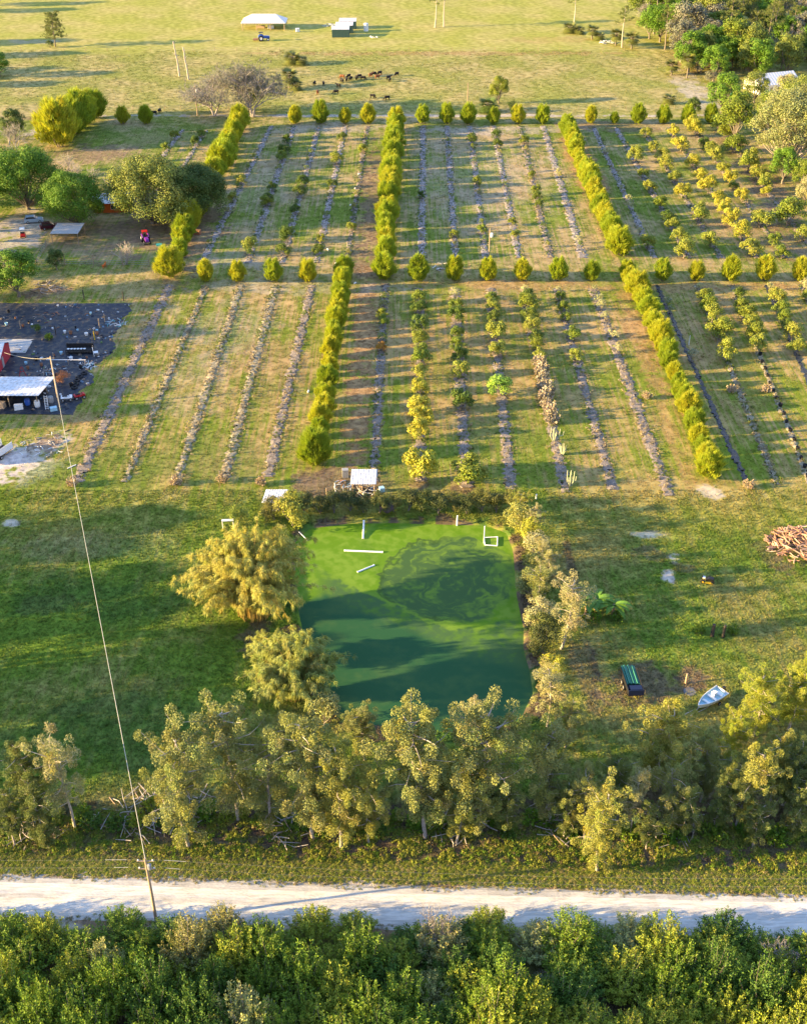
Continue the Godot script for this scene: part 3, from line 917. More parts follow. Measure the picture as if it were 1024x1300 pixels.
# pine: bare stem, plates of needles near the top
func make_pine(h: float, r: float, start: float, plates: int) -> Dictionary:
	var t := MB.new()
	var c := MB.new()
	var top := Vector3(rng.randf_range(-0.5, 0.5), h, rng.randf_range(-0.5, 0.5))
	var sp := limb(t, Vector3(0, -0.4, 0), top, h * 0.018 + 0.06, 0.06, 0.02, 7, 8)
	for i in plates:
		var f := lerpf(start, 0.99, (i + rng.randf()) / plates)
		var k := f * 8
		var a: Vector3 = sp[mini(int(k), 7)].lerp(sp[mini(int(k) + 1, 8)], k - int(k))
		var ang := i * 2.4 + rng.randf()
		var wide := r * (1.0 - 0.6 * pow((f - start) / (1.0 - start), 2.0)) * rng.randf_range(0.55, 1.1)
		var b := a + Vector3(cos(ang) * wide, wide * 0.3, sin(ang) * wide)
		limb(t, a, b, 0.07, 0.02, 0.1, 4, 3)
		var own := tone(0.2)
		for q in 9:
			bunch(c, a.lerp(b, rng.randf_range(0.5, 1.05)) + rv() * Vector3(0.8, 0.35, 0.8), Vector3(0, 0.6, 0) + rv() * 0.5, 24, 0.9, 0.5, 0.1, 0.4, own)
	return {"trunk": t.mesh(), "crown": c.mesh()}


func plant(called: String, label: String, category: String, kind: Dictionary, leaf: Material, bark: Material, x: float, z: float, size := 1.0, group := "", stretch := Vector3.ONE, trunk_name := "trunk", crown_name := "crown") -> Node3D:
	var o := thing(called, label, category, on(x, z, -0.03), rng.randf() * TAU, group)
	o.scale = stretch * size
	part(o, trunk_name, kind.trunk, bark)
	if kind.get("crown"):
		part(o, crown_name, kind.crown, leaf)
	return o


func pick(list: Array) -> Variant:
	return list[rng.randi() % list.size()]


# ---------------------------------------------------------------- ground
func noise_bytes(seed_: int, freq: float, octaves: int) -> PackedByteArray:
	var f := FastNoiseLite.new()
	f.seed = seed_
	f.noise_type = FastNoiseLite.TYPE_SIMPLEX_SMOOTH
	f.frequency = freq
	f.fractal_octaves = octaves
	var im := f.get_seamless_image(512, 512)
	im.convert(Image.FORMAT_L8)
	return im.get_data()


# the colour of soil and grass over the whole place, seen from above
func paint_ground() -> Image:
	var na := noise_bytes(11, 0.012, 5)
	var nb := noise_bytes(12, 0.03, 5)
	var nc := noise_bytes(13, 0.05, 3)
	var sand := Color(0.62, 0.53, 0.48)
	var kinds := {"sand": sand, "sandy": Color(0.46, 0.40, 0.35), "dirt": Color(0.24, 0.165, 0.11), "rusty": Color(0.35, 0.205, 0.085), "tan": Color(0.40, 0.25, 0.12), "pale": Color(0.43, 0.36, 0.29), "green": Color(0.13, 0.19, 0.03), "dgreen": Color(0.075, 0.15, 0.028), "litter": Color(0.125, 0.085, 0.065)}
	# z where a zone begins (going away), its green, its dry colour, share of dry, how patchy, how streaky
	var zones := [
		[-40.0, Color(0.06, 0.08, 0.025), Color(0.12, 0.085, 0.055), 0.5, 0.8, 0.0],
		[-75.0, Color(0.15, 0.18, 0.03), Color(0.25, 0.20, 0.09), 0.35, 1.1, 0.0],
		[-85.0, Color(0.09, 0.105, 0.03), Color(0.17, 0.12, 0.08), 0.5, 1.1, 0.0],
		[-96.0, Color(0.15, 0.235, 0.026), Color(0.30, 0.265, 0.08), 0.22, 1.0, 0.45],
		[-150.0, Color(0.175, 0.24, 0.026), Color(0.33, 0.29, 0.075), 0.24, 0.9, 0.4],
		[-162.0, Color(0.185, 0.235, 0.026), Color(0.37, 0.27, 0.105), 0.46, 1.0, 1.0],
		[-200.0, Color(0.19, 0.23, 0.03), Color(0.39, 0.275, 0.12), 0.54, 1.0, 1.0],
		[-240.0, Color(0.20, 0.235, 0.034), Color(0.37, 0.28, 0.12), 0.5, 0.9, 0.5],
		[-252.0, Color(0.165, 0.215, 0.03), Color(0.37, 0.275, 0.135), 0.47, 1.2, 0.9],
		[-366.0, Color(0.165, 0.205, 0.034), Color(0.37, 0.29, 0.15), 0.5, 1.2, 0.3],
		[-382.0, Color(0.265, 0.275, 0.065), Color(0.38, 0.315, 0.13), 0.42, 1.1, 0.0],
		[-455.0, Color(0.275, 0.28, 0.065), Color(0.39, 0.325, 0.135), 0.4, 1.0, 0.0],
		[-463.0, Color(0.31, 0.315, 0.065), Color(0.40, 0.345, 0.125), 0.35, 0.9, 0.0],
		[-700.0, Color(0.32, 0.32, 0.075), Color(0.41, 0.36, 0.14), 0.4, 0.9, 0.0],
	]
	var lut := PackedByteArray()
	lut.resize(4097)
	for i in 4097:
		lut[i] = Color(i / 4096.0, 0, 0).linear_to_srgb().r8
	var data := PackedByteArray()
	data.resize(MAP_PX * MAP_PZ * 3)
	var sx := MAP_W / MAP_PX
	var sz := MAP_D / MAP_PZ
	var zi := 0
	for pz in MAP_PZ:
		var z := MAP_Z0 - (pz + 0.5) * sz
		while zi < zones.size() - 2 and z < zones[zi + 1][0]:
			zi += 1
		var za: Array = zones[zi]
		var zb: Array = zones[zi + 1]
		var f := clampf((za[0] - z) / (za[0] - zb[0]), 0, 1)
		f = smoothstep(0.75, 1.0, f) if za[0] - zb[0] > 20 else f
		var g: Color = za[1].lerp(zb[1], f)
		var t: Color = za[2].lerp(zb[2], f)
		var share: float = lerpf(za[3], zb[3], f)
		var patchy: float = lerpf(za[4], zb[4], f)
		var streak: float = lerpf(za[5], zb[5], f)
		var half := 0.3413 * (55.3 - z * 0.8334) + 32.0
		var near := z > -160.0
		var o := pz * MAP_PX * 3
		var rows_a := ((int(-z * 3.2) & 511) << 9)
		var rows_b := ((int(-z * 11.0) & 511) << 9)
		var rows_c := ((int(-z * 0.9) & 511) << 9)
		var step := 1
		for px in MAP_PX:
			var x := MAP_X0 + (px + 0.5) * sx
			if (x > half or x < -half) and px & 3:
				data[o] = data[o - 3]; data[o + 1] = data[o - 2]; data[o + 2] = data[o - 1]
				o += 3
				continue
			var a := na[rows_a | (int(x * 3.2 + 4000) & 511)] * 0.00392
			var b := nb[rows_b | (int(x * 11.0 + 4000) & 511)] * 0.00392
			var d := share + (a - 0.5) * patchy * 1.5 + (b - 0.5) * 0.75
			if streak > 0.01:
				d += (nc[rows_c | (int(x * 34.0 + 9000) & 511)] * 0.00392 - 0.5) * streak * 1.9
			if near and x > 10.0:
				d += minf(0.3, (x - 10.0) * 0.02)
			d = clampf(d, 0, 1)
			var e := 0.76 + 0.56 * b
			data[o] = lut[int(minf((g.r + (t.r - g.r) * d) * e, 1.0) * 4096)]
			data[o + 1] = lut[int(minf((g.g + (t.g - g.g) * d) * e, 1.0) * 4096)]
			data[o + 2] = lut[int(minf((g.b + (t.b - g.b) * d) * e, 1.0) * 4096)]
			o += 3
	for q in PATCHES:
		var col: Color = kinds[q[4]].linear_to_srgb()
		var cr := col.r * 255
		var cg := col.g * 255
		var cb := col.b * 255
		var x0 := clampi(int((q[0] - q[2] * 1.4 - MAP_X0) / sx), 0, MAP_PX - 1)
		var x1 := clampi(int((q[0] + q[2] * 1.4 - MAP_X0) / sx), 0, MAP_PX - 1)
		var z0 := clampi(int((MAP_Z0 - q[1] - q[3] * 1.4) / sz), 0, MAP_PZ - 1)
		var z1 := clampi(int((MAP_Z0 - q[1] + q[3] * 1.4) / sz), 0, MAP_PZ - 1)
		for pz in range(z0, z1):
			var z := MAP_Z0 - (pz + 0.5) * sz
			var dz: float = (z - q[1]) / q[3]
			var rows_a := ((int(-z * 9.0) & 511) << 9)
			var rows_b := ((int(-z * 21.0) & 511) << 9)
			for px in range(x0, x1):
				var x := MAP_X0 + (px + 0.5) * sx
				var dx: float = (x - q[0]) / q[2]
				var d := dx * dx + dz * dz
				if d > 1.9:
					continue
				var a := na[rows_a | (int(x * 9.0 + 5000) & 511)] * 0.00392
				var b := nb[rows_b | (int(x * 21.0 + 5000) & 511)] * 0.00392
				var k: float = smoothstep(1.0, 0.35, d + (a - 0.5) * 2.2 + (b - 0.5) * 1.3) * q[5]
				if k < 0.01:
					continue
				var e := 0.78 + 0.44 * b
				var o := (pz * MAP_PX + px) * 3
				data[o] = int(lerpf(data[o], minf(cr * e, 255), k))
				data[o + 1] = int(lerpf(data[o + 1], minf(cg * e, 255), k))
				data[o + 2] = int(lerpf(data[o + 2], minf(cb * e, 255), k))
	return Image.create_from_data(MAP_PX, MAP_PZ, false, Image.FORMAT_RGB8, data)


func ground_colour(x: float, z: float) -> Color:
	var px := clampi(int((x - MAP_X0) / MAP_W * MAP_PX), 0, MAP_PX - 1)
	var pz := clampi(int((MAP_Z0 - z) / MAP_D * MAP_PZ), 0, MAP_PZ - 1)
	return map_image.get_pixel(px, pz).srgb_to_linear()


func lines(from: float, fine0: float, fine1: float, to: float, step: float) -> PackedFloat32Array:
	var a := PackedFloat32Array()
	var x := fine0
	while x < fine1:
		a.append(x)
		x += step
	a.append(fine1)
	var s := step * 2
	x = fine1
	while x < to:
		x = minf(x + s, to)
		a.append(x)
		s *= 1.6
	var head := PackedFloat32Array()
	s = step * 2
	x = fine0
	while x > from:
		x = maxf(x - s, from)
		head.append(x)
		s *= 1.6
	head.reverse()
	head.append_array(a)
	return head


func build_ground() -> void:
	map_image = paint_ground()
	print("map ", Time.get_ticks_msec())
	var xs := lines(-3000, MAP_X0 + 60, MAP_X0 + MAP_W - 60, 3000, 1.25)
	var zs := lines(-300, 48, 430, 5000, 1.25)
	var w := xs.size()
	var d := zs.size()
	var v := PackedVector3Array()
	var uv := PackedVector2Array()
	var uv2 := PackedVector2Array()
	var ix := PackedInt32Array()
	v.resize(w * d); uv.resize(w * d); uv2.resize(w * d); ix.resize((w - 1) * (d - 1) * 6)
	for j in d:
		var z := -zs[j]
		for i in w:
			var k := j * w + i
			v[k] = Vector3(xs[i], gh(xs[i], z), z)
			uv[k] = Vector2(xs[i], z) / 17.0
			uv2[k] = Vector2(clampf((xs[i] - MAP_X0) / MAP_W, 0.002, 0.998), clampf((MAP_Z0 - z) / MAP_D, 0.002, 0.998))
	var o := 0
	for j in d - 1:
		for i in w - 1:
			var k := j * w + i
			ix[o] = k; ix[o + 1] = k + w; ix[o + 2] = k + w + 1
			ix[o + 3] = k; ix[o + 4] = k + w + 1; ix[o + 5] = k + 1
			o += 6
	var a := []
	a.resize(Mesh.ARRAY_MAX)
	a[Mesh.ARRAY_VERTEX] = v
	a[Mesh.ARRAY_TEX_UV] = uv
	a[Mesh.ARRAY_TEX_UV2] = uv2
	a[Mesh.ARRAY_INDEX] = ix
	var st := SurfaceTool.new()
	st.create_from_arrays(a)
	st.generate_normals()
	var m := StandardMaterial3D.new()
	m.roughness = 0.95
	m.metallic_specular = 0.2
	m.albedo_texture = noise_tex(1024, 0.09, [Color(0.6, 0.6, 0.6), Color(0.92, 0.92, 0.92), Color(1, 1, 1), Color(1, 1, 1)], 5, 21)
	m.heightmap_enabled = true
	m.heightmap_texture = noise_tex(1024, 0.11, [], 5, 22)
	m.heightmap_scale = 6.0
	m.detail_enabled = true
	m.detail_blend_mode = BaseMaterial3D.BLEND_MODE_MUL
	m.detail_uv_layer = BaseMaterial3D.DETAIL_UV_2
	m.detail_albedo = ImageTexture.create_from_image(map_image)
	setting("ground", st.commit(), m)


func build_road() -> void:
	var mb := MB.new()
	var prof := [[-2.75, 0.0, 0.7], [-2.3, 0.05, 0.82], [-1.6, 0.11, 1.0], [-1.15, 0.05, 1.12], [-0.7, 0.05, 0.98], [-0.3, 0.12, 0.84], [0.25, 0.12, 0.96], [0.7, 0.05, 1.12], [1.15, 0.05, 1.0], [1.6, 0.1, 0.86], [2.2, 0.05, 0.74], [2.75, 0.0, 0.7]]
	var n := FastNoiseLite.new()
	n.frequency = 0.12
	var steps := 260
	for i in steps:
		for j in prof.size() - 1:
			var q := []
			for e in [[i, j], [i, j + 1], [i + 1, j + 1], [i + 1, j]]:
				var x: float = -160.0 + 320.0 * e[0] / steps
				var edge: float = n.get_noise_2d(x, 40.0 * signf(prof[e[1]][0])) * 0.5 if e[1] == 0 or e[1] == prof.size() - 1 else n.get_noise_2d(x * 0.2, 9) * 0.25
				var z: float = road_mid(x) + prof[e[1]][0] + edge
				q.append(Vector3(x, gh(x, z) + prof[e[1]][1] + (0.012 if prof[e[1]][1] > 0 else -0.03) + n.get_noise_2d(x * 3, z * 9) * 0.02, z))
			var grit: float = prof[j][2] + n.get_noise_2d(q[0].x * 1.5, q[0].z * 5.0) * 0.22
			mb.quad(q[0], q[3], q[2], q[1], Color(grit, grit, grit))
	var m := StandardMaterial3D.new()
	m.vertex_color_use_as_albedo = true
	m.albedo_texture = noise_tex(512, 0.02, [Color(0.42, 0.38, 0.33), Color(0.60, 0.56, 0.50), Color(0.70, 0.66, 0.60), Color(0.78, 0.74, 0.68)], 5, 31)
	m.uv1_triplanar = true
	m.uv1_world_triplanar = true
	m.uv1_scale = Vector3(1 / 26.0, 0.3, 1 / 3.4)
	m.roughness = 0.95
	m.heightmap_enabled = true
	m.heightmap_texture = P.grain
	m.heightmap_scale = 3.0
	setting("road", mb.mesh(), m)


func build_water() -> void:
	var mb := MB.new()
	var x0 := -22.0
	var z0 := -154.0
	var wx := 44.0
	var wz := 56.0
	# bright duckweed, streaked green and clear dark water
	var n := FastNoiseLite.new()
	n.seed = 5
	n.frequency = 0.09
	n.fractal_octaves = 4
	var pw := 440
	var pd := 560
	var im := Image.create(pw, pd, false, Image.FORMAT_RGB8)
	var bright := Color(0.115, 0.225, 0.014)
	var lime := Color(0.17, 0.275, 0.030)
	var middle := Color(0.066, 0.130, 0.042)
	var dark := Color(0.030, 0.096, 0.038)
	for j in pd:
		var z := z0 + (j + 0.5) / pd * wz
		for i in pw:
			var x := x0 + (i + 0.5) / pw * wx
			var nn := n.get_noise_2d(x * 1.6, z * 1.6)
			var nf := n.get_noise_2d(x * 6.0 + 60, z * 6.0)
			var nx_ := n.get_noise_2d(x * 0.5 + 20, z * 3.2)
			var col := bright.lerp(lime, clampf(0.35 + nn * 1.1 + nf * 1.4, 0, 1))
			# the slow turning patch: broken rings of scum on dull water
			var e := Vector2(x, z) - POND_EYE
			e.x *= 0.95
			var ang := e.angle()
			var r := e.length() + nn * 1.6 + 0.7 * sin(ang * 2.0 + 1.0)
			var ring := n.get_noise_3d(cos(ang) * 5.0, sin(ang) * 5.0, r * 5.0 + nn * 16.0)
			var ring2 := n.get_noise_3d(cos(ang) * 9.0 + 40.0, sin(ang) * 9.0, r * 13.0 + nn * 20.0)
			var weed := clampf(0.10 + ring * 1.3 + ring2 * 0.8 + nf * 0.7 + 0.45 * smoothstep(4.0, 9.0, r) * smoothstep(-4.0, 6.0, e.x), 0, 1)
			var inside := smoothstep(10.2 + nf, 8.8, r)
			col = col.lerp((middle * 0.85).lerp(lime, weed * 0.75), inside * 0.97)
			col = col.lerp(middle * 0.55, 0.75 * smoothstep(0.55, 0.0, absf(r - 9.6 - nf)) * smoothstep(3.0, -3.0, e.x))
			# the scum line drifting off the patch, then duller water, then the open dark part
			var st := z - follow(POND_STREAK, x) - nn * 1.0
			var below := smoothstep(-0.3, 1.2 + nf, st)
			col = col.lerp(middle.lerp(bright, clampf(0.3 + nf * 0.8 + nx_ * 0.6 - st * 0.05, 0, 1)), below * smoothstep(-13.5, -9.0, x))
			var line := smoothstep(0.75, 0.0, absf(st - 0.2 - nf * 0.9)) * smoothstep(14.0, 4.0, x) * smoothstep(-11.5, -6.0, x)
			col = col.lerp(lime, line * 0.8)
			var side := z - follow(POND_EDGE, x) - nn * 0.7
			var open := smoothstep(-0.5, 0.7 + 0.09 * (x + 16.0), side)
			var wisp := clampf(0.12 + 0.55 * nn + nf * 0.35 + nx_ * 0.5, 0, 0.6)
			col = col.lerp(dark.lerp(middle, wisp), open)
			im.set_pixel(i, j, col.linear_to_srgb())
	var nx := 22
	var nz := 28
	var v := PackedVector3Array()
	var uv := PackedVector2Array()
	var ix := PackedInt32Array()
	for j in nz + 1:
		for i in nx + 1:
			v.append(Vector3(x0 + wx * i / nx, WATER_Y, z0 + wz * j / nz))
			uv.append(Vector2(float(i) / nx, float(j) / nz))
	for j in nz:
		for i in nx:
			var p := Vector2(x0 + wx * (i + 0.5) / nx, z0 + wz * (j + 0.5) / nz)
			if pond_distance(p.x, p.y) > 2.6:
				continue
			var k := j * (nx + 1) + i
			ix.append_array([k, k + 1, k + nx + 2, k, k + nx + 2, k + nx + 1])
	var a := []
	a.resize(Mesh.ARRAY_MAX)
	a[Mesh.ARRAY_VERTEX] = v
	a[Mesh.ARRAY_TEX_UV] = uv
	a[Mesh.ARRAY_INDEX] = ix
	var st := SurfaceTool.new()
	st.create_from_arrays(a)
	st.generate_normals()
	var m := StandardMaterial3D.new()
	m.albedo_texture = ImageTexture.create_from_image(im)
	m.roughness = 0.34
	m.metallic_specular = 0.12
	m.texture_repeat = false
	setting("pond_water", st.commit(), m)


func follow(line: Array, x: float) -> float:
	for i in line.size() - 1:
		var a: Vector2 = line[i]
		var b: Vector2 = line[i + 1]
		if x <= b.x or i == line.size() - 2:
			return lerpf(a.y, b.y, clampf((x - a.x) / (b.x - a.x), -0.5, 1.5))
	return 0.0


func bed(a: Vector2, b: Vector2, wide: float, m: Material, lift: float) -> void:
	var mb := MB.new()
	var len := a.distance_to(b)
	var steps := int(len / 0.6)
	var dir := (b - a) / len
	var side := Vector2(dir.y, -dir.x)
	var cols := 5
	var pts := []
	for i in steps + 1:
		var row := []
		var ragged := wide * 0.5 * (1.0 + rng.randf_range(-0.4, 0.3))
		for j in cols:
			var t := (j / (cols - 1.0)) * 2 - 1
			var p: Vector2 = a + dir * (len * i / steps) + side * (t * ragged + rng.randf_range(-0.3, 0.3))
			var h := lift * (1.0 - t * t) + rng.randf_range(0.0, 0.07) + 0.012
			if j == 0 or j == cols - 1:
				h = -0.05
			row.append(on(p.x, p.y, h))
		pts.append(row)
	for i in steps:
		for j in cols - 1:
			var q := [pts[i][j], pts[i + 1][j], pts[i + 1][j + 1], pts[i][j + 1]]
			if (q[2] - q[0]).cross(q[1] - q[0]).y > 0:
				mb.quad(q[0], q[1], q[2], q[3], Color.WHITE * rng.randf_range(0.6, 1.35))
			else:
				mb.quad(q[3], q[2], q[1], q[0], Color.WHITE * rng.randf_range(0.6, 1.35))
	setting("mulch_bed", mb.mesh(), m)


# many small things of one kind that nobody could count
func scatter(called: String, label: String, mesh: Mesh, m: Material, buf: PackedFloat32Array, category := "grass") -> void:
	var mm := MultiMesh.new()
	mm.transform_format = MultiMesh.TRANSFORM_3D
	mm.use_colors = true
	mm.mesh = mesh
	mm.instance_count = buf.size() / 16
	mm.buffer = buf
	var o := MultiMeshInstance3D.new()
	o.name = numbered(called)
	o.multimesh = mm
	o.material_override = m
	add_child(o)
	o.set_meta("kind", "stuff")
	tag(o, label, category)


func put(buf: PackedFloat32Array, x: float, y: float, z: float, s: float, tall: float, col: Color) -> void:
	var a := rng.randf() * TAU
	var co := cos(a) * s
	var si := sin(a) * s
	buf.append_array([co, 0.0, si, x, 0.0, s * tall, 0.0, y, -si, 0.0, co, z, col.r, col.g, col.b, 1.0])


func tuft(blades: int, spread: float, tall: float, width: float) -> ArrayMesh:
	var mb := MB.new()
	for i in blades:
		var a := rng.randf() * TAU
		var o := Vector3(cos(a), 0, sin(a))
		var foot := o * rng.randf_range(0.0, spread * 0.6)
		var to := foot + o * rng.randf_range(0.2, 1.0) * spread + Vector3(0, tall * rng.randf_range(0.5, 1.1), 0)
		mb.blade(foot, to, o.cross(Vector3.UP).rotated(Vector3.UP, rng.randf_range(-0.6, 0.6)) * width, tone(0.2))
	return mb.mesh()


func half_width(z: float) -> float:
	return 0.3413 * (55.3 - z * 0.8334)


func build_grass() -> void:
	var m := leafy(1, 1, 1, 0.35)
	m.roughness = 0.9
	# [called, label, z near, z far, count, size, tall]
	var sets := [
		["grass", "short grass on the lawn around the green pond", -84.0, -157.0, 150000, 1.0, 0.9],
		["grass", "mown grass between the rows of the near field", -157.0, -250.0, 110000, 0.9, 0.6],
		["grass", "thin grass between the rows of the far field", -250.0, -372.0, 70000, 1.1, 0.6],
		["grass", "rough tussock grass of the cattle pasture", -376.0, -462.0, 45000, 1.6, 0.45],
	]
	for s in sets:
		var t := tuft(9, 0.26, 0.2, 0.05)
		var buf := PackedFloat32Array()
		for i in s[4]:
			var z := lerpf(s[2], s[3], rng.randf())
			var h := half_width(z) + 6.0
			var x := rng.randf_range(-h, h)
			if pond_distance(x, z) < 0.5 or yard_cloth(x, z) or (x < -52 and z > -290 and z < -252 and rng.randf() < 0.8):
				continue
			var col := ground_colour(x, z)
			if col.r > 0.4 and rng.randf() < 0.85:
				continue
			if col.g < 0.105 and col.r > col.g and rng.randf() < 0.6:
				continue
			put(buf, x, gh(x, z) - 0.02, z, s[5] * rng.randf_range(0.6, 1.35), s[6] * rng.randf_range(0.6, 1.5), col * rng.randf_range(0.78, 1.22))
		scatter(s[0], s[1], t, m, buf)
	# the weedy verge above the road
	var weed := MB.new()
	leaf_cloud(weed, [[Vector3(0, 0.16, 0), 0.3, 0.6], [Vector3(0.22, 0.12, 0.1), 0.2, 0.6]], 26, 0.17, 0.5)
	bunch(weed, Vector3(0, 0.05, 0), Vector3.UP, 8, 0.6, 0.4, 0.05, 0.2, Color(1.2, 1.1, 0.9))
	var wm := weed.mesh()
	var buf := PackedFloat32Array()
	for i in 26000:
		var x := rng.randf_range(-50, 50)
		var z := road_mid(x) - 5.6 - 6.2 * pow(rng.randf(), 0.8)
		if hills.get_noise_2d(x * 9.0, z * 9.0) < rng.randf_range(-0.35, 0.15):
			continue
		var k := rng.randf()
		var col := Color(0.22, 0.24, 0.035) if k < 0.6 else (Color(0.12, 0.21, 0.02) if k < 0.85 else Color(0.24, 0.19, 0.09))
		put(buf, x, gh(x, z) - 0.04, z, rng.randf_range(0.5, 1.25), rng.randf_range(0.6, 1.2), col * rng.randf_range(0.8, 1.25))
	for i in 14000:
		var x := rng.randf_range(-50, 50)
		var z := road_mid(x) - rng.randf_range(2.9, 6.4)
		put(buf, x, gh(x, z) - 0.03, z, rng.randf_range(0.4, 0.85), rng.randf_range(0.35, 0.7), pick([Color(0.22, 0.25, 0.03), Color(0.25, 0.26, 0.05), Color(0.17, 0.23, 0.025), Color(0.30, 0.26, 0.10)]) * rng.randf_range(0.85, 1.2))
	for i in 1500:
		var x := rng.randf_range(-50, 50)
		var e := -1.0 if rng.randf() < 0.5 else 1.0
		var z := road_mid(x) + e * (2.15 + 0.9 * rng.randf()) + 0.4 * sin(x * 0.7 + e)
		put(buf, x, gh(x, z), z, rng.randf_range(0.3, 0.75), rng.randf_range(0.5, 1.0), pick([Color(0.22, 0.24, 0.05), Color(0.30, 0.25, 0.12)]) * rng.randf_range(0.8, 1.2))
	scatter("weeds", "weedy green verge growing between the road and the tree belt", wm, m, buf, "weeds")
	# scraps blown about the black cloth
	var chip := MB.new()
	chip.wedge(Vector3(0, 0.06, 0), Vector3(0.5, 0.14, 0.3), Vector2(0.7, 0.6))
	var plain_ := mat(1, 1, 1, 0.7)
	plain_.vertex_color_use_as_albedo = true
	buf = PackedFloat32Array()
	for i in 900:
		var z := rng.randf_range(-229.0, -183.0)
		var x := cloth_edge(z) - 0.4 - 27.0 * pow(rng.randf(), 1.4)
		if hills.get_noise_2d(x * 5.0, z * 5.0) < rng.randf_range(-0.25, 0.2):
			continue
		var k := rng.randf()
		var col := Color(0.16, 0.12, 0.09) if k < 0.45 else (Color(0.02, 0.025, 0.04) if k < 0.7 else (Color(0.5, 0.5, 0.5) if k < 0.82 else (Color(0.12, 0.2, 0.3) if k < 0.92 else Color(0.1, 0.16, 0.05))))
		put(buf, x, gh(x, z) + 0.06, z, rng.randf_range(0.4, 1.5), rng.randf_range(0.5, 1.6), col * rng.randf_range(0.7, 1.3))
	scatter("debris", "small scraps littering the black ground cloth", chip.mesh(), plain_, buf, "debris")
	# weeds on the mulch beds
	buf = PackedFloat32Array()
	for r in ROWS:
		if r[3] == "plastic":
			continue
		var a: Vector2 = r[1]
		var b: Vector2 = r[2]
		var far: bool = a.y < -260
		var many := int(a.distance_to(b) * (5.5 if r[3] == "weedy" else (3.8 if r[3] == "mulch" else 2.2)))
		for i in many:
			var t := rng.randf()
			var p := a.lerp(b, t)
			p.x += rng.randf_range(-0.5, 0.5) * r[4] * (1.5 if rng.randf() < 0.5 else 0.9)
			var k := rng.randf() + 0.45 * sin(t * 23.0 + a.x)
			var col := Color(0.12, 0.16, 0.03) if k < 0.35 else (Color(0.37, 0.30, 0.17) if k < 0.95 else Color(0.28, 0.24, 0.18))
			if far and k < 0.6:
				col = Color(0.10, 0.17, 0.03)
			put(buf, p.x, gh(p.x, p.y) + 0.02, p.y, rng.randf_range(0.5, 1.3), rng.randf_range(0.5, 1.3), col * rng.randf_range(0.8, 1.25))
	scatter("weeds", "weeds and dry grass growing on the mulched orchard rows", wm, m, buf, "weeds")


func yard_cloth(x: float, z: float) -> bool:
	return z < -181 and z > -230 and x < cloth_edge(z) - 0.4


func cloth_edge(z: float) -> float:
	return -57.8 + 1.8 * (z + 182) / -47.0 + 3.0 * hills.get_noise_2d(z * 3.0, 7.0)


# ---------------------------------------------------------------- animals
func blob_mesh(bones: Array, cell: float, k: float) -> ArrayMesh:
	var lo := Vector3.ONE * 1e9
	var hi := -lo
	for b in bones:
		for e in 2:
			var r: Vector3 = Vector3.ONE * (b[2 + e] + 2 * cell)
			lo = lo.min(b[e] - r)
			hi = hi.max(b[e] + r)
	var nx := int((hi.x - lo.x) / cell) + 2
	var ny := int((hi.y - lo.y) / cell) + 2
	var nz := int((hi.z - lo.z) / cell) + 2
	var f := PackedFloat32Array()
	f.resize(nx * ny * nz)
	for z in nz:
		for y in ny:
			for x in nx:
				var p := lo + Vector3(x, y, z) * cell
				var s := 0.0
				for b in bones:
					var e: Vector3 = b[1] - b[0]
					var t := clampf((p - b[0]).dot(e) / maxf(e.length_squared(), 1e-6), 0, 1)
					s += exp(-k * (p.distance_to(b[0] + e * t) - lerpf(b[2], b[3], t)))
				f[(z * ny + y) * nx + x] = -log(maxf(s, 1e-30)) / k
	var at := {}
	var mb := MB.new()
	var sx := [0, 1, nx, nx + 1, nx * ny, nx * ny + 1, nx * ny + nx, nx * ny + nx + 1]
	for z in nz - 1:
		for y in ny - 1:
			for x in nx - 1:
				var i := (z * ny + y) * nx + x
				var neg := 0
				for q in 8:
					neg += int(f[i + sx[q]] < 0)
				if neg == 0 or neg == 8:
					continue
				var sum := Vector3.ZERO
				var cnt := 0
				for e in [[0, 1], [2, 3], [4, 5], [6, 7], [0, 2], [1, 3], [4, 6], [5, 7], [0, 4], [1, 5], [2, 6], [3, 7]]:
					var a: float = f[i + sx[e[0]]]
					var b: float = f[i + sx[e[1]]]
					if (a < 0) != (b < 0):
						var t := a / (a - b)
						var pa := Vector3(e[0] & 1, (e[0] >> 1) & 1, (e[0] >> 2) & 1)
						var pb := Vector3(e[1] & 1, (e[1] >> 1) & 1, (e[1] >> 2) & 1)
						sum += pa.lerp(pb, t)
						cnt += 1
				at[i] = mb.v.size()
				mb.v.append(lo + (Vector3(x, y, z) + sum / cnt) * cell)
				var g := Vector3(f[i + 1] - f[i], f[i + nx] - f[i], f[i + nx * ny] - f[i])
				mb.n.append(g.normalized())
				mb.c.append(Color.WHITE)
	for i in at:
		for ax in 3:
			var st: int = [1, nx, nx * ny][ax]
			var u: int = [nx, nx * ny, 1][ax]
			var w: int = [nx * ny, 1, nx][ax]
			if i + st >= f.size() or (f[i] < 0) == (f[i + st] < 0):
				continue
			if not (at.has(i - u) and at.has(i - w) and at.has(i - u - w)):
				continue
			var q := [at[i], at[i - u], at[i - u - w], at[i - w]]
			if f[i] < 0:
				q.reverse()
			mb.ix.append_array([q[0], q[1], q[2], q[0], q[2], q[3]])
	return mb.mesh()


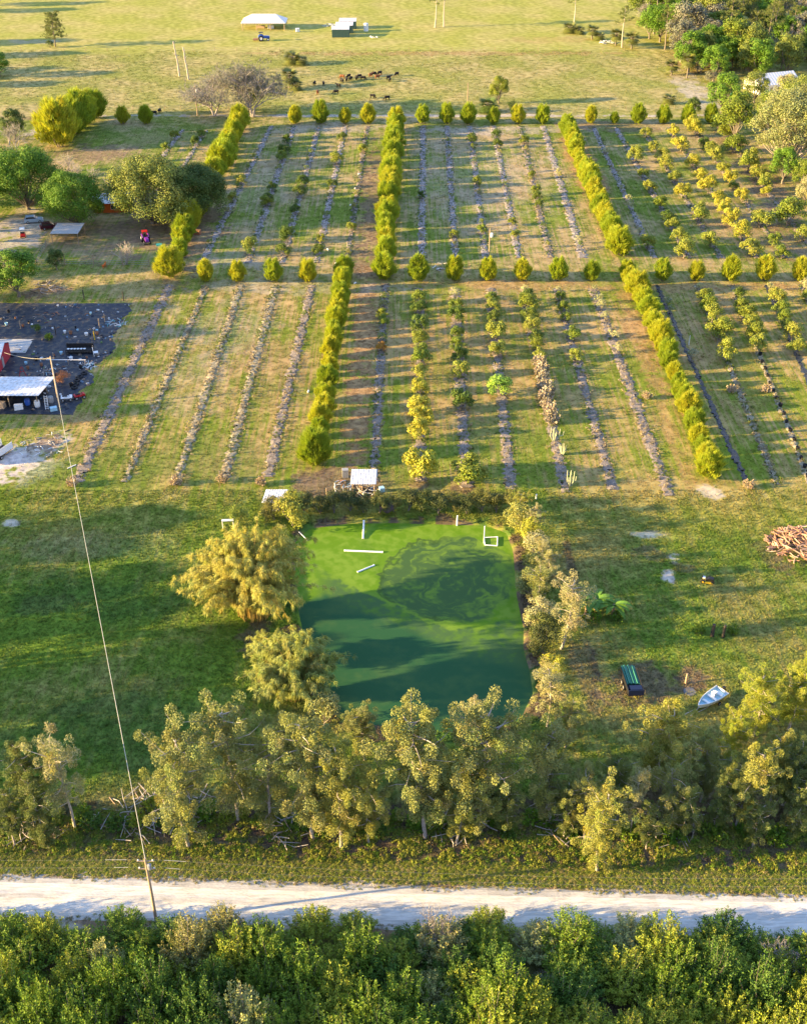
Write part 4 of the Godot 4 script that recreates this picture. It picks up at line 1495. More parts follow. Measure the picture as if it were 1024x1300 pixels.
func cow_mesh(graze: bool) -> ArrayMesh:
	var head := Vector3(1.15, 0.35, 0.1) if graze else Vector3(1.25, 1.35, 0.1)
	var nose := head + (Vector3(0.25, -0.22, 0) if graze else Vector3(0.4, -0.12, 0))
	var b := [[Vector3(-0.6, 1.05, 0), Vector3(0.55, 1.03, 0), 0.33, 0.36], [Vector3(-0.2, 0.88, 0), Vector3(0.3, 0.85, 0), 0.3, 0.3], [Vector3(0.65, 1.12, 0), head, 0.22, 0.14], [head, nose, 0.14, 0.09],
		[Vector3(-0.9, 1.2, 0), Vector3(-1.0, 0.45, 0), 0.05, 0.04]]
	for s in [-1, 1]:
		b.append([Vector3(0.5, 0.8, 0.2 * s), Vector3(0.52, 0.42, 0.2 * s), 0.13, 0.08])
		b.append([Vector3(0.52, 0.42, 0.2 * s), Vector3(0.5, 0.04, 0.2 * s), 0.075, 0.07])
		b.append([Vector3(-0.6, 0.95, 0.2 * s), Vector3(-0.5, 0.62, 0.21 * s), 0.2, 0.12])
		b.append([Vector3(-0.5, 0.62, 0.21 * s), Vector3(-0.72, 0.4, 0.21 * s), 0.1, 0.075])
		b.append([Vector3(-0.72, 0.4, 0.21 * s), Vector3(-0.68, 0.04, 0.21 * s), 0.075, 0.07])
		b.append([head + Vector3(-0.06, 0.08, 0.1 * s), head + Vector3(-0.1, 0.1, 0.27 * s), 0.05, 0.03])
	return blob_mesh(b, 0.075, 22.0)


# ---------------------------------------------------------------- made things
func wheel(o: Node3D, at: Vector3, r: float, w: float, rim: Material) -> void:
	var b := Basis(Vector3.RIGHT, PI / 2)
	var t := MB.new()
	t.lathe([Vector2(r * 0.55, -w / 2), Vector2(r * 0.92, -w / 2), Vector2(r, -w * 0.3), Vector2(r, w * 0.3), Vector2(r * 0.92, w / 2), Vector2(r * 0.55, w / 2)], 14, at, b)
	var wh := part(o, "wheel", t.mesh(), M.rubber)
	var q := MB.new()
	q.lathe([Vector2(0.0, -w * 0.46), Vector2(r * 0.57, -w * 0.46), Vector2(r * 0.57, w * 0.46), Vector2(0.0, w * 0.46)], 10, at, b)
	part(wh, "rim", q.mesh(), rim)


func car(called: String, label: String, at: Vector3, yaw: float, paint: Material, tall: float) -> void:
	var o := thing(called, label, "car", at, yaw)
	var low := MB.new()
	var h := 1.0 * tall
	low.extrude([Vector2(-2.25, 0.35), Vector2(-2.3, 0.75), Vector2(-2.1, h), Vector2(0.9, h), Vector2(2.05, h * 0.86), Vector2(2.3, 0.62), Vector2(2.25, 0.32)], -0.86, 0.86, 0.0)
	part(o, "body", low.mesh(), paint)
	var cab := MB.new()
	var top := h + 0.62
	cab.extrude([Vector2(-2.0, h - 0.01), Vector2(-1.75, top), Vector2(0.15, top), Vector2(0.95, h - 0.01)], -0.74, 0.74)
	part(o, "cabin", cab.mesh(), paint)
	for s in [-1, 1]:
		var g := MB.new()
		g.extrude([Vector2(-1.8, h + 0.06), Vector2(-1.62, top - 0.1), Vector2(0.05, top - 0.1), Vector2(0.62, h + 0.06)], 0.735 * s, 0.755 * s)
		part(o, "side_window", g.mesh(), M.glass)
		var l := MB.new()
		l.box(Vector3(2.2, 0.68, 0.62 * s), Vector3(0.16, 0.14, 0.3))
		part(o, "headlight", l.mesh(), M.white)
		var r := MB.new()
		r.box(Vector3(-2.27, 0.8, 0.66 * s), Vector3(0.08, 0.2, 0.22))
		part(o, "tail_light", r.mesh(), M.red)
		for e in [-1.4, 1.42]:
			wheel(o, Vector3(e, 0.34, 0.8 * s), 0.34, 0.22, M.grey)
	var ws := MB.new()
	ws.quad(Vector3(0.24, top - 0.07, -0.66), Vector3(0.24, top - 0.07, 0.66), Vector3(0.95, h + 0.05, 0.68), Vector3(0.95, h + 0.05, -0.68))
	part(o, "windscreen", ws.mesh(), M.glass)
	var rw := MB.new()
	rw.quad(Vector3(-1.81, top - 0.1, 0.64), Vector3(-1.81, top - 0.1, -0.64), Vector3(-2.02, h + 0.08, -0.66), Vector3(-2.02, h + 0.08, 0.66))
	part(o, "rear_window", rw.mesh(), M.glass)


func tractor(called: String, label: String, at: Vector3, yaw: float, paint: Material, hoop: Material, implement: bool, size := 1.0) -> void:
	var o := thing(called, label, "tractor", at, yaw, "", size)
	var b := MB.new()
	b.extrude([Vector2(-0.5, 0.7), Vector2(-0.5, 1.15), Vector2(0.35, 1.45), Vector2(1.6, 1.35), Vector2(1.75, 1.1), Vector2(1.72, 0.7)], -0.36, 0.36)
	part(o, "hood", b.mesh(), paint)
	for s in [-1, 1]:
		var f := MB.new()
		var pts := []
		for i in 7:
			var a := PI * (0.15 + 0.75 * i / 6.0)
			pts.append(Vector3(-0.9 + cos(a) * 0.9, 0.78 + sin(a) * 0.9, 0.68 * s))
		f.tube(pts, [0.14, 0.14, 0.14, 0.14, 0.14, 0.14, 0.14], 6)
		part(o, "fender", f.mesh(), paint)
		wheel(o, Vector3(-0.9, 0.78, 0.75 * s), 0.78, 0.42, M.white)
		wheel(o, Vector3(1.25, 0.45, 0.62 * s), 0.45, 0.26, M.white)
		var p := MB.new()
		p.tube([Vector3(-1.1, 0.9, 0.5 * s), Vector3(-1.15, 2.35, 0.45 * s)], [0.05, 0.05], 6)
		part(o, "roll_bar", p.mesh(), hoop)
	var t := MB.new()
	t.box(Vector3(-0.85, 2.4, 0), Vector3(1.3, 0.09, 1.2))
	part(o, "canopy", t.mesh(), hoop)
	var s2 := MB.new()
	s2.box(Vector3(-0.85, 1.1, 0), Vector3(0.5, 0.14, 0.5))
	s2.box(Vector3(-1.08, 1.4, 0), Vector3(0.1, 0.5, 0.5))
	part(o, "seat", s2.mesh(), M.black)
	var w := MB.new()
	w.tube([Vector3(-0.3, 1.15, 0), Vector3(-0.5, 1.6, 0)], [0.03, 0.03], 5)
	w.lathe([Vector2(0.22, 0), Vector2(0.25, 0.03), Vector2(0.22, 0.06)], 10, Vector3(-0.5, 1.6, 0))
	part(o, "steering_wheel", w.mesh(), M.black)
	if implement:
		var m := MB.new()
		m.box(Vector3(-2.6, 0.45, 0), Vector3(1.5, 0.25, 1.9))
		m.box(Vector3(-1.8, 0.6, 0), Vector3(0.5, 0.12, 0.5))
		part(o, "mower_deck", m.mesh(), M.rust)


# a corrugated sheet roof with its thickness, corners a b c d going round
func sheet_roof(o: Node3D, called: String, a: Vector3, b: Vector3, c: Vector3, d: Vector3, ribs: int, m: Material) -> void:
	var mb := MB.new()
	var nn := (d - a).cross(b - a).normalized()
	if nn.y < 0:
		nn = -nn
	for i in ribs * 4:
		var t0 := float(i) / (ribs * 4)
		var t1 := float(i + 1) / (ribs * 4)
		var h0: float = [0.0, 0.0, 0.025, 0.025][i % 4]
		var h1: float = [0.0, 0.025, 0.025, 0.0][i % 4]
		var q := [a.lerp(b, t0) + nn * h0, a.lerp(b, t1) + nn * h1, d.lerp(c, t1) + nn * h1, d.lerp(c, t0) + nn * h0]
		if (q[2] - q[0]).cross(q[1] - q[0]).dot(nn) < 0:
			q.reverse()
		mb.quad(q[0], q[1], q[2], q[3])
		mb.quad(q[3] - nn * 0.03, q[2] - nn * 0.03, q[1] - nn * 0.03, q[0] - nn * 0.03)
	part(o, called, mb.mesh(), m)


func post(o: Node3D, called: String, foot: Vector3, top: Vector3, r: float, m: Material, sides := 6) -> MeshInstance3D:
	var mb := MB.new()
	mb.tube([foot, top], [r, r * 0.92], sides)
	return part(o, called, mb.mesh(), m)


func boxed(o: Node3D, called: String, at: Vector3, size: Vector3, m: Material, b := Basis()) -> MeshInstance3D:
	var mb := MB.new()
	mb.box(at, size, b)
	return part(o, called, mb.mesh(), m)


func lone_box(called: String, label: String, category: String, x: float, z: float, size: Vector3, yaw: float, m: Material, group := "", lift := 0.0) -> void:
	var o := thing(called, label, category, on(x, z, lift), yaw, group)
	var mb := MB.new()
	mb.wedge(Vector3(0, size.y / 2, 0), size, Vector2(0.94, 0.94))
	part(o, "body", mb.mesh(), m)
	var lid := MB.new()
	lid.wedge(Vector3(0, size.y + 0.025, 0), Vector3(size.x * 1.02, 0.06, size.z * 1.02), Vector2(0.95, 0.95))
	part(o, "lid", lid.mesh(), m)


func sag(a: Vector3, b: Vector3, drop: float, r: float) -> ArrayMesh:
	var pts := []
	var rad := []
	for i in 25:
		var t := i / 24.0
		pts.append(a.lerp(b, t) - Vector3(0, 4 * drop * t * (1 - t), 0))
		rad.append(r)
	var mb := MB.new()
	mb.tube(pts, rad, 5)
	return mb.mesh()


func brush_pile(called: String, label: String, x: float, z: float, r: float, h: float, count: int, length: float, thick: float, m: Array, piece: String) -> void:
	var o := thing(called, label, "brush pile", on(x, z), 0.0)
	var shapes := []
	for i in 4:
		var mb := MB.new()
		var l := length * rng.randf_range(0.6, 1.2)
		mb.tube([Vector3(-l / 2, 0, 0), Vector3(0, rng.randf_range(-0.1, 0.1) * l, rng.randf_range(-0.08, 0.08) * l), Vector3(l / 2, 0, 0)], [thick, thick * 0.85, thick * 0.5], 5)
		shapes.append(mb.mesh())
	for i in count:
		var k := sqrt(rng.randf())
		var a := rng.randf() * TAU
		var p := part(o, piece, shapes[i % 4], m[i % m.size()])
		p.position = Vector3(cos(a) * k * r, thick + h * (1 - k * k) * rng.randf(), sin(a) * k * r)
		p.rotation = Vector3(rng.randf_range(-0.3, 0.3), rng.randf() * TAU, rng.randf_range(-0.35, 0.35))


func windowed_house(o: Node3D, w: float, d: float, h: float, rise: float, wall: Material, roof: Material) -> void:
	boxed(o, "wall", Vector3(0, h / 2, 0), Vector3(w, h, d), wall)
	for s in [-1, 1]:
		sheet_roof(o, "roof_panel", Vector3(-w / 2 - 0.5, h - 0.1, s * (d / 2 + 0.5)), Vector3(w / 2 + 0.5, h - 0.1, s * (d / 2 + 0.5)), Vector3(w / 2 + 0.5, h + rise, 0), Vector3(-w / 2 - 0.5, h + rise, 0), int(w), roof)
		var g := MB.new()
		g.extrude([Vector2(-d / 2, h), Vector2(0, h + rise - 0.15), Vector2(d / 2, h)], -0.06, 0.06)
		var q := part(o, "gable", g.mesh(), wall)
		q.position = Vector3(s * (w / 2 - 0.07), 0, 0)
		q.rotation.y = PI / 2
	for i in int(w / 3):
		var x := -w / 2 + 1.5 + i * 3.0
		var f := boxed(o, "window", Vector3(x, h * 0.55, d / 2 + 0.02), Vector3(1.1, 1.1, 0.1), M.white)
		boxed(f, "pane", Vector3(x, h * 0.55, d / 2 + 0.06), Vector3(0.94, 0.94, 0.06), M.glass)
	boxed(o, "door", Vector3(w / 2 + 0.02, 1.0, d * 0.2), Vector3(0.1, 2.0, 0.95), M.grey)


func build_farm() -> void:
	# pavilion in the far pasture
	var o := thing("pavilion", "white hip roofed open pavilion in the far pasture", "pavilion", on(-55.5, -502.0))
	var w := 8.9
	var d := 5.2
	var e := 2.6
	var top := 5.2
	var r0 := Vector3(-4.6, top, 0)
	var r1 := Vector3(4.6, top, 0)
	sheet_roof(o, "roof_panel", Vector3(-w, e, d), Vector3(w, e, d), r1, r0, 22, M.roof)
	sheet_roof(o, "roof_panel", Vector3(-w, e, -d), Vector3(w, e, -d), r1, r0, 22, M.roof)
	for s in [-1, 1]:
		var m := MB.new()
		var tip: Vector3 = r1 if s > 0 else r0
		var q := [Vector3(w * s, e, d), Vector3(w * s, e, -d), tip]
		m.tri(q[0], q[1], q[2]) if s > 0 else m.tri(q[1], q[0], q[2])
		m.tri(q[1] - Vector3(0, 0.05, 0), q[0] - Vector3(0, 0.05, 0), q[2] - Vector3(0, 0.05, 0))
		part(o, "hip_panel", m.mesh(), M.roof)
		for i in 4:
			post(o, "post", Vector3(-8.3 + i * 5.53, -0.3, s * 4.8), Vector3(-8.3 + i * 5.53, e + 0.05, s * 4.8), 0.14, M.timber)
		boxed(o, "eave_beam", Vector3(0, e - 0.1, s * 4.8), Vector3(16.9, 0.2, 0.14), M.timber)
	lone_box("crate", "white crate stored beneath the pavilion", "crate", -53.0, -501.0, Vector3(2.4, 1.1, 1.6), 0.2, M.white)
	lone_box("crate", "brown wooden crate beneath the pavilion", "crate", -57.0, -501.5, Vector3(3.2, 0.8, 1.4), -0.1, M.timber)
	lone_box("water_trough", "small white tub right of the pavilion", "tub", -41.8, -494.7, Vector3(1.4, 1.2, 1.2), 0.3, M.white)
	tractor("tractor", "blue tractor with mower before the pavilion", on(-53.4, -478.0), 0.1, M.blue, M.black, true, 1.25)
	var k := 0
	for q in [[-24.4, -486.0, "nearest"], [-23.2, -493.0, "middle"], [-22.2, -501.0, "farthest"]]:
		var c := thing("storage_shed", "dark green storage shed with pale roof, %s of three" % q[2], "shed", on(q[0], q[1]), 0.0, "green storage sheds")
		boxed(c, "wall", Vector3(0, 1.45, 0), Vector3(6.6, 2.9, 4.6), M.green_steel)
		for i in 12:
			boxed(c, "rib", Vector3(-3.0 + i * 0.545, 1.45, 2.33), Vector3(0.12, 2.86, 0.06), M.green_steel)
		sheet_roof(c, "roof", Vector3(-3.45, 2.95, 2.5), Vector3(3.45, 2.95, 2.5), Vector3(3.45, 3.35, -2.5), Vector3(-3.45, 3.35, -2.5), 14, M.roof)
		k += 1
	var tank := thing("water_tank", "white upright tank right of the storage sheds", "tank", on(-14.8, -495.5))
	var m := MB.new()
	m.lathe([Vector2(0.95, -0.1), Vector2(0.95, 2.7), Vector2(0.85, 2.85), Vector2(0.3, 3.0)], 16)
	part(tank, "body", m.mesh(), M.white)
	m = MB.new()
	m.lathe([Vector2(0.3, 2.98), Vector2(0.3, 3.1), Vector2(0.0, 3.12)], 10)
	part(tank, "lid", m.mesh(), M.grey)
	brush_pile("scrap_heap", "pale scrap heap left of the storage sheds", -30.0, -506.0, 2.6, 0.7, 26, 2.0, 0.12, [M.white, M.grey], "board")
	brush_pile("scrap_heap", "white sheets lying right of the storage sheds", -11.5, -484.0, 1.5, 0.3, 10, 1.6, 0.1, [M.white], "board")
	brush_pile("rubble_heap", "pale rubble heap at the pasture's right corner", 77.5, -474.0, 2.6, 0.7, 30, 1.6, 0.16, [M.white, M.concrete], "block")
	# cattle
	var grazing := cow_mesh(true)
	var standing := cow_mesh(false)
	k = 0
	var herd := COWS.duplicate()
	herd.sort_custom(func(a, b): return a[0] < b[0])
	var ko := 0
	for c in herd:
		var brown: bool = c[2] == "o"
		var n: int = ko if brown else k
		single("cow", standing if (k + ko) % 3 == 0 else grazing, M.hide_brown if brown else M.hide_black, "%s cow, %s of its colour from left in the pasture herd" % ["orange-brown" if brown else "black", nth(n)], "cow", on(c[0], c[1]), rng.randf() * TAU, "cattle herd in the pasture", 0.98)
		if brown:
			ko += 1
		else:
			k += 1
	# dead trunks and poles at the pasture's near edge
	for q in [[-77.1, -422.4, 11.5, "taller dead white trunk standing in the pasture"], [-73.2, -418.0, 10.5, "shorter dead white trunk beside the taller one"]]:
		var t := MB.new()
		limb(t, Vector3(0, -0.4, 0), Vector3(-0.9, q[2], 0.3), 0.33, 0.2, 0.03, 7, 6)
		var dt := thing("dead_tree", q[3], "dead tree", on(q[0], q[1]), 0.0, "dead trunks in the pasture")
		part(dt, "trunk", t.mesh(), M.pale_bark)
		var b := MB.new()
		for i in 6:
			var y: float = q[2] * rng.randf_range(0.5, 1.0)
			limb(b, Vector3(-0.9 * y / q[2], y, 0.3 * y / q[2]), Vector3(-0.9 * y / q[2], y, 0) + Vector3(rng.randf_range(-1.6, 1.6), rng.randf_range(0.1, 0.9), rng.randf_range(-1, 1)), 0.09, 0.03, 0.1, 4, 3)
		part(dt, "limbs", b.mesh(), M.pale_bark)
	utility_pole("utility_pole", "utility pole with white transformer at the pasture's edge", -63.7, -372.7, 9.0, true, 0.0)
	utility_pole("utility_pole", "thin bare pole behind the far shrub row", 20.4, -386.5, 6.5, false, 0.0)
	utility_pole("utility_pole", "pole with white box inside the far field", 19.4, -256.0, 6.6, true, 0.0)
	# pasture fence along the track
	var f := thing("wire_fence", "long wire fence between the far field and pasture", "fence", Vector3(0, 0, 0))
	for i in 52:
		var x := -130.0 + i * 5.0
		post(f, "post", on(x, -380.0, -0.3), on(x, -380.0, 1.25), 0.07, M.wood)
	for y in [0.4, 0.8, 1.15]:
		post(f, "wire", Vector3(-130, y, -380.0), Vector3(125, y, -380.0), 0.012, M.grey, 4)
	f = thing("wire_fence", "wire fence across the far pasture before the smooth grass", "fence", Vector3(0, 0, 0))
	for i in 30:
		var x := -150.0 + i * 8.0
		post(f, "post", on(x, -461.0, -0.3), on(x, -461.0, 1.25), 0.07, M.wood)
	for y in [0.5, 1.1]:
		post(f, "wire", Vector3(-150, y, -461.0), Vector3(82, y, -461.0), 0.012, M.grey, 4)
	# the house at the right
	o = thing("house", "white roofed house half hidden at the upper right", "house", on(121.5, -404.0), 0.35)
	windowed_house(o, 15.0, 9.0, 3.0, 2.6, M.white, M.roof)
	o = thing("house_wing", "lower white roofed garage beside the hidden house", "garage", on(129.0, -394.0), 0.35 + PI / 2)
	windowed_house(o, 9.0, 7.0, 2.6, 2.0, M.white, M.roof)
	car("parked_car", "white car parked behind the hidden house", on(131.0, -415.0), 0.2, M.white, 1.0)
	o = thing("paddling_pool", "small turquoise tub beside the right lane", "tub", on(108.5, -398.0))
	m = MB.new()
	m.lathe([Vector2(1.0, -0.05), Vector2(1.5, 0.0), Vector2(1.55, 0.55), Vector2(1.4, 0.6), Vector2(1.35, 0.35), Vector2(0.0, 0.35)], 16)
	part(o, "shell", m.mesh(), M.teal)


func utility_pole(called: String, label: String, x: float, z: float, h: float, can: bool, yaw: float) -> Node3D:
	var o := thing(called, label, "utility pole", on(x, z), yaw)
	var m := MB.new()
	m.tube([Vector3(0, -0.5, 0), Vector3(0.02, h * 0.5, 0), Vector3(0, h, 0)], [0.17, 0.145, 0.115], 8)
	part(o, "pole", m.mesh(), M.timber)
	if can:
		m = MB.new()
		m.lathe([Vector2(0.0, 0), Vector2(0.3, 0), Vector2(0.32, 0.1), Vector2(0.32, 0.85), Vector2(0.26, 0.95), Vector2(0.0, 0.98)], 12, Vector3(0.42, h - 2.0, 0.1))
		part(o, "transformer", m.mesh(), M.white)
		m = MB.new()
		m.tube([Vector3(0.1, h - 1.5, 0), Vector3(0.3, h - 1.5, 0.06)], [0.04, 0.04], 5)
		part(o, "bracket", m.mesh(), M.grey)
	return o


func build_yard() -> void:
	# cars, cart, pergola and fence under the oaks
	car("parked_car", "silver-blue estate car parked under the oaks", on(-89.6, -278.0), 0.25, M.silver_blue, 1.08)
	car("parked_car", "dark maroon car parked beside the silver-blue one", on(-84.6, -273.6), 0.4, M.maroon, 1.0)
	var o := thing("golf_cart", "white roofed golf cart below the parked cars", "golf cart", on(-89.6, -268.2), -1.3)
	boxed(o, "body", Vector3(0, 0.5, 0), Vector3(2.3, 0.45, 1.15), M.red)
	boxed(o, "seat", Vector3(-0.3, 0.85, 0), Vector3(0.55, 0.25, 1.05), M.black)
	boxed(o, "canopy", Vector3(-0.2, 1.95, 0), Vector3(1.7, 0.08, 1.2), M.white)
	for s in [-1, 1]:
		for x in [-0.9, 0.55]:
			post(o, "canopy_post", Vector3(x, 0.6, 0.52 * s), Vector3(x, 1.95, 0.52 * s), 0.03, M.grey)
		for x in [-0.75, 0.8]:
			wheel(o, Vector3(x, 0.26, 0.52 * s), 0.26, 0.18, M.grey)
	o = thing("pergola", "grey slatted pergola on thin posts before the round oak", "pergola", on(-78.2, -266.0))
	for s in [-1, 1]:
		for d in [-1, 1]:
			post(o, "post", Vector3(3.0 * s, -0.3, 3.3 * d), Vector3(3.0 * s, 2.7, 3.3 * d), 0.07, M.wood)
		boxed(o, "beam", Vector3(3.0 * s, 2.78, 0), Vector3(0.1, 0.16, 7.0), M.wood)
	for i in 22:
		boxed(o, "slat", Vector3(0, 2.9, -3.4 + i * 0.324), Vector3(6.4, 0.05, 0.24), M.concrete)
	tractor("play_tractor", "purple small tractor with a red frame under the oak", on(-59.9, -264.5), -1.2, M.purple, M.red, false, 1.05)
	lone_box("tool_box", "small teal box right of the purple tractor", "box", -52.6, -261.5, Vector3(1.0, 0.5, 0.7), 0.4, M.teal)
	lone_box("tool_box", "flat turquoise box beside the left far hedge", "box", -56.6, -262.6, Vector3(1.3, 0.35, 0.8), 0.1, M.teal)
	o = thing("shed", "orange walled shed hidden between the oaks", "shed", on(-72.5, -288.0), 0.1)
	windowed_house(o, 8.0, 6.0, 2.6, 1.4, M.orange, M.roof)
	lone_box("fish_box", "white chest showing between the oak crowns", "box", -73.0, -297.0, Vector3(2.6, 1.6, 1.6), 0.3, M.white)
	# farm junk under the great oak
	lone_box("machine", "dark machine in the shade of the great oak", "machine", -52.0, -268.5, Vector3(3.2, 1.2, 1.5), 0.3, M.black)
	lone_box("machine", "rusty machine beside the dark one under the oak", "machine", -49.0, -270.0, Vector3(2.0, 1.0, 1.2), -0.2, M.rust)
	o = thing("yard_fence", "wire and post fence round the oak yard", "fence", Vector3.ZERO)
	var run := [Vector2(-83.0, -273.8), Vector2(-82.6, -262.0), Vector2(-82.0, -251.0), Vector2(-75.5, -250.6), Vector2(-69.0, -250.2), Vector2(-62.5, -250.0), Vector2(-56.6, -250.0)]
	for i in run.size():
		post(o, "post", on(run[i].x, run[i].y, -0.4), on(run[i].x, run[i].y, 2.5 if i in [3, 4] else 1.6), 0.1, M.wood)
		if i > 0:
			for y in [0.35, 0.8, 1.25]:
				post(o, "wire", on(run[i - 1].x, run[i - 1].y, y), on(run[i].x, run[i].y, y), 0.025, M.grey, 4)
			var a: Vector3 = on(run[i - 1].x, run[i - 1].y, 0.1)
			var b: Vector3 = on(run[i].x, run[i].y, 0.1)
			for q in 8:
				post(o, "picket", a.lerp(b, (q + 0.5) / 8), a.lerp(b, (q + 0.5) / 8) + Vector3(0, 1.15, 0), 0.03, M.wood, 4)
	var dog := blob_mesh([[Vector3(-0.3, 0.5, 0), Vector3(0.3, 0.52, 0), 0.13, 0.15], [Vector3(0.35, 0.58, 0), Vector3(0.52, 0.75, 0), 0.09, 0.08], [Vector3(0.52, 0.75, 0), Vector3(0.7, 0.7, 0), 0.08, 0.05], [Vector3(-0.4, 0.56, 0), Vector3(-0.7, 0.75, 0), 0.035, 0.025],
		[Vector3(0.28, 0.45, 0.09), Vector3(0.3, 0.03, 0.09), 0.06, 0.04], [Vector3(0.28, 0.45, -0.09), Vector3(0.3, 0.03, -0.09), 0.06, 0.04], [Vector3(-0.3, 0.45, 0.09), Vector3(-0.24, 0.28, 0.09), 0.09, 0.05], [Vector3(-0.24, 0.28, 0.09), Vector3(-0.33, 0.03, 0.09), 0.05, 0.035],
		[Vector3(-0.3, 0.45, -0.09), Vector3(-0.24, 0.28, -0.09), 0.09, 0.05], [Vector3(-0.24, 0.28, -0.09), Vector3(-0.33, 0.03, -0.09), 0.05, 0.035], [Vector3(0.5, 0.8, 0.06), Vector3(0.47, 0.9, 0.08), 0.03, 0.015], [Vector3(0.5, 0.8, -0.06), Vector3(0.47, 0.9, -0.08), 0.03, 0.015]], 0.035, 45.0)
	single("dog", dog, M.orange, "orange-brown dog standing by the yard fence", "dog", on(-66.4, -248.8), 1.2, "", 1.35)
	# the black cloth yard
	var mb := MB.new()
	for j in 40:
		for i in 40:
			var q := []
			for e in [[i, j], [i + 1, j], [i + 1, j + 1], [i, j + 1]]:
				var z: float = -181.5 - 48.0 * e[1] / 40.0
				var edge: float = cloth_edge(z)
				var x: float = lerpf(-96.0, edge, e[0] / 40.0)
				q.append(on(x, z, 0.04 + (0.12 * (0.5 + hills.get_noise_2d(x * 14.0, z * 14.0))) * float(e[0] < 40) - 0.09 * float(e[0] == 40)))
			mb.quad(q[0], q[3], q[2], q[1])
	setting("ground_cloth", mb.mesh(), M.cloth)
	# buildings of that yard
	o = thing("barn", "small red walled barn with white roof in the black yard", "barn", on(-79.5, -201.5))
	windowed_house(o, 9.0, 7.0, 2.8, 1.5, M.barn_red, M.roof)
	o = thing("open_shed", "open fronted shed with flat white roof at the left edge", "shed", on(-70.0, -187.0))
	sheet_roof(o, "roof", Vector3(-9.0, 2.75, 3.6), Vector3(6.2, 2.75, 3.6), Vector3(7.6, 3.1, -3.0), Vector3(-9.0, 3.1, -3.0), 20, M.roof)
	for s in [-1, 1]:
		for x in [-5.0, 0.6, 5.6]:
			post(o, "post", Vector3(x, -0.3, 2.9 * s), Vector3(x, 2.78, 2.9 * s), 0.1, M.wood)
	boxed(o, "back_wall", Vector3(-1.5, 1.3, -2.95), Vector3(14.0, 2.6, 0.1), M.dark_wood)
	mb = MB.new()
	mb.box(Vector3(0, 0.06, 0), Vector3(9, 0.16, 6))
	var slab := setting("concrete_slab", mb.mesh(), M.concrete)
	slab.position = on(-77.0, -209.0)
	# the long black bench
	o = thing("potting_bench", "long black potting bench with white bowls on it", "bench", on(-62.0, -206.0), 0.03)
	boxed(o, "top", Vector3(0, 0.9, 0), Vector3(5.2, 0.12, 1.6), M.black)
	boxed(o, "back", Vector3(0, 1.3, -0.75), Vector3(5.2, 0.75, 0.08), M.black)
	boxed(o, "shelf", Vector3(0, 0.35, 0), Vector3(5.0, 0.08, 1.4), M.black)
	for s in [-1, 1]:
		for d in [-1, 1]:
			post(o, "leg", Vector3(2.5 * s, -0.2, 0.7 * d), Vector3(2.5 * s, 0.88, 0.7 * d), 0.07, M.black)
	for i in 6:
		var bm := MB.new()
		bm.lathe([Vector2(0.12, 0), Vector2(0.28, 0.18), Vector2(0.24, 0.18), Vector2(0.0, 0.05)], 10)
		single("bowl", bm.mesh(), M.white, "white bowl, %s from left on the black potting bench" % nth(i), "bowl", on(-64.0 + i * 0.62, -205.5, 0.96), 0.0, "white bowls on the bench")
	o = thing("white_chair", "white metal chair right of the potting bench", "chair", on(-58.6, -204.6), 0.3)
	for s in [-1, 1]:
		post(o, "front_leg", Vector3(0.35, -0.1, 0.4 * s), Vector3(0.35, 0.8, 0.4 * s), 0.05, M.pipe)
		post(o, "back_leg", Vector3(-0.4, -0.1, 0.4 * s), Vector3(-0.5, 1.7, 0.4 * s), 0.05, M.pipe)
	boxed(o, "seat", Vector3(0, 0.8, 0), Vector3(0.85, 0.08, 0.9), M.white)
	boxed(o, "backrest", Vector3(-0.47, 1.4, 0), Vector3(0.07, 0.5, 0.86), M.white)
	o = thing("pipe_rail", "long white pipe rail on low posts before the bench", "rail", on(-63.0, -200.8), 0.0)
	post(o, "rail", Vector3(-3.6, 1.15, 0), Vector3(3.4, 1.1, 0), 0.07, M.pipe)
	for x in [-3.4, 0.0, 3.2]:
		post(o, "post", Vector3(x, -0.2, 0), Vector3(x, 1.1, 0), 0.06, M.wood)
	# posts
	var k := 0
	for q in [[-67.0, -231.5, 2.4, "d"], [-58.6, -231.0, 2.2, "d"], [-60.6, -217.0, 2.4, "w"], [-60.4, -211.5, 2.2, "y"], [-60.2, -220.0, 2.0, "w"], [-68.6, -214.0, 2.2, "d"], [-76.4, -217.0, 2.0, "w"], [-59.6, -206.5, 1.5, "w"], [-66.5, -203.5, 1.5, "w"]]:
		single("yard_post", post_mesh(q[2], 0.12), M.dark_wood if q[3] == "d" else (M.timber if q[3] == "w" else M.yellow), "upright %s post, %s listed from the yard's far corner" % [{"d": "dark", "w": "pale", "y": "yellow"}[q[3]], nth(k)], "post", on(q[0], q[1], -0.2), 0.0, "posts in the black yard")
		k += 1
	# plants of the yard
	plant("flower_bush", "bush with orange blossom beside the pole in the black yard", "bush", P.hedge[0], leafy(0.5, 0.22, 0.10), M.bark, -62.4, -193.6, 0.72)
	plant("yard_bush", "small green bush in the middle of the black yard", "bush", P.hedge[1], M.citrus.d[0], M.bark, -72.5, -214.5, 0.6)
	plant("yard_bush", "low creeping plant left of the potting bench", "bush", P.low[0], M.thicket.g, M.bark, -69.5, -212.0, 0.8)
	# nursery pots and buckets standing about
	var pot := MB.new()
	pot.lathe([Vector2(0.0, 0.02), Vector2(0.16, 0.0), Vector2(0.23, 0.38), Vector2(0.2, 0.38), Vector2(0.17, 0.28), Vector2(0.0, 0.28)], 10)
	var pm := pot.mesh()
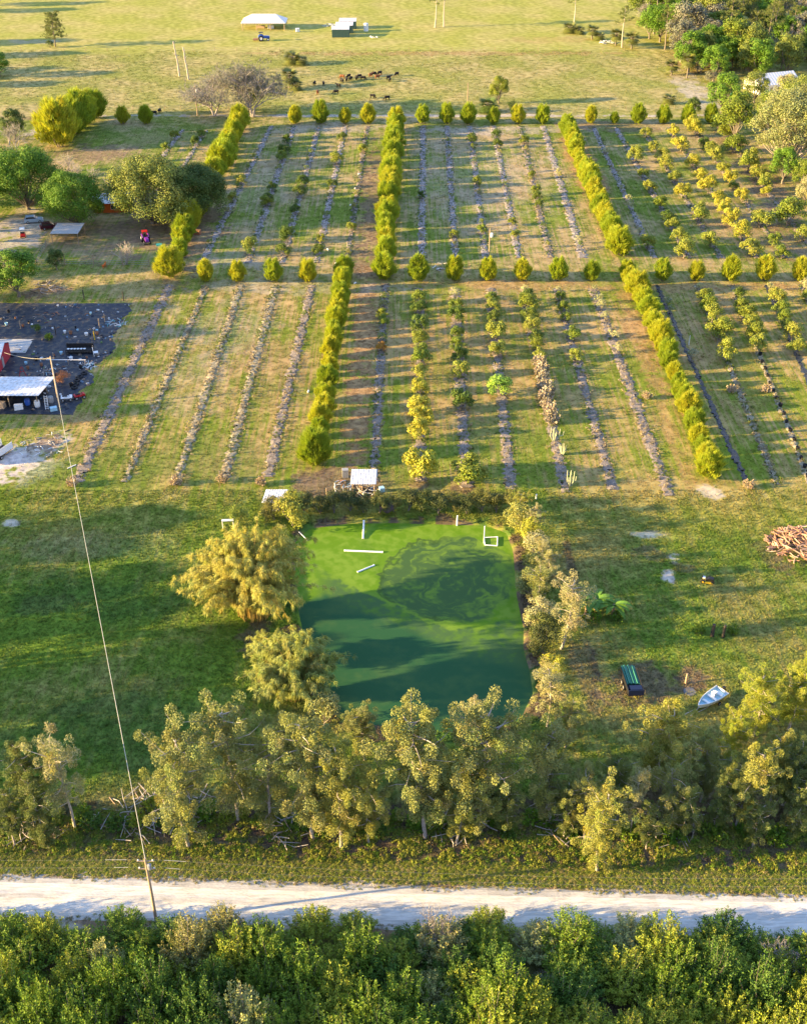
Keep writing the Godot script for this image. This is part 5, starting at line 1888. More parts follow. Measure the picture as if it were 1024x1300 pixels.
	for i in 34:
		var z := rng.randf_range(-228.0, -188.0)
		var x := rng.randf_range(-82.0, -59.5)
		if Vector2(x + 79.5, z + 201.5).length() < 7.5 or (z > -192.5 and x < -62):
			x = rng.randf_range(-66.0, -59.5)
			z = rng.randf_range(-228.0, -209.0)
		single("plant_pot", pm, [M.black, M.white, M.sky_blue, M.rust][i % 4], "%s pot, %s going back through the black yard" % [["black", "white", "pale blue", "rusty"][i % 4], nth(i)], "pot", on(x, z, 0.08), 0.0, "pots in the black yard", rng.randf_range(0.8, 1.7))
	# junk under and beside the open shed
	var junk := [["barrel", "blue barrel under the flat white shed roof", -66.5, -185.0, M.blue], ["barrel", "white barrel under the flat white shed roof", -64.6, -184.4, M.white], ["barrel", "black barrel under the flat white shed roof", -69.5, -185.0, M.black], ["barrel", "grey barrel at the shed's right post", -62.6, -186.0, M.grey], ["barrel", "dark barrel deep in the open shed", -72.0, -186.2, M.navy]]
	for j in junk:
		var bar := MB.new()
		bar.lathe([Vector2(0.0, 0), Vector2(0.42, 0), Vector2(0.46, 0.3), Vector2(0.46, 0.75), Vector2(0.42, 1.05), Vector2(0.0, 1.05)], 12)
		single(j[0], bar.mesh(), j[4], j[1], "barrel", on(j[2], j[3], 0.05), 0.0, "barrels at the open shed", 1.1)
	lone_box("chest", "white chest in the open shed", "box", -67.6, -183.4, Vector3(1.5, 0.9, 0.8), 0.2, M.white)
	lone_box("chest", "brown crate stack in the open shed", "box", -70.8, -183.8, Vector3(1.4, 1.2, 1.0), -0.2, M.timber)
	lone_box("chest", "pale blue box at the shed's right side", "box", -61.4, -183.0, Vector3(1.2, 0.7, 0.8), 0.4, M.sky_blue)
	# ladder leaning by the shed
	o = thing("ladder", "white ladder leaning at the open shed's right corner", "ladder", on(-62.7, -183.4), 0.1)
	o.rotation.x = -0.25
	for s in [-1, 1]:
		boxed(o, "rail", Vector3(0.25 * s, 1.25, 0), Vector3(0.07, 2.6, 0.05), M.pipe)
	for i in 8:
		boxed(o, "rung", Vector3(0, 0.25 + i * 0.3, 0), Vector3(0.46, 0.05, 0.05), M.pipe)
	quad_bike("quad_bike", "red and black quad bike at the black yard's edge", -57.9, -187.6, 0.5, M.red)
	quad_bike("quad_bike", "white riding mower left of the red quad bike", -60.0, -186.8, 0.2, M.white)
	for q in [["swing_frame", "red steel frame leaning behind the flat white roof", -70.3, -196.0, M.red], ["swing_frame", "grey steel frame among the yard's clutter", -66.0, -196.5, M.grey]]:
		o = thing(q[0], q[1], "frame", on(q[2], q[3]), 0.3)
		for s in [-1, 1]:
			post(o, "leg", Vector3(0.7 * s, -0.1, 0), Vector3(0.1 * s, 2.2, 0.2), 0.06, q[4])
		post(o, "bar", Vector3(-0.4, 1.2, 0.1), Vector3(0.4, 1.2, 0.1), 0.05, q[4])
	for i in 5:
		var ty := MB.new()
		ty.lathe([Vector2(0.22, 0.0), Vector2(0.4, 0.0), Vector2(0.45, 0.11), Vector2(0.4, 0.22), Vector2(0.22, 0.22), Vector2(0.22, 0.0)], 14)
		single("tyre", ty.mesh(), M.rubber, "black tyre, %s of those lying right of the flowering bush" % nth(i), "tyre", on(-59.2 + rng.randf_range(-0.8, 0.8), -197.0 + i * 1.4, 0.09), 0.0, "tyres in the black yard", 1.4)
	brush_pile("scrap_heap", "heap of dark branches above the black yard", -76.5, -237.5, 3.2, 0.9, 40, 1.8, 0.07, [M.dead, M.dark_wood], "branch")
	brush_pile("scrap_heap", "clutter of dark boards behind the flat white roof", -69.0, -193.0, 3.0, 0.6, 34, 1.5, 0.08, [M.black, M.grey, M.navy, M.rust], "board")
	brush_pile("scrap_heap", "pale scrap along the black yard's right edge", -59.4, -200.5, 1.9, 0.3, 40, 0.9, 0.06, [M.white, M.sky_blue, M.grey], "board")
	brush_pile("scrap_heap", "pale torn plastic at the black yard's far right corner", -57.8, -219.5, 2.2, 0.25, 34, 1.0, 0.06, [M.white, M.sky_blue, M.concrete, M.teal], "strip")
	brush_pile("scrap_heap", "faded prunings strewn in the black yard's far half", -70.0, -222.5, 6.5, 0.25, 60, 1.1, 0.05, [M.dead, M.rust, M.dark_wood, M.navy], "branch")
	brush_pile("scrap_heap", "litter of small scraps between bench and flat roof", -65.0, -198.0, 3.2, 0.3, 50, 0.7, 0.06, [M.white, M.navy, M.rust, M.grey, M.sky_blue], "scrap")
	# trailer and rubble at the left edge
	o = thing("box_trailer", "white sided trailer at the left edge beside rubble", "trailer", on(-66.8, -167.0), 1.12)
	boxed(o, "floor", Vector3(0, 0.55, 0), Vector3(5.4, 0.15, 2.3), M.dark_wood)
	for s in [-1, 1]:
		boxed(o, "side", Vector3(0, 1.2, 1.15 * s), Vector3(5.4, 1.2, 0.06), M.white)
		wheel(o, Vector3(-0.3, 0.35, 1.3 * s), 0.35, 0.22, M.grey)
	boxed(o, "tailgate", Vector3(-2.7, 1.2, 0), Vector3(0.06, 1.2, 2.24), M.white)
	brush_pile("rubble_heap", "broken boards on the pale patch beside the trailer", -60.5, -170.5, 4.2, 0.35, 46, 1.0, 0.07, [M.concrete, M.wood, M.white], "board")
	for q in [["fallen_post", "white batten lying right of the rubble patch", -53.8, -164.0, 1.6], ["fallen_post", "dark stick beside the rubble patch", -57.3, -176.0, 1.1]]:
		o = thing(q[0], q[1], "board", on(q[2], q[3], 0.06), 0.8)
		boxed(o, "board", Vector3.ZERO, Vector3(q[4], 0.08, 0.14), M.white if q[4] > 1.2 else M.dark_wood)


func post_mesh(h: float, r: float) -> ArrayMesh:
	var mb := MB.new()
	mb.tube([Vector3(0, -0.2, 0), Vector3(0, h * 0.6, 0), Vector3(0.02, h, 0.01)], [r, r * 0.95, r * 0.85], 7)
	return mb.mesh()


func quad_bike(called: String, label: String, x: float, z: float, yaw: float, paint: Material) -> void:
	var o := thing(called, label, "quad bike", on(x, z, 0.05), yaw)
	var mb := MB.new()
	mb.extrude([Vector2(-0.9, 0.5), Vector2(-0.95, 0.8), Vector2(-0.3, 0.85), Vector2(0.3, 0.75), Vector2(0.6, 0.95), Vector2(1.0, 0.8), Vector2(1.0, 0.5)], -0.42, 0.42)
	part(o, "body", mb.mesh(), paint)
	boxed(o, "seat", Vector3(-0.25, 0.92, 0), Vector3(0.85, 0.14, 0.36), M.black)
	mb = MB.new()
	mb.tube([Vector3(0.4, 1.1, -0.4), Vector3(0.48, 1.15, 0), Vector3(0.4, 1.1, 0.4)], [0.03, 0.03, 0.03], 5)
	mb.tube([Vector3(0.62, 0.8, 0), Vector3(0.48, 1.15, 0)], [0.03, 0.03], 5)
	part(o, "handlebar", mb.mesh(), M.black)
	for s in [-1, 1]:
		for e in [-0.65, 0.7]:
			wheel(o, Vector3(e, 0.32, 0.5 * s), 0.32, 0.24, M.grey)
			var f := MB.new()
			f.box(Vector3(e, 0.72, 0.5 * s), Vector3(0.6, 0.06, 0.3))
			part(o, "mudguard", f.mesh(), paint)


func build_pond_things() -> void:
	for q in [["floating_pipe", "longest white pipe floating on the green pond", Vector3(-8.7, 0, -141.3), Vector3(-3.0, 0, -140.9), 0.16], ["floating_pipe", "short white pipe floating aslant below the longest", Vector3(-6.6, 0, -136.0), Vector3(-4.2, 0, -137.7), 0.13], ["floating_pipe", "white pipe lying from the pond's far bank into the water", Vector3(-6.0, 0.5, -148.4), Vector3(-6.0, 0, -144.3), 0.15], ["floating_pipe", "thin white pipe at the pond's far left corner", Vector3(-15.6, 0.35, -145.6), Vector3(-14.2, 0, -143.9), 0.08]]:
		var o := thing(q[0], q[1], "pipe", Vector3(0, WATER_Y + 0.02, 0), 0.0, "white pipes on the pond")
		post(o, "tube", q[2], q[3], q[4], M.pipe, 10)
		for e in [[q[2], q[3]], [q[3], q[2]]]:
			post(o, "end_cap", e[0], e[0] + (e[1] - e[0]).normalized() * 0.2, q[4] * 1.2, M.pipe, 10)
	var o := thing("float_frame", "white square pipe frame standing at the pond's far right", "frame", Vector3(11.9, WATER_Y, -143.3))
	post(o, "upright", Vector3(0, -0.6, 0), Vector3(0, 3.0, 0), 0.09, M.pipe, 8)
	var c := [Vector3(0.1, 0.12, -1.2), Vector3(2.1, 0.12, -1.4), Vector3(1.9, 0.12, 0.9), Vector3(0.1, 0.12, 0.7)]
	for i in 4:
		post(o, "rail", c[i], c[(i + 1) % 4], 0.09, M.pipe, 8)
	single("bank_post", post_mesh(2.0, 0.13), M.pipe, "white post in the pond's far hedge, right of the middle", "post", Vector3(8.1, WATER_Y - 0.2, -147.9))
	single("bank_post", post_mesh(1.2, 0.1), M.pipe, "small white post beside the mulch line right of the pond", "post", on(23.7, -131.5))
	single("tarp_bundle", blob_mesh([[Vector3(-0.5, 0.6, 0), Vector3(0.5, 0.7, 0.1), 0.6, 0.7], [Vector3(0.1, 0.3, 0.4), Vector3(0.2, 0.5, -0.4), 0.5, 0.5]], 0.16, 8.0), mat(0.10, 0.07, 0.09), "dark purple tarp bundle in the pond's far hedge", "tarp", on(-2.6, -150.2, 0.6))
	# the lean-to with its clutter
	o = thing("lean_to", "small lean-to with white sloping roof beside the hedge's end", "lean-to", on(-6.2, -157.0))
	sheet_roof(o, "roof", Vector3(-2.05, 2.3, 1.9), Vector3(1.95, 2.3, 1.9), Vector3(2.05, 2.9, -1.6), Vector3(-1.95, 2.9, -1.6), 10, M.roof)
	for s in [-1, 1]:
		post(o, "post", Vector3(1.7 * s, -0.3, 1.6), Vector3(1.7 * s, 2.3, 1.6), 0.08, M.timber)
		post(o, "post", Vector3(1.7 * s, -0.3, -1.4), Vector3(1.7 * s, 2.8, -1.4), 0.08, M.timber)
	brush_pile("scrap_heap", "pile of boards stored under the lean-to", -5.8, -156.6, 1.6, 0.7, 26, 1.9, 0.08, [M.timber, M.white, M.navy, M.grey], "board")
	brush_pile("scrap_heap", "clutter of pipes left of the lean-to", -9.6, -158.4, 1.7, 0.4, 20, 1.4, 0.07, [M.white, M.grey, M.sky_blue, M.rust], "pipe")
	lone_box("cabinet", "dark grey cabinet behind the lean-to", "cabinet", -9.3, -161.0, Vector3(1.0, 1.4, 0.8), 0.1, M.grey)
	lone_box("bucket_box", "blue box at the lean-to's right side", "box", -3.4, -156.6, Vector3(0.8, 0.7, 0.8), 0.3, M.sky_blue)
	single("bank_post", post_mesh(1.2, 0.12), M.white, "stout white post before the lean-to", "post", on(-6.2, -154.4))
	single("bank_post", post_mesh(1.3, 0.1), M.timber, "wooden post left of the lean-to on bare soil", "post", on(-12.0, -155.6))
	o = thing("small_roof", "little shelter with corrugated white roof at the pond's hedge", "shelter", on(-19.6, -151.8))
	sheet_roof(o, "roof", Vector3(-1.9, 2.1, 1.7), Vector3(1.5, 2.1, 1.7), Vector3(1.9, 2.5, -1.4), Vector3(-1.5, 2.5, -1.4), 9, M.roof)
	for s in [-1, 1]:
		post(o, "post", Vector3(1.35 * s, -0.3, 1.3), Vector3(1.35 * s, 2.1, 1.3), 0.07, M.wood)
		post(o, "post", Vector3(1.35 * s, -0.3, -1.2), Vector3(1.35 * s, 2.4, -1.2), 0.07, M.wood)
	lone_box("cabinet", "small dark cabinet under the corrugated shelter", "cabinet", -19.6, -151.4, Vector3(1.2, 1.3, 0.9), 0.0, M.grey)
	o = thing("white_stand", "white wooden stand beside the sprawling thin shrub", "stand", on(-26.2, -146.2), 0.1)
	boxed(o, "top", Vector3(0, 1.5, 0), Vector3(1.8, 0.1, 0.5), M.white)
	for s in [-1, 1]:
		post(o, "leg", Vector3(0.8 * s, -0.2, 0), Vector3(0.8 * s, 1.5, 0), 0.07, M.white)


func build_lawn_things() -> void:
	# bananas: every leaf its own piece
	for q in [["left banana plant of the clump beside the mulch line", 24.6, -125.6, 9], ["middle banana plant of the clump, tallest", 26.0, -126.6, 10], ["right banana plant of the clump with a yellow leaf", 28.2, -125.4, 10]]:
		var o := thing("banana_plant", q[0], "banana plant", on(q[1], q[2]), 0.0, "banana plants", 1.15)
		var t := MB.new()
		t.tube([Vector3(0, -0.2, 0), Vector3(0.05, 0.9, 0), Vector3(0, 1.7, 0)], [0.2, 0.17, 0.12], 7)
		part(o, "stem", t.mesh(), M.wood)
		for i in q[3]:
			var a: float = i * 2.4 + rng.randf()
			var up := rng.randf_range(0.5, 1.6)
			var l := MB.new()
			var out := Vector3(cos(a), 0, sin(a))
			var side := out.cross(Vector3.UP)
			var prev := []
			var len := rng.randf_range(1.7, 2.4)
			for s in 7:
				var f := s / 6.0
				var mid := Vector3(0, 1.6, 0) + out * len * f + Vector3(0, len * (up * f - 1.1 * f * f), 0) * 0.7
				var w := 0.36 * pow(sin(PI * clampf(f * 0.9 + 0.08, 0, 1)), 0.7)
				var row := [mid - side * w + Vector3(0, 0.08, 0), mid, mid + side * w + Vector3(0, 0.08, 0)]
				if prev:
					l.quad(prev[0], prev[1], row[1], row[0], tone(0.12))
					l.quad(prev[1], prev[2], row[2], row[1], tone(0.12))
				prev = row
			part(o, "leaf", l.mesh(), M.citrus.y[0] if i == 7 and q[1] > 28 else M.banana)
	plant("low_bush", "green undergrowth bush at the banana plants' feet", "bush", P.low[0], M.bright, M.bark, 25.5, -124.2, 1.0)
	plant("low_bush", "second undergrowth bush right of the banana plants", "bush", P.low[1], M.bright, M.bark, 28.8, -124.4, 0.9)
	# ride-on mower
	var o := thing("riding_mower", "small black riding mower alone on the right lawn", "mower", on(42.6, -133.0), -0.3)
	var mb := MB.new()
	mb.extrude([Vector2(-0.2, 0.35), Vector2(-0.2, 0.6), Vector2(0.2, 0.85), Vector2(0.85, 0.8), Vector2(0.95, 0.35)], -0.32, 0.32)
	part(o, "hood", mb.mesh(), M.black)
	boxed(o, "deck", Vector3(0.1, 0.25, 0), Vector3(1.0, 0.16, 1.15), M.yellow)
	boxed(o, "seat", Vector3(-0.5, 0.75, 0), Vector3(0.4, 0.12, 0.45), M.white)
	boxed(o, "seat_back", Vector3(-0.7, 1.0, 0), Vector3(0.08, 0.45, 0.45), M.black)
	for s in [-1, 1]:
		wheel(o, Vector3(-0.55, 0.3, 0.45 * s), 0.3, 0.26, M.yellow)
		wheel(o, Vector3(0.7, 0.2, 0.42 * s), 0.2, 0.16, M.yellow)
	# two charred posts in weeds
	for q in [[40.7, -121.0, "left", 0.26], [42.1, -120.8, "right", 0.2]]:
		single("charred_post", post_mesh(2.0, q[3]), M.dark_wood, "%s one of two dark stump posts in weeds" % q[2], "post", on(q[0], q[1]), 0.0, "dark stump posts")
	plant("low_bush", "weedy bush left of the two dark stump posts", "bush", P.low[2], M.thicket.g, M.bark, 39.2, -121.6, 0.8)
	plant("low_bush", "weedy bush right of the two dark stump posts", "bush", P.low[0], M.thicket.g, M.bark, 43.6, -121.6, 0.8)
	# trailer loaded with green pipes
	o = thing("pipe_trailer", "black flat trailer loaded with green pipes on the lawn", "trailer", on(28.5, -111.2), 0.06)
	boxed(o, "bed", Vector3(0, 0.6, 0), Vector3(1.9, 0.14, 4.6), M.black)
	for s in [-1, 1]:
		boxed(o, "side", Vector3(0.95 * s, 0.95, 0), Vector3(0.07, 0.6, 4.6), M.black)
		for e in [-0.5, 0.45]:
			wheel(o, Vector3(1.1 * s, 0.34, e), 0.34, 0.2, M.grey)
			o.get_child(o.get_child_count() - 1).rotation.y = PI / 2
			o.get_child(o.get_child_count() - 1).position = Vector3(1.1 * s - e, 0, e + 1.1 * s)
	boxed(o, "headboard", Vector3(0, 1.05, 2.3), Vector3(1.9, 0.8, 0.08), M.navy)
	boxed(o, "tool_chest", Vector3(0.1, 0.95, 1.5), Vector3(1.5, 0.5, 0.8), M.navy)
	post(o, "tongue", Vector3(-0.5, 0.5, 2.3), Vector3(0, 0.45, 3.5), 0.06, M.black)
	post(o, "tongue", Vector3(0.5, 0.5, 2.3), Vector3(0, 0.45, 3.5), 0.06, M.black)
	for i in 7:
		single("pipe", tube_mesh(3.4, 0.12), M.green_pipe, "green pipe, %s from left on the black trailer" % nth(i), "pipe", on(28.5 - 0.75 + i * 0.25, -112.4, 0.82 + 0.12 * (i % 2)), 0.06, "green pipes on the trailer")
	# post on a concrete disc
	single("bank_post", post_mesh(1.7, 0.13), M.timber, "short pale post standing beside the blue boat", "post", on(35.4, -111.8))
	mb = MB.new()
	mb.lathe([Vector2(0.8, -0.1), Vector2(0.8, 0.05), Vector2(0.74, 0.08), Vector2(0.0, 0.08)], 16)
	single("concrete_disc", mb.mesh(), M.dark_lid, "round dark concrete lid below the short pale post", "lid", on(35.6, -110.3))
	boat()
	# the big heap of split wood
	brush_pile("wood_heap", "pinkish heap of broken wood at the right edge", 57.9, -141.5, 4.6, 3.2, 290, 1.5, 0.1, [mat(0.42, 0.23, 0.15), mat(0.52, 0.32, 0.22), mat(0.32, 0.17, 0.11), mat(0.56, 0.40, 0.30), mat(0.24, 0.15, 0.11)], "log")
	var k := 0
	for q in [[-29.5, -90.5, 4.0, 60], [-24.0, -91.0, 3.2, 46], [18.0, -90.0, 3.6, 60], [6.0, -88.8, 2.6, 30], [-12.5, -89.0, 3.0, 36], [-40.0, -88.0, 3.0, 30], [29.0, -89.0, 3.0, 30]]:
		brush_pile("dead_brush", "tangle of dead grey branches, %s listed under the tree belt" % nth(k), q[0], q[1], q[2], 1.2, q[3], 2.6, 0.06, [M.dead, M.pale_bark, M.wood], "branch")
		k += 1
	# fallen trunks in the belt
	for q in [[-11.5, -90.3, 4.5, 0.5, "pale fallen trunk under the belt, left of its middle"], [9.0, -88.5, 3.5, -0.9, "pale fallen trunk under the belt, at its middle"], [21.5, -93.0, 5.0, 0.2, "pale fallen trunk under the belt, right of its middle"]]:
		var t := MB.new()
		limb(t, Vector3(-q[2] / 2, 0.25, 0), Vector3(q[2] / 2, 0.9, 0), 0.16, 0.06, 0.08, 6, 5)
		single("fallen_log", t.mesh(), M.dead, q[4], "log", on(q[0], q[1]), q[3], "fallen trunks under the belt")
	car("parked_car", "dark blue car half hidden in trees at the right edge", on(47.5, -98.5), 0.8, M.navy, 1.05)
	# dry orchard plants that are no fruit trees
	k = 0
	for i in 11:
		var f := i / 10.0
		var zz := lerpf(-203.0, -179.0, f)
		var x: float = lerpf(ROWS[9][1].x, ROWS[9][2].x, (zz - ROWS[9][1].y) / (ROWS[9][2].y - ROWS[9][1].y)) + rng.randf_range(-0.5, 0.5)
		plant("dry_shrub", "dry pinkish brush, %s in the fifth row of the near field" % nth(k), "shrub", pick(P.low), mat_dry, M.dead, x, zz, rng.randf_range(1.0, 1.5), "dry brush in the fifth row", Vector3(1, 1.2, 1), "stems", "foliage")
		k += 1
	k = 0
	for q in [[25.3, -172.3, 1.0], [26.1, -167.7, 0.8], [26.4, -158.2, 1.05]]:
		var c := MB.new()
		for i in 9:
			var a := rng.randf() * TAU
			var b := Vector3(cos(a), 0, sin(a)) * rng.randf_range(0.2, 0.9)
			c.tube([b * 0.3, b * 0.9 + Vector3(0, 1.0, 0), b + Vector3(0, rng.randf_range(1.6, 2.9), 0)], [0.09, 0.1, 0.06], 6)
			if i % 2:
				c.tube([b * 0.9 + Vector3(0, 1.0, 0), b * 1.6 + Vector3(0, 1.3, 0), b * 1.7 + Vector3(0, 2.0, 0)], [0.08, 0.08, 0.05], 6)
		single("cactus", c.mesh(), M.cactus, "pale branching cactus, %s from far in the fifth row" % nth(k), "cactus", on(q[0], q[1]), rng.randf() * TAU, "cacti in the fifth row", q[2])
		k += 1
	k = 0
	for q in [[43.5, -187.5], [59.0, -189.8], [65.5, -190.2], [54.3, -157.5], [-52.3, -158.3], [-36.0, -158.6], [-28.8, -159.2], [-22.5, -158.6]]:
		plant("dry_tussock", "dry straw coloured tussock, %s listed at the near field's row ends" % nth(k), "tussock", pick(P.low), mat_straw, M.dead, q[0], q[1], 0.9, "dry tussocks at row ends", Vector3(1, 1, 1), "stems", "foliage")
		k += 1
	# pots along the third row right of the right hedge
	var pot := MB.new()
	pot.lathe([Vector2(0.0, 0.02), Vector2(0.22, 0.0), Vector2(0.3, 0.42), Vector2(0.26, 0.42), Vector2(0.22, 0.3), Vector2(0.0, 0.3)], 10)
	var pm := pot.mesh()
	var r: Array = ROWS[14]
	for i in 16:
		var p: Vector2 = r[1].lerp(r[2], 0.42 + i * 0.036)
		single("plant_pot", pm, M.black, "black nursery pot, %s from far in the pot row" % nth(i), "pot", on(p.x + rng.randf_range(-0.2, 0.2), p.y, 0.12), 0.0, "nursery pots in the near field", rng.randf_range(1.0, 1.4))
	single("bank_post", post_mesh(2.0, 0.08), M.pipe, "thin white post in the first row right of the hedge", "post", on(55.4, -209.5))
	single("bank_post", post_mesh(0.9, 0.13), M.white, "squat white post in the grass below the fifth row", "post", on(20.6, -154.4))
	# white sacks along the row left of the middle hedge
	k = 0
	for q in [[-14.9, -212.0], [-15.2, -193.0], [-17.2, -190.0], [-13.3, -290.3], [-17.4, -259.5], [-15.0, -251.5], [-10.5, -240.0], [-11.9, -315.0], [-12.6, -303.0]]:
		single("sack", blob_mesh([[Vector3(-0.3, 0.15, 0), Vector3(0.3, 0.17, 0.05), 0.2, 0.22]], 0.1, 16.0), M.white, "white sack, %s listed along the mulch left of the middle hedge" % nth(k), "sack", on(q[0], q[1], 0.02), rng.randf() * 3, "white sacks on the mulch", 0.85)
		k += 1
	brush_pile("board_row", "pale broken boards between two rounded dividing shrubs", 9.5, -248.5, 3.0, 0.25, 24, 1.4, 0.09, [M.white, M.timber, M.concrete], "board")


var mat_dry: StandardMaterial3D
var mat_straw: StandardMaterial3D


func tube_mesh(l: float, r: float) -> ArrayMesh:
	var mb := MB.new()
	mb.tube([Vector3(0, 0, -l / 2), Vector3(0, 0, l / 2)], [r, r], 8)
	return mb.mesh()


func boat() -> void:
	var o := thing("boat", "white and blue open skiff on a trailer under trees", "boat", on(37.6, -108.0), -2.45, "", 0.88)
	var hull := MB.new()
	var inner := MB.new()
	var rim := MB.new()
	var rows := []
	for i in 9:
		var f := i / 8.0
		var x := -2.6 + 5.4 * f
		var w := 1.05 * (1.0 - pow(f, 3.2))
		w = maxf(w, 0.02)
		rows.append([Vector3(x, 1.35 + 0.2 * f * f, w), Vector3(x, 0.75 + 0.25 * f * f * f, w * 0.8), Vector3(x, 0.55 + 0.5 * f * f * f, 0), Vector3(x, 0.75 + 0.25 * f * f * f, -w * 0.8), Vector3(x, 1.35 + 0.2 * f * f, -w)])
	for i in 8:
		for j in 4:
			hull.quad(rows[i][j], rows[i + 1][j], rows[i + 1][j + 1], rows[i][j + 1])
		for s in [0, 4]:
			rim.tube([rows[i][s], rows[i + 1][s]], [0.07, 0.07], 5)
		var up := Vector3(0, 0.16, 0)
		var a0: Vector3 = rows[i][1] + up
		var a1: Vector3 = rows[i + 1][1] + up
		var b0: Vector3 = rows[i][3] + up
		var b1: Vector3 = rows[i + 1][3] + up
		inner.quad(a0, b0, b1, a1)
		inner.quad(rows[i][0] - Vector3(0, 0.03, signf(rows[i][0].z) * 0.05), a0, a1, rows[i + 1][0] - Vector3(0, 0.03, signf(rows[i][0].z) * 0.05))
		inner.quad(b0, rows[i][4] - Vector3(0, 0.03, -0.05), rows[i + 1][4] - Vector3(0, 0.03, -0.05), b1)
	for j in 3:
		hull.tri(rows[0][0], rows[0][j + 1], rows[0][j + 2])
	part(o, "hull", hull.mesh(), M.white)
	part(o, "deck", inner.mesh(), M.sky_blue)
	part(o, "gunwale", rim.mesh(), M.white)
	for x in [-1.6, -0.3, 1.0]:
		boxed(o, "thwart", Vector3(x, 1.2, 0), Vector3(0.4, 0.07, 1.5 if x < 0.5 else 1.2), M.white)
	boxed(o, "console", Vector3(-0.9, 1.4, 0.2), Vector3(0.5, 0.6, 0.6), M.white)
	boxed(o, "outboard_motor", Vector3(-2.85, 1.2, 0), Vector3(0.4, 0.9, 0.35), M.black)
	var t := thing("boat_trailer", "galvanised trailer beneath the blue skiff", "trailer", on(37.6, -108.0), -2.45, "", 0.88)
	for s in [-1, 1]:
		post(t, "rail", Vector3(-2.4, 0.42, 0.5 * s), Vector3(1.8, 0.42, 0.35 * s), 0.05, M.grey)
		post(t, "tongue", Vector3(1.8, 0.42, 0.35 * s), Vector3(4.2, 0.4, 0), 0.05, M.grey)
		wheel(t, Vector3(-0.9, 0.3, 0.95 * s), 0.3, 0.18, M.grey)
	post(t, "axle", Vector3(-0.9, 0.32, -0.95), Vector3(-0.9, 0.32, 0.95), 0.05, M.grey)


func build_power_line() -> void:
	var a := utility_pole("utility_pole", "tall timber utility pole beside the dirt road", -24.8, -76.2, 9.6, false, 0.0)
	for y in [9.2, 8.1]:
		boxed(a, "crossarm", Vector3(0, y, 0), Vector3(1.7, 0.1, 0.11), M.timber)
		for x in [-0.7, 0.7]:
			var m := MB.new()
			m.lathe([Vector2(0.06, 0), Vector2(0.08, 0.08), Vector2(0.05, 0.16), Vector2(0.0, 0.18)], 8, Vector3(x, y + 0.05, 0))
			part(a, "insulator", m.mesh(), M.white)
	var m := MB.new()
	m.lathe([Vector2(0.0, 0), Vector2(0.2, 0), Vector2(0.22, 0.6), Vector2(0.0, 0.66)], 10, Vector3(0.32, 8.2, 0.12))
	part(a, "transformer", m.mesh(), M.grey)
	var b := utility_pole("utility_pole", "leaning grey utility pole at the black cloth yard", -60.7, -184.2, 10.0, false, 0.0)
	boxed(b, "crossarm", Vector3(0, 9.7, 0), Vector3(1.3, 0.1, 0.1), M.timber)
	single("power_line", sag(on(-24.8, -76.2, 9.6), on(-60.7, -184.2, 9.9), 1.6, 0.036), M.wire, "long sagging cable from the road pole to the yard pole", "cable", Vector3.ZERO)
	var k := 0
	for y in [9.4, 8.3]:
		for s in [-1, 1]:
			var o := thing("power_line", "thin %s wire with white sleeve running %s along the road" % ["upper" if y > 9 else "lower", "left" if s < 0 else "right"], "cable", Vector3(0, 0, 0), 0.0, "wires along the road")
			var p := on(-24.8 + 0.7 * s, -76.2, y)
			part(o, "wire", sag(p, p + Vector3(70.0 * s, 0, 2.2 * s), 1.0, 0.0035), M.wire)
			var q := MB.new()
			q.tube([p + Vector3(1.1 * s, -0.06, 0.03 * s), p + Vector3((3.2 if y > 9 else 2.5) * s, -0.16, 0.1 * s)], [0.022, 0.022], 6)
			part(o, "sleeve", q.mesh(), M.concrete)
			k += 1
	single("power_line", sag(on(-60.7, -184.2, 9.6), on(-74.0, -199.0, 3.6), 0.5, 0.03), M.wire, "short cable from the yard pole to the red barn", "cable", Vector3.ZERO)


# ---------------------------------------------------------------- places, in metres
const POND := [Vector2(-16.09, -143.15), Vector2(-14.24, -146.86), Vector2(-8.59, -148.13), Vector2(-1.44, -148.55), Vector2(5.73, -148.13), Vector2(11.91, -147.7), Vector2(15.13, -146.02), Vector2(15.93, -141.14), Vector2(15.68, -133.48), Vector2(15.72, -128.44), Vector2(16.02, -122.99), Vector2(15.56, -118.78), Vector2(16.05, -115.05), Vector2(16.15, -110.6), Vector2(14.17, -105.67), Vector2(8.33, -103.65), Vector2(0.76, -104.32), Vector2(-6.89, -105.67), Vector2(-10.45, -109.16), Vector2(-12.12, -115.05), Vector2(-13.49, -122.99), Vector2(-14.83, -132.56)]
const POND_EDGE := [Vector2(-18.37, -125.51), Vector2(-13.98, -128.44), Vector2(-10.67, -131.29), Vector2(-4.52, -127.22), Vector2(2.95, -122.66), Vector2(9.1, -119.41), Vector2(15.1, -116.89), Vector2(19.06, -115.81)]
const POND_STREAK := [Vector2(-12.75, -138.2), Vector2(-9.18, -134.78), Vector2(-3.72, -130.39), Vector2(1.93, -126.19), Vector2(7.2, -123.82), Vector2(10.35, -123.32), Vector2(15.34, -126.36)]
const POND_EYE := Vector2(6.72, -134.78)
const ROAD_A := -78.0
const ROAD_B := 0.031
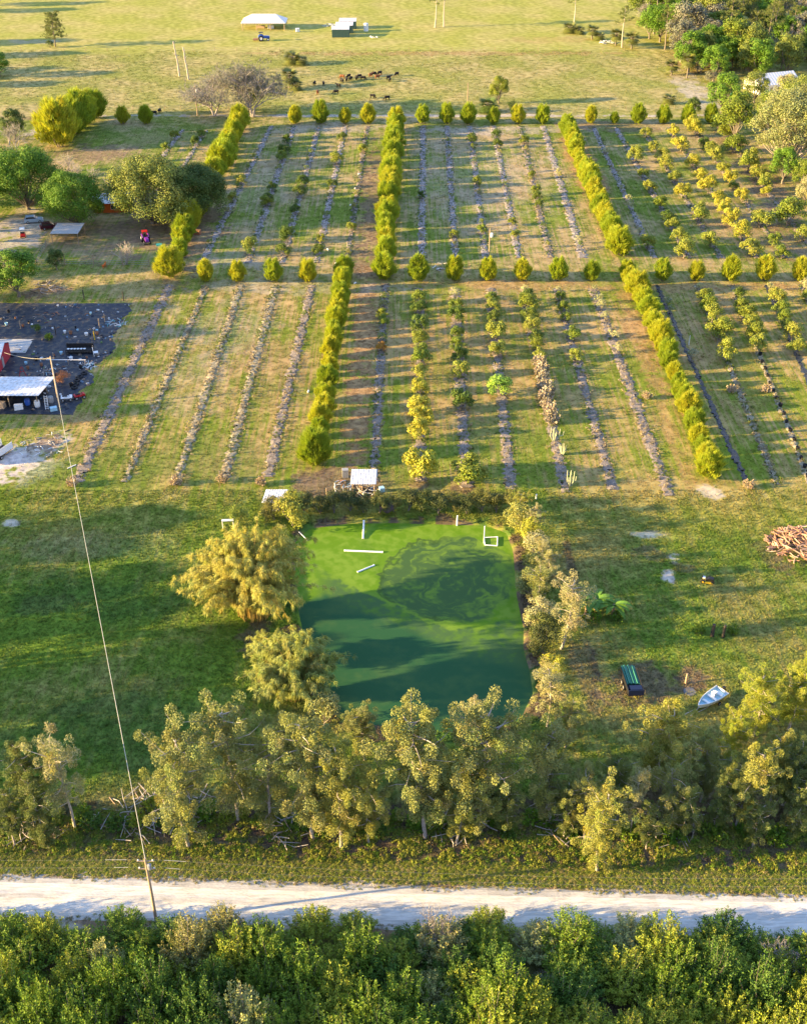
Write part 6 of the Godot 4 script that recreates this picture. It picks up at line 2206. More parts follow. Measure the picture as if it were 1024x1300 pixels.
const ROWS := [
	["first left mulch row, near field", Vector2(-50.24, -239.19), Vector2(-51.91, -159.37), "mulch", 2.3, []],
	["second left mulch row, near field", Vector2(-42.43, -239.19), Vector2(-44.39, -159.37), "weedy", 1.5, []],
	["third left mulch row, near field", Vector2(-34.96, -239.19), Vector2(-36.21, -158.43), "weedy", 1.9, []],
	["fourth left mulch row, near field", Vector2(-27.5, -239.19), Vector2(-28.58, -160.32), "weedy", 2, []],
	["fifth left mulch row, near field", Vector2(-19.69, -239.19), Vector2(-21.7, -160.8), "mulch", 2.1, [[-20.11, -222.87, "s", 0.5]]],
	["first row right of the left near hedge", Vector2(-3.91, -240.05), Vector2(-4.76, -159.37), "mulch", 1.9, [[-4.26, -206.85, "o", 0.7], [-4.22, -210.87, "s", 0.9], [-4.15, -217.92, "c", 0.75], [-4.11, -221.18, "c", 0.8], [-4.05, -227.08, "s", 0.8], [-4.02, -230.01, "s", 0.9]]],
	["second row right of the left near hedge", Vector2(3.38, -237.47), Vector2(2.76, -159.37), "mulch", 2.1, [[2.76, -159.83, "y", 1.75], [2.86, -172.73, "y", 1.3], [2.9, -177.36, "y", 1.3], [2.94, -182, "y", 1.25], [2.99, -188.88, "y", 1.1], [3.03, -194.29, "v", 1.05], [3.09, -201.24, "c", 1.25], [3.15, -208.73, "c", 1.15], [3.2, -215.31, "d", 1.25], [3.27, -224.24, "d", 0.95], [3.3, -228.47, "c", 1]]],
	["third row right of the left near hedge", Vector2(10.97, -237.47), Vector2(9.95, -157.5), "mulch", 2.4, [[9.96, -158.66, "c", 1.85], [10.28, -183.49, "d", 1.35], [10.44, -195.61, "v", 1.15], [10.51, -201.59, "d", 1], [10.58, -206.62, "c", 1.15], [10.64, -211.8, "c", 0.95], [10.76, -220.81, "d", 1.05], [10.8, -224.47, "c", 1], [10.89, -230.87, "p", 1.15]]],
	["fourth row right of the left near hedge", Vector2(18.57, -237.47), Vector2(16.88, -157.04), "mulch", 2.2, [[17.54, -188.76, "l", 1.5], [17.88, -204.84, "v", 1.05], [18.03, -211.87, "v", 1.3], [18.2, -220.12, "d", 0.9], [18.31, -225.42, "v", 0.95], [18.4, -229.6, "c", 0.9]]],
	["fifth row right of the left near hedge", Vector2(25.65, -237.47), Vector2(25.46, -156.12), "mulch", 2.1, [[25.57, -203.15, "v", 0.8], [25.58, -206.99, "c", 0.9], [25.59, -210.58, "d", 1], [25.6, -216.19, "v", 0.95], [25.61, -220.13, "d", 1.15], [25.62, -224.65, "c", 1.2], [25.63, -229.38, "d", 1.1], [25.65, -234.58, "p", 0.9]]],
	["sixth row right of the left near hedge", Vector2(32.74, -237.47), Vector2(33.01, -157.04), "mulch", 2, [[32.86, -202.74, "v", 0.95], [32.83, -211.87, "c", 1.05], [32.8, -220.72, "c", 0.7], [32.78, -225.09, "c", 0.8], [32.77, -230.64, "c", 0.7], [32.75, -235.55, "p", 0.6]]],
	["seventh row right of the left near hedge", Vector2(40.51, -237.47), Vector2(41.6, -155.21), "mulch", 2.3, [[40.92, -206.09, "p", 0.85], [40.85, -211.66, "p", 1], [40.73, -220.59, "p", 1], [40.66, -225.66, "p", 1], [40.61, -229.6, "p", 0.9], [40.53, -235.86, "p", 0.5]]],
	["first row right of the right near hedge", Vector2(54.48, -239.19), Vector2(54.53, -159.85), "plastic", 1.1, [[54.51, -202.18, "g", 1.15], [54.49, -224.3, "g", 0.8], [54.49, -227.66, "g", 1]]],
	["second row right of the right near hedge", Vector2(63.14, -239.19), Vector2(59.19, -158.43), "weedy", 1.2, [[61.35, -202.69, "v", 1.45], [61.8, -211.79, "c", 1.45], [62.21, -220.13, "v", 1.15], [62.46, -225.36, "c", 1.1], [62.68, -229.79, "c", 1.1], [62.96, -235.43, "p", 0.9]]],
	["third row right of the right near hedge", Vector2(70.61, -239.19), Vector2(64.41, -157.5), "pots", 1.1, [[68.17, -206.97, "v", 1.15], [68.49, -211.29, "c", 1.25], [68.82, -215.61, "v", 1.15], [69.19, -220.51, "c", 1.15], [69.58, -225.66, "c", 1], [69.95, -230.51, "d", 1]]],
	["fourth row right of the right near hedge", Vector2(78.08, -239.19), Vector2(71.14, -155.21), "plastic", 1.1, [[75.31, -205.73, "v", 1.1], [75.75, -211.08, "v", 1.2], [76.21, -216.64, "d", 0.8], [76.48, -219.82, "c", 1], [76.8, -223.69, "c", 1], [77.21, -228.66, "v", 1.2], [77.79, -235.75, "p", 0.8]]],
	["fifth row right of the right near hedge", Vector2(85.21, -239.19), Vector2(77.73, -152.96), "weedy", 1.1, [[83.76, -222.52, "v", 1], [84.42, -230.11, "v", 1], [84.9, -235.63, "p", 1.1]]],
	["first row right of the left far hedge", Vector2(-39.68, -361.39), Vector2(-45.24, -251.78), "sand", 1.8, [[-44.72, -262.1, "s", 0.8], [-43.59, -284.47, "s", 0.7], [-43.15, -293.09, "v", 0.9], [-42.72, -301.51, "s", 0.8], [-42.5, -305.79, "v", 1], [-41.92, -317.3, "s", 0.8], [-41.41, -327.43, "s", 0.9]]],
	["second row right of the left far hedge", Vector2(-32.79, -361.39), Vector2(-34.99, -251.78), "sand", 1.8, [[-34.92, -255.34, "s", 0.9], [-34.87, -258.05, "v", 1.1], [-34.42, -280.3, "s", 0.9], [-34.24, -289.51, "c", 0.9], [-34.2, -291.49, "d", 1], [-34.02, -300.47, "d", 0.9], [-33.66, -317.99, "s", 0.8], [-33.5, -326.26, "c", 1], [-33.38, -331.94, "d", 1.2], [-33.17, -342.77, "d", 1]]],
	["third row right of the left far hedge", Vector2(-25.43, -361.39), Vector2(-27.22, -251.78), "sand", 1.8, [[-27.15, -255.96, "d", 1], [-27.01, -264.72, "d", 1.2], [-26.83, -275.71, "s", 0.8], [-26.7, -283.51, "d", 0.8], [-26.62, -288.34, "s", 0.9], [-26.48, -296.96, "d", 1], [-26.34, -305.15, "d", 1], [-26.14, -317.74, "s", 0.7], [-26.04, -323.58, "s", 0.8], [-25.91, -331.82, "s", 0.9]]],
	["fourth row right of the left far hedge", Vector2(-17.58, -361.39), Vector2(-19.44, -251.78), "sand", 1.9, [[-19.36, -256.66, "d", 0.8], [-19.23, -264.47, "y", 0.7], [-18.96, -280.3, "s", 0.9], [-18.71, -294.7, "s", 0.8], [-18.57, -303.42, "d", 0.8], [-18.23, -323.23, "v", 1.2], [-17.91, -342.15, "s", 0.8], [-17.84, -346.4, "d", 0.9]]],
	["fifth row right of the left far hedge", Vector2(-10.93, -361.39), Vector2(-12.72, -251.78), "mulch", 1.6, [[-12.66, -255.69, "s", 0.8], [-12.39, -272.46, "v", 0.8], [-12.26, -280.13, "s", 0.8], [-12.16, -286, "s", 0.9], [-11.98, -297.15, "s", 0.8], [-11.81, -307.47, "s", 0.6], [-11.67, -316.12, "s", 0.6], [-11.61, -319.8, "s", 0.7], [-11.38, -334.06, "v", 0.9], [-11.17, -346.87, "s", 0.8]]],
	["first row right of the middle far hedge", Vector2(5.94, -361.39), Vector2(4.1, -254.62), "sand", 2.1, [[4.3, -266.38, "s", 0.6], [4.53, -279.77, "s", 0.6], [4.8, -295.1, "d", 0.7]]],
	["second row right of the middle far hedge", Vector2(13.07, -361.39), Vector2(11.77, -254.62), "sand", 1.9, [[11.85, -261.31, "s", 0.6], [11.92, -267.2, "c", 0.8], [12.27, -295.51, "s", 0.6], [12.41, -307.47, "s", 0.6], [12.67, -328.33, "s", 0.7], [12.76, -336.17, "s", 0.6], [12.85, -343.4, "s", 0.7]]],
	["third row right of the middle far hedge", Vector2(19.96, -361.39), Vector2(18.54, -254.62), "sand", 1.9, [[18.68, -264.99, "s", 0.7], [18.75, -270.34, "c", 0.8], [18.82, -275.71, "s", 0.8], [18.93, -284.09, "s", 0.8], [19.11, -297.36, "s", 0.9], [19.22, -305.33, "c", 0.8], [19.48, -325.01, "s", 0.8], [19.62, -336.02, "s", 0.8], [19.71, -342.77, "d", 1]]],
	["fourth row right of the middle far hedge", Vector2(27.09, -361.39), Vector2(26.03, -254.62), "sand", 1.9, [[26.16, -267.57, "c", 0.7], [26.25, -276.08, "c", 0.7], [26.39, -290.31, "s", 0.7], [26.53, -305.1, "s", 0.7], [26.8, -332.27, "s", 0.8], [26.86, -338.6, "d", 0.9], [26.94, -346.72, "d", 1]]],
	["fifth row right of the middle far hedge", Vector2(34.93, -361.39), Vector2(33.17, -254.62), "mulch", 1.9, [[33.28, -261.45, "s", 0.7], [33.48, -273.38, "s", 0.7], [33.73, -288.54, "d", 0.7], [33.82, -294.1, "d", 0.8], [33.87, -297.36, "c", 0.9], [34.1, -310.99, "c", 0.7], [34.2, -317.05, "s", 0.7], [34.49, -334.96, "s", 0.7], [34.62, -342.46, "c", 0.9]]],
	["sixth row right of the middle far hedge", Vector2(42.06, -361.39), Vector2(40.65, -254.62), "sand", 2.4, [[40.74, -260.95, "s", 0.7], [40.78, -264.27, "p", 0.9], [41.4, -311.65, "s", 0.7], [41.44, -314.15, "p", 0.9]]],
	["first row right of the right far hedge", Vector2(57.01, -359.71), Vector2(56.75, -254.62), "sand", 1.7, [[56.06, -260.28, "v", 1.2], [55.67, -269.1, "p", 0.72], [56.23, -286.57, "p", 1.08], [56.7, -291.94, "p", 0.84], [56.18, -301.18, "p", 0.66], [56.58, -333.23, "p", 0.84]]],
	["second row right of the right far hedge", Vector2(63.75, -359.71), Vector2(64.62, -254.62), "sand", 1.7, [[63.59, -255.07, "v", 1.44], [64.05, -263.82, "v", 1.38], [64.08, -272.63, "v", 0.96], [63.95, -276.69, "d", 1.08], [63.6, -286.43, "c", 1.2], [63.29, -299.72, "v", 1.14], [63.59, -311.59, "c", 0.96], [63.67, -325.71, "v", 1.38], [63.59, -339.44, "s", 0.72]]],
	["third row right of the right far hedge", Vector2(71.57, -359.71), Vector2(71.95, -254.62), "mulch", 1.6, [[70.82, -261.5, "v", 1.44], [71.19, -277.92, "v", 1.56], [71.24, -295.75, "y", 1.44], [71.36, -308.08, "v", 1.14], [70.98, -318.53, "v", 1.32], [71.27, -326.65, "v", 1.26], [70.61, -335.67, "v", 1.08], [71.03, -350.06, "v", 1.02]]],
	["fourth row right of the right far hedge", Vector2(79.32, -359.71), Vector2(79.93, -254.62), "mulch", 1.6, [[78.67, -256.01, "v", 1.44], [78.9, -265.74, "y", 1.44], [78.54, -275.33, "y", 1.44], [78.46, -281.97, "y", 1.32], [78.38, -288.39, "y", 1.32], [78.12, -299.21, "y", 1.56], [78.22, -309.14, "y", 1.32], [78.44, -320.2, "y", 1.38], [78.46, -335.55, "y", 1.56], [78.56, -349.2, "y", 1.2]]],
	["fifth row right of the right far hedge", Vector2(86.69, -359.71), Vector2(86.38, -254.62), "mulch", 1.6, [[85.34, -254.38, "c", 1.14], [85.62, -262.1, "c", 1.08], [85.61, -274.12, "v", 1.56], [85.45, -293.34, "y", 1.2], [85.57, -302.19, "d", 0.84], [85.69, -306.92, "y", 1.2], [85.84, -314.72, "v", 1.32], [86.13, -325.38, "v", 1.32], [86.39, -333.58, "v", 1.08], [85.3, -337.77, "d", 1.08], [85.73, -350.74, "y", 1.44], [85.62, -357.18, "y", 1.44]]],
	["sixth row right of the right far hedge", Vector2(94.68, -359.71), Vector2(93.94, -254.62), "mulch", 1.6, [[92.87, -264.48, "v", 1.2], [92.66, -275.93, "c", 2.28], [92.87, -298.09, "y", 0.78], [93.18, -301.96, "v", 1.32], [93.2, -308.89, "v", 1.38], [92.81, -316.86, "v", 1.92], [92.93, -333.89, "c", 1.92], [93.79, -347.18, "c", 1.62], [93.51, -356.02, "d", 1.44]]],
	["first row left of the left far hedge", Vector2(-65.88, -357.2), Vector2(-68.08, -321.46), "sand", 1.6, [[-67.73, -327.16, "c", 0.8], [-67.17, -336.31, "c", 0.9], [-66.5, -347.19, "c", 0.9]]],
	["second row left of the left far hedge", Vector2(-58.82, -357.2), Vector2(-60.32, -321.46), "sand", 1.6, [[-59.87, -332.27, "s", 0.8], [-59.51, -340.9, "d", 0.9], [-59.16, -349.28, "c", 0.8]]],
]
const HEDGES := [
	["left near hedge", [Vector3(-14.36, -165.18, 1.09), Vector3(-14.05, -169.86, 0.59), Vector3(-14.01, -173.60, 0.58), Vector3(-14.22, -177.25, 0.70), Vector3(-13.69, -181.72, 0.70), Vector3(-13.74, -186.15, 0.64), Vector3(-13.78, -192.27, 0.75), Vector3(-13.44, -196.69, 0.59), Vector3(-13.83, -199.57, 0.63), Vector3(-13.72, -203.96, 0.83), Vector3(-13.53, -208.91, 0.78), Vector3(-13.64, -213.19, 0.61), Vector3(-13.36, -216.81, 0.80), Vector3(-13.27, -221.40, 0.77), Vector3(-13.04, -225.72, 0.84), Vector3(-13.05, -229.96, 0.78), Vector3(-13.05, -235.67, 0.83), Vector3(-12.87, -240.25, 0.64), Vector3(-12.95, -243.57, 0.84)]],
	["right near hedge", [Vector3(48.68, -160.80, 0.83), Vector3(49.10, -164.53, 0.68), Vector3(49.27, -168.33, 0.58), Vector3(49.21, -171.31, 0.66), Vector3(49.32, -175.17, 0.76), Vector3(49.54, -178.32, 0.54), Vector3(49.70, -181.74, 0.80), Vector3(49.68, -184.57, 0.64), Vector3(49.46, -187.58, 0.67), Vector3(49.85, -191.18, 0.57), Vector3(49.61, -194.66, 0.63), Vector3(49.62, -199.37, 0.59), Vector3(49.83, -202.27, 0.83), Vector3(49.57, -206.25, 0.66), Vector3(49.88, -208.84, 0.85), Vector3(49.43, -211.94, 0.65), Vector3(49.63, -215.53, 0.75), Vector3(49.45, -219.03, 0.61), Vector3(49.68, -222.66, 0.80), Vector3(49.38, -226.65, 0.79), Vector3(49.47, -230.08, 0.65), Vector3(49.32, -233.70, 0.93), Vector3(48.83, -236.49, 0.78), Vector3(48.72, -240.35, 0.68), Vector3(48.70, -243.57, 0.73)]],
	["left far hedge", [Vector3(-50.89, -243.57, 1.17), Vector3(-50.92, -247.85, 0.86), Vector3(-50.55, -254.55, 0.82), Vector3(-51.01, -260.94, 0.87), Vector3(-51.15, -265.87, 0.97), Vector3(-50.96, -272.96, 1.24), Vector3(-51.02, -277.62, 0.86), Vector3(-50.40, -282.90, 0.94), Vector3(-50.15, -288.07, 0.85), Vector3(-50.17, -294.78, 0.90), Vector3(-49.76, -299.06, 1.08), Vector3(-49.92, -307.08, 1.16), Vector3(-49.47, -311.37, 0.93), Vector3(-49.58, -317.51, 1.21), Vector3(-49.12, -322.33, 1.23), Vector3(-49.12, -329.77, 1.23), Vector3(-49.23, -335.14, 0.98), Vector3(-49.46, -339.75, 0.89), Vector3(-48.99, -345.22, 1.00), Vector3(-48.74, -352.80, 1.10), Vector3(-48.67, -357.20, 1.35)]],
	["middle far hedge", [Vector3(-4.29, -242.68, 0.93), Vector3(-4.29, -246.63, 0.70), Vector3(-3.90, -252.13, 0.93), Vector3(-3.92, -256.38, 0.86), Vector3(-3.85, -260.05, 0.88), Vector3(-4.11, -266.24, 0.92), Vector3(-4.17, -269.43, 0.94), Vector3(-4.01, -275.44, 1.02), Vector3(-3.73, -279.10, 1.02), Vector3(-3.99, -283.15, 0.74), Vector3(-3.86, -289.42, 0.99), Vector3(-3.46, -293.82, 1.07), Vector3(-3.70, -297.31, 0.92), Vector3(-3.31, -301.12, 1.09), Vector3(-3.32, -306.88, 1.08), Vector3(-3.34, -312.25, 1.05), Vector3(-3.25, -315.41, 0.86), Vector3(-3.02, -320.76, 0.86), Vector3(-2.98, -324.29, 1.12), Vector3(-2.52, -329.62, 1.00), Vector3(-2.66, -334.12, 1.15), Vector3(-2.83, -338.95, 1.00), Vector3(-2.74, -343.32, 0.87), Vector3(-2.33, -348.73, 0.87), Vector3(-2.32, -353.14, 1.04), Vector3(-2.09, -357.20, 1.04)]],
	["right far hedge", [Vector3(48.91, -256.54, 1.03), Vector3(48.90, -260.30, 0.67), Vector3(48.95, -264.34, 0.75), Vector3(48.78, -267.97, 0.88), Vector3(48.72, -271.36, 0.76), Vector3(48.62, -275.15, 0.76), Vector3(48.62, -278.42, 0.92), Vector3(48.24, -282.79, 0.93), Vector3(48.58, -285.88, 0.93), Vector3(48.32, -288.77, 0.67), Vector3(48.08, -292.31, 0.72), Vector3(48.56, -297.04, 0.91), Vector3(48.40, -299.77, 0.89), Vector3(48.57, -303.40, 0.96), Vector3(48.21, -307.19, 0.99), Vector3(48.45, -311.33, 1.01), Vector3(48.24, -314.40, 0.82), Vector3(48.11, -318.38, 0.75), Vector3(48.26, -322.72, 0.69), Vector3(48.15, -325.87, 0.70), Vector3(48.01, -329.85, 0.88), Vector3(48.58, -334.16, 0.99), Vector3(48.03, -336.23, 0.80), Vector3(48.11, -341.10, 0.81), Vector3(48.54, -344.11, 1.05), Vector3(48.62, -347.47, 0.78), Vector3(48.14, -351.69, 0.99), Vector3(48.36, -354.42, 0.99), Vector3(48.69, -358.87, 0.77)]],
	["outermost far left hedge", [Vector3(-98.35, -340.45, 2.26), Vector3(-98.34, -345.16, 1.96), Vector3(-97.40, -353.45, 1.68), Vector3(-96.96, -358.48, 2.01), Vector3(-96.52, -363.17, 1.73), Vector3(-94.75, -370.03, 1.44)]],
]
const DIVIDER := [Vector3(-42.74, -241.36, 0.80), Vector3(-35.90, -241.36, 0.85), Vector3(-28.03, -241.36, 0.90), Vector3(-20.68, -241.36, 0.89), Vector3(3.25, -241.36, 1.06), Vector3(10.96, -241.80, 0.89), Vector3(18.32, -241.80, 0.97), Vector3(25.68, -241.80, 0.85), Vector3(33.55, -241.80, 0.91), Vector3(40.74, -241.80, 0.79), Vector3(56.15, -241.80, 0.87), Vector3(63.34, -241.80, 0.79), Vector3(70.87, -241.80, 1.05), Vector3(78.23, -241.80, 0.98), Vector3(85.76, -241.80, 0.85)]
const TOP_ROW := [Vector3(-32.75, -363.95, 0.98), Vector3(-25.10, -363.95, 1.13), Vector3(-17.69, -363.95, 0.85), Vector3(-10.76, -363.95, 1.09), Vector3(5.74, -363.95, 0.96), Vector3(13.15, -363.95, 0.98), Vector3(19.60, -363.95, 1.10), Vector3(27.25, -363.95, 0.95), Vector3(34.66, -363.95, 0.99), Vector3(42.07, -363.95, 1.05), Vector3(56.65, -363.95, 0.85), Vector3(63.82, -363.95, 0.62), Vector3(71.00, -363.95, 1.09), Vector3(78.65, -363.95, 1.05), Vector3(86.06, -363.95, 1.03), Vector3(92.99, -363.95, 0.95)]
const YARD_SHRUBS := [Vector3(-84.86, -363.95, 0.95), Vector3(-77.93, -363.95, 0.98)]
const BELT := [[-41.95, -86.53, 9.9, "k"], [-38.11, -86.1, 12.3, "k"], [-35.87, -88.51, 17.7, "w"], [-40.2, -88.28, 14.4, "k"], [-23.03, -86.1, 19.1, "o"], [-18.2, -89.62, 19.8, "o"], [-14.41, -88.95, 17.0, "o"], [-9.72, -87.19, 20.7, "o"], [-6.77, -85.89, 17.2, "y"], [-3.74, -86.75, 13.1, "y"], [2.39, -87.19, 22.0, "o"], [5.61, -86.53, 13.9, "y"], [8.09, -88.51, 21.4, "o"], [10.93, -87.4, 10.2, "k"], [16.22, -88.95, 16.5, "o"], [20.37, -82.74, 13.9, "y"], [19.56, -86.75, 12.3, "o"], [24.56, -87.19, 11.5, "w"], [28.47, -93.79, 16.1, "y"], [30.15, -86.97, 9.5, "k"], [33.5, -88.28, 10.4, "k"], [36.13, -88.51, 13.9, "y"], [40.58, -91.45, 12.2, "y"], [41.61, -86.53, 9.9, "k"], [44.51, -88.95, 10.3, "k"], [17.31, -87.19, 9.2, "k"], [37.44, -85.78, 8.4, "k"], [26.03, -85.78, 7.8, "k"], [23.29, -88.95, 10.9, "k"], [28.86, -88.28, 10.8, "o"], [33.1, -92.14, 10.6, "o"], [42.14, -91.68, 11.6, "k"], [44.81, -93.08, 11.4, "o"]]
const WOOD := [[105.06, -415.44, "round", 0.81], [119.6, -416.49, "round", 0.94], [99.27, -428.25, "round", 0.93], [111.36, -429.63, "round", 0.81], [104.63, -431.12, "round", 0.87], [120.04, -431.28, "round", 1.09], [147.8, -432.59, "pine", 0.91], [142.16, -433.11, "pine", 0.92], [125.14, -433.34, "bare", 1.02], [132.93, -433.39, "palm", 0.86], [115.52, -434.41, "round", 1.14], [99.13, -434.64, "bare", 0.94], [106.97, -438.02, "round", 0.92], [148.68, -438.75, "round", 1.19], [123.98, -442.22, "palm", 0.85], [99.52, -443.23, "grey", 0.94], [130.44, -444.72, "pine", 1.13], [111.84, -445.18, "round", 0.83], [137.37, -445.48, "bare", 1.12], [152.52, -446.12, "pine", 1.17], [119.34, -446.16, "palm", 1.16], [145.74, -448.71, "round", 0.81], [110.97, -452.6, "grey", 0.89], [127.05, -452.63, "pine", 0.98], [138.91, -453.67, "round", 0.90], [118.24, -453.75, "pine", 1.20], [155.4, -454.26, "round", 1.20], [145.01, -454.49, "grey", 1.00], [103.48, -456.21, "grey", 1.24], [135.99, -459.55, "pine", 1.16], [149.95, -460.1, "grey", 0.96], [115.81, -460.59, "round", 0.97], [97.5, -463.06, "pine", 0.89], [160.35, -464.44, "palm", 1.13], [121.39, -464.79, "round", 0.89], [154.48, -467.16, "pine", 0.98], [145.73, -467.49, "pine", 0.89], [102.83, -468.13, "round", 1.07], [108.88, -470, "bare", 1.24], [138.95, -472.28, "pine", 0.94], [126.83, -472.37, "pine", 0.95], [117.02, -472.41, "grey", 1.03], [162.84, -472.43, "pine", 1.13], [150.58, -474.46, "round", 0.90], [103.19, -475.02, "round", 0.84], [131.13, -475.49, "pine", 0.83], [97.77, -475.84, "round", 0.94], [116.26, -477.56, "round", 1.25], [163.57, -479.32, "pine", 1.03], [104.08, -480.59, "grey", 0.89], [127.97, -481.01, "pine", 0.97], [145.24, -481.04, "pine", 1.13], [94.71, -481.24, "round", 0.82], [139.64, -481.81, "round", 1.05], [110.18, -482.32, "bare", 0.97], [119.72, -483.51, "round", 1.23], [152.87, -486.01, "bare", 1.25], [136.61, -487.16, "pine", 0.94], [161.17, -487.68, "grey", 1.00], [117.58, -489.56, "palm", 1.17], [97.98, -489.81, "pine", 1.18], [167.85, -490.77, "grey", 0.81], [147.8, -491.08, "pine", 0.80], [107.45, -492.56, "round", 1.10], [154.39, -493.22, "bare", 1.17], [127.89, -493.73, "pine", 0.86], [114.79, -494.47, "round", 0.82], [163.05, -496.89, "round", 1.17], [132.77, -497.56, "bare", 1.22], [140.59, -498.33, "round", 1.03], [106.32, -499.83, "pine", 0.95], [96.63, -501.34, "bare", 0.92], [160.16, -502.69, "round", 1.06], [167.24, -502.86, "bare", 1.21], [140.63, -505.1, "round", 0.90], [130.74, -505.64, "palm", 1.18], [124.21, -505.79, "round", 1.09], [111.62, -507.42, "round", 1.06], [165.65, -508.2, "pine", 0.89], [152.96, -508.82, "bare", 1.03], [104.41, -509.58, "round", 1.13], [136.04, -510.72, "round", 0.97], [97.84, -513.71, "round", 1.20], [154.27, -514.09, "round", 1.14], [170.59, -514.17, "pine", 1.01], [163.66, -515.94, "pine", 1.07], [126.87, -516.62, "palm", 1.11], [149.31, -516.96, "round", 0.97], [104.56, -517.08, "round", 0.85], [119.27, -518.5, "round", 1.06], [135.69, -518.62, "bare", 0.99], [161.83, -521.67, "bare", 1.03]]
const THICKET := [[-28.08, -74.35, "g", 1.10], [8.48, -74.32, "y", 1.03], [-17.84, -74.3, "b", 0.92], [-43.33, -74.22, "d", 1.18], [-8.96, -74.2, "y", 1.00], [-4.78, -74.18, "y", 0.99], [6.01, -73.83, "d", 0.89], [18.94, -73.81, "g", 0.86], [31.52, -73.58, "d", 1.14], [22.34, -73.52, "w", 1.16], [-22.75, -73.15, "d", 1.04], [-34.83, -72.98, "y", 0.91], [1.38, -72.69, "d", 1.10], [13.03, -72.69, "w", 1.06], [16.23, -72.68, "g", 1.19], [-38.39, -72.65, "g", 1.14], [34.28, -72.43, "g", 1.01], [25.05, -72.42, "y", 1.14], [-14.03, -72.42, "d", 0.85], [-25.34, -72.26, "g", 0.86], [3.82, -72.14, "b", 1.12], [37.78, -71.83, "d", 1.08], [7.84, -71.75, "g", 0.92], [29.71, -71.63, "y", 1.09], [-40.51, -71.59, "g", 0.91], [40.15, -71.49, "y", 1.18], [-20.54, -71.27, "b", 1.11], [-31.22, -71.14, "g", 1.12], [-0.39, -70.6, "y", 0.92], [18.84, -70.48, "d", 0.99], [-15.88, -70.26, "y", 1.06], [-12.89, -70.26, "g", 1.16], [-36.45, -70.1, "g", 1.11], [-4, -70.07, "g", 1.07], [-6.78, -70, "y", 1.00], [35.75, -69.62, "y", 0.88], [41.83, -69.51, "g", 0.87], [-28.18, -69.47, "w", 0.92], [31.19, -69.37, "y", 1.02], [4.77, -69.13, "d", 0.96], [23.39, -69.12, "y", 1.08], [25.94, -69.03, "g", 0.92], [15.86, -69.02, "g", 1.12], [8.91, -68.86, "d", 1.11], [-21.44, -68.61, "y", 1.01], [-1.75, -68.55, "d", 1.07], [20.72, -68.42, "y", 1.16], [39.36, -68.4, "g", 1.07], [29.1, -68.04, "d", 1.05], [-24.64, -67.91, "g", 0.95], [-9.48, -67.75, "g", 1.19], [-30.73, -67.71, "y", 0.87], [-13.18, -67.37, "g", 0.86], [2.59, -67.14, "w", 0.86], [6.32, -67.09, "y", 1.10], [-17.43, -67, "d", 0.89], [-38.02, -66.89, "y", 1.15], [24.25, -66.83, "g", 0.94], [-5.91, -66.68, "y", 1.11], [42.02, -66.67, "g", 0.99], [15.58, -66.32, "d", 1.16], [32.96, -66.24, "d", 1.12], [27.22, -66.18, "g", 1.13], [12.18, -65.97, "g", 1.00], [-26.7, -65.97, "g", 1.06], [0.04, -65.94, "g", 1.01], [-35.68, -65.88, "g", 1.07], [39.85, -65.66, "g", 1.13], [36.78, -65.38, "y", 0.95], [-29.87, -65.37, "d", 0.85], [9.18, -65.31, "g", 1.18], [-9.19, -64.87, "g", 0.93], [-22.63, -64.82, "d", 1.16], [29.61, -64.73, "y", 0.88], [-3.5, -64.32, "g", 0.89], [-41.15, -64.29, "y", 1.06], [25.43, -64.21, "y", 0.93], [-38.41, -64.18, "d", 1.17], [-6.67, -64.08, "y", 1.10], [22.87, -63.75, "y", 1.07], [7.16, -63.67, "g", 1.16], [4.46, -63.54, "d", 0.95], [11.49, -63.51, "y", 1.03], [-14.52, -63.34, "w", 1.14], [-11.96, -63.25, "g", 0.94], [-18.62, -63.25, "d", 1.13], [16.48, -63.23, "y", 1.09], [40.33, -63.07, "y", 1.02], [-32.65, -63.03, "g", 1.10], [32.59, -62.84, "y", 1.03], [-1.26, -62.69, "d", 0.86], [-28.46, -62.61, "g", 1.13], [20.45, -62.28, "y", 0.93], [-5.41, -62.06, "g", 0.95], [1.42, -61.97, "g", 1.18], [-22.41, -61.96, "g", 1.11], [8.61, -61.74, "y", 1.14], [-16.81, -61.73, "d", 0.86], [35.62, -61.7, "y", 1.02], [-37, -61.51, "g", 0.98]]
const COWS := [[-29.83, -409.97, "k"], [-26.76, -409.44, "k"], [-28.06, -398.19, "o"], [-22.09, -398.69, "k"], [-21.62, -406.84, "k"], [-20.8, -413.67, "k"], [-20.91, -419.34, "o"], [-19.33, -415.28, "k"], [-18.72, -420.16, "k"], [-17.91, -416.62, "k"], [-16.06, -417.43, "k"], [-15.12, -419.61, "k"], [-13.71, -417.43, "k"], [-11.24, -421.26, "o"], [-10.19, -422.91, "k"], [-8.9, -419.06, "o"], [-8.18, -424.3, "k"], [-5.11, -417.98, "k"], [-4.62, -415.28, "k"], [-2.31, -422.91, "k"], [-10.03, -393.73, "k"], [-5.28, -391.78, "k"], [-75.91, -375.84, "k"], [-77.23, -373.59, "k"]]
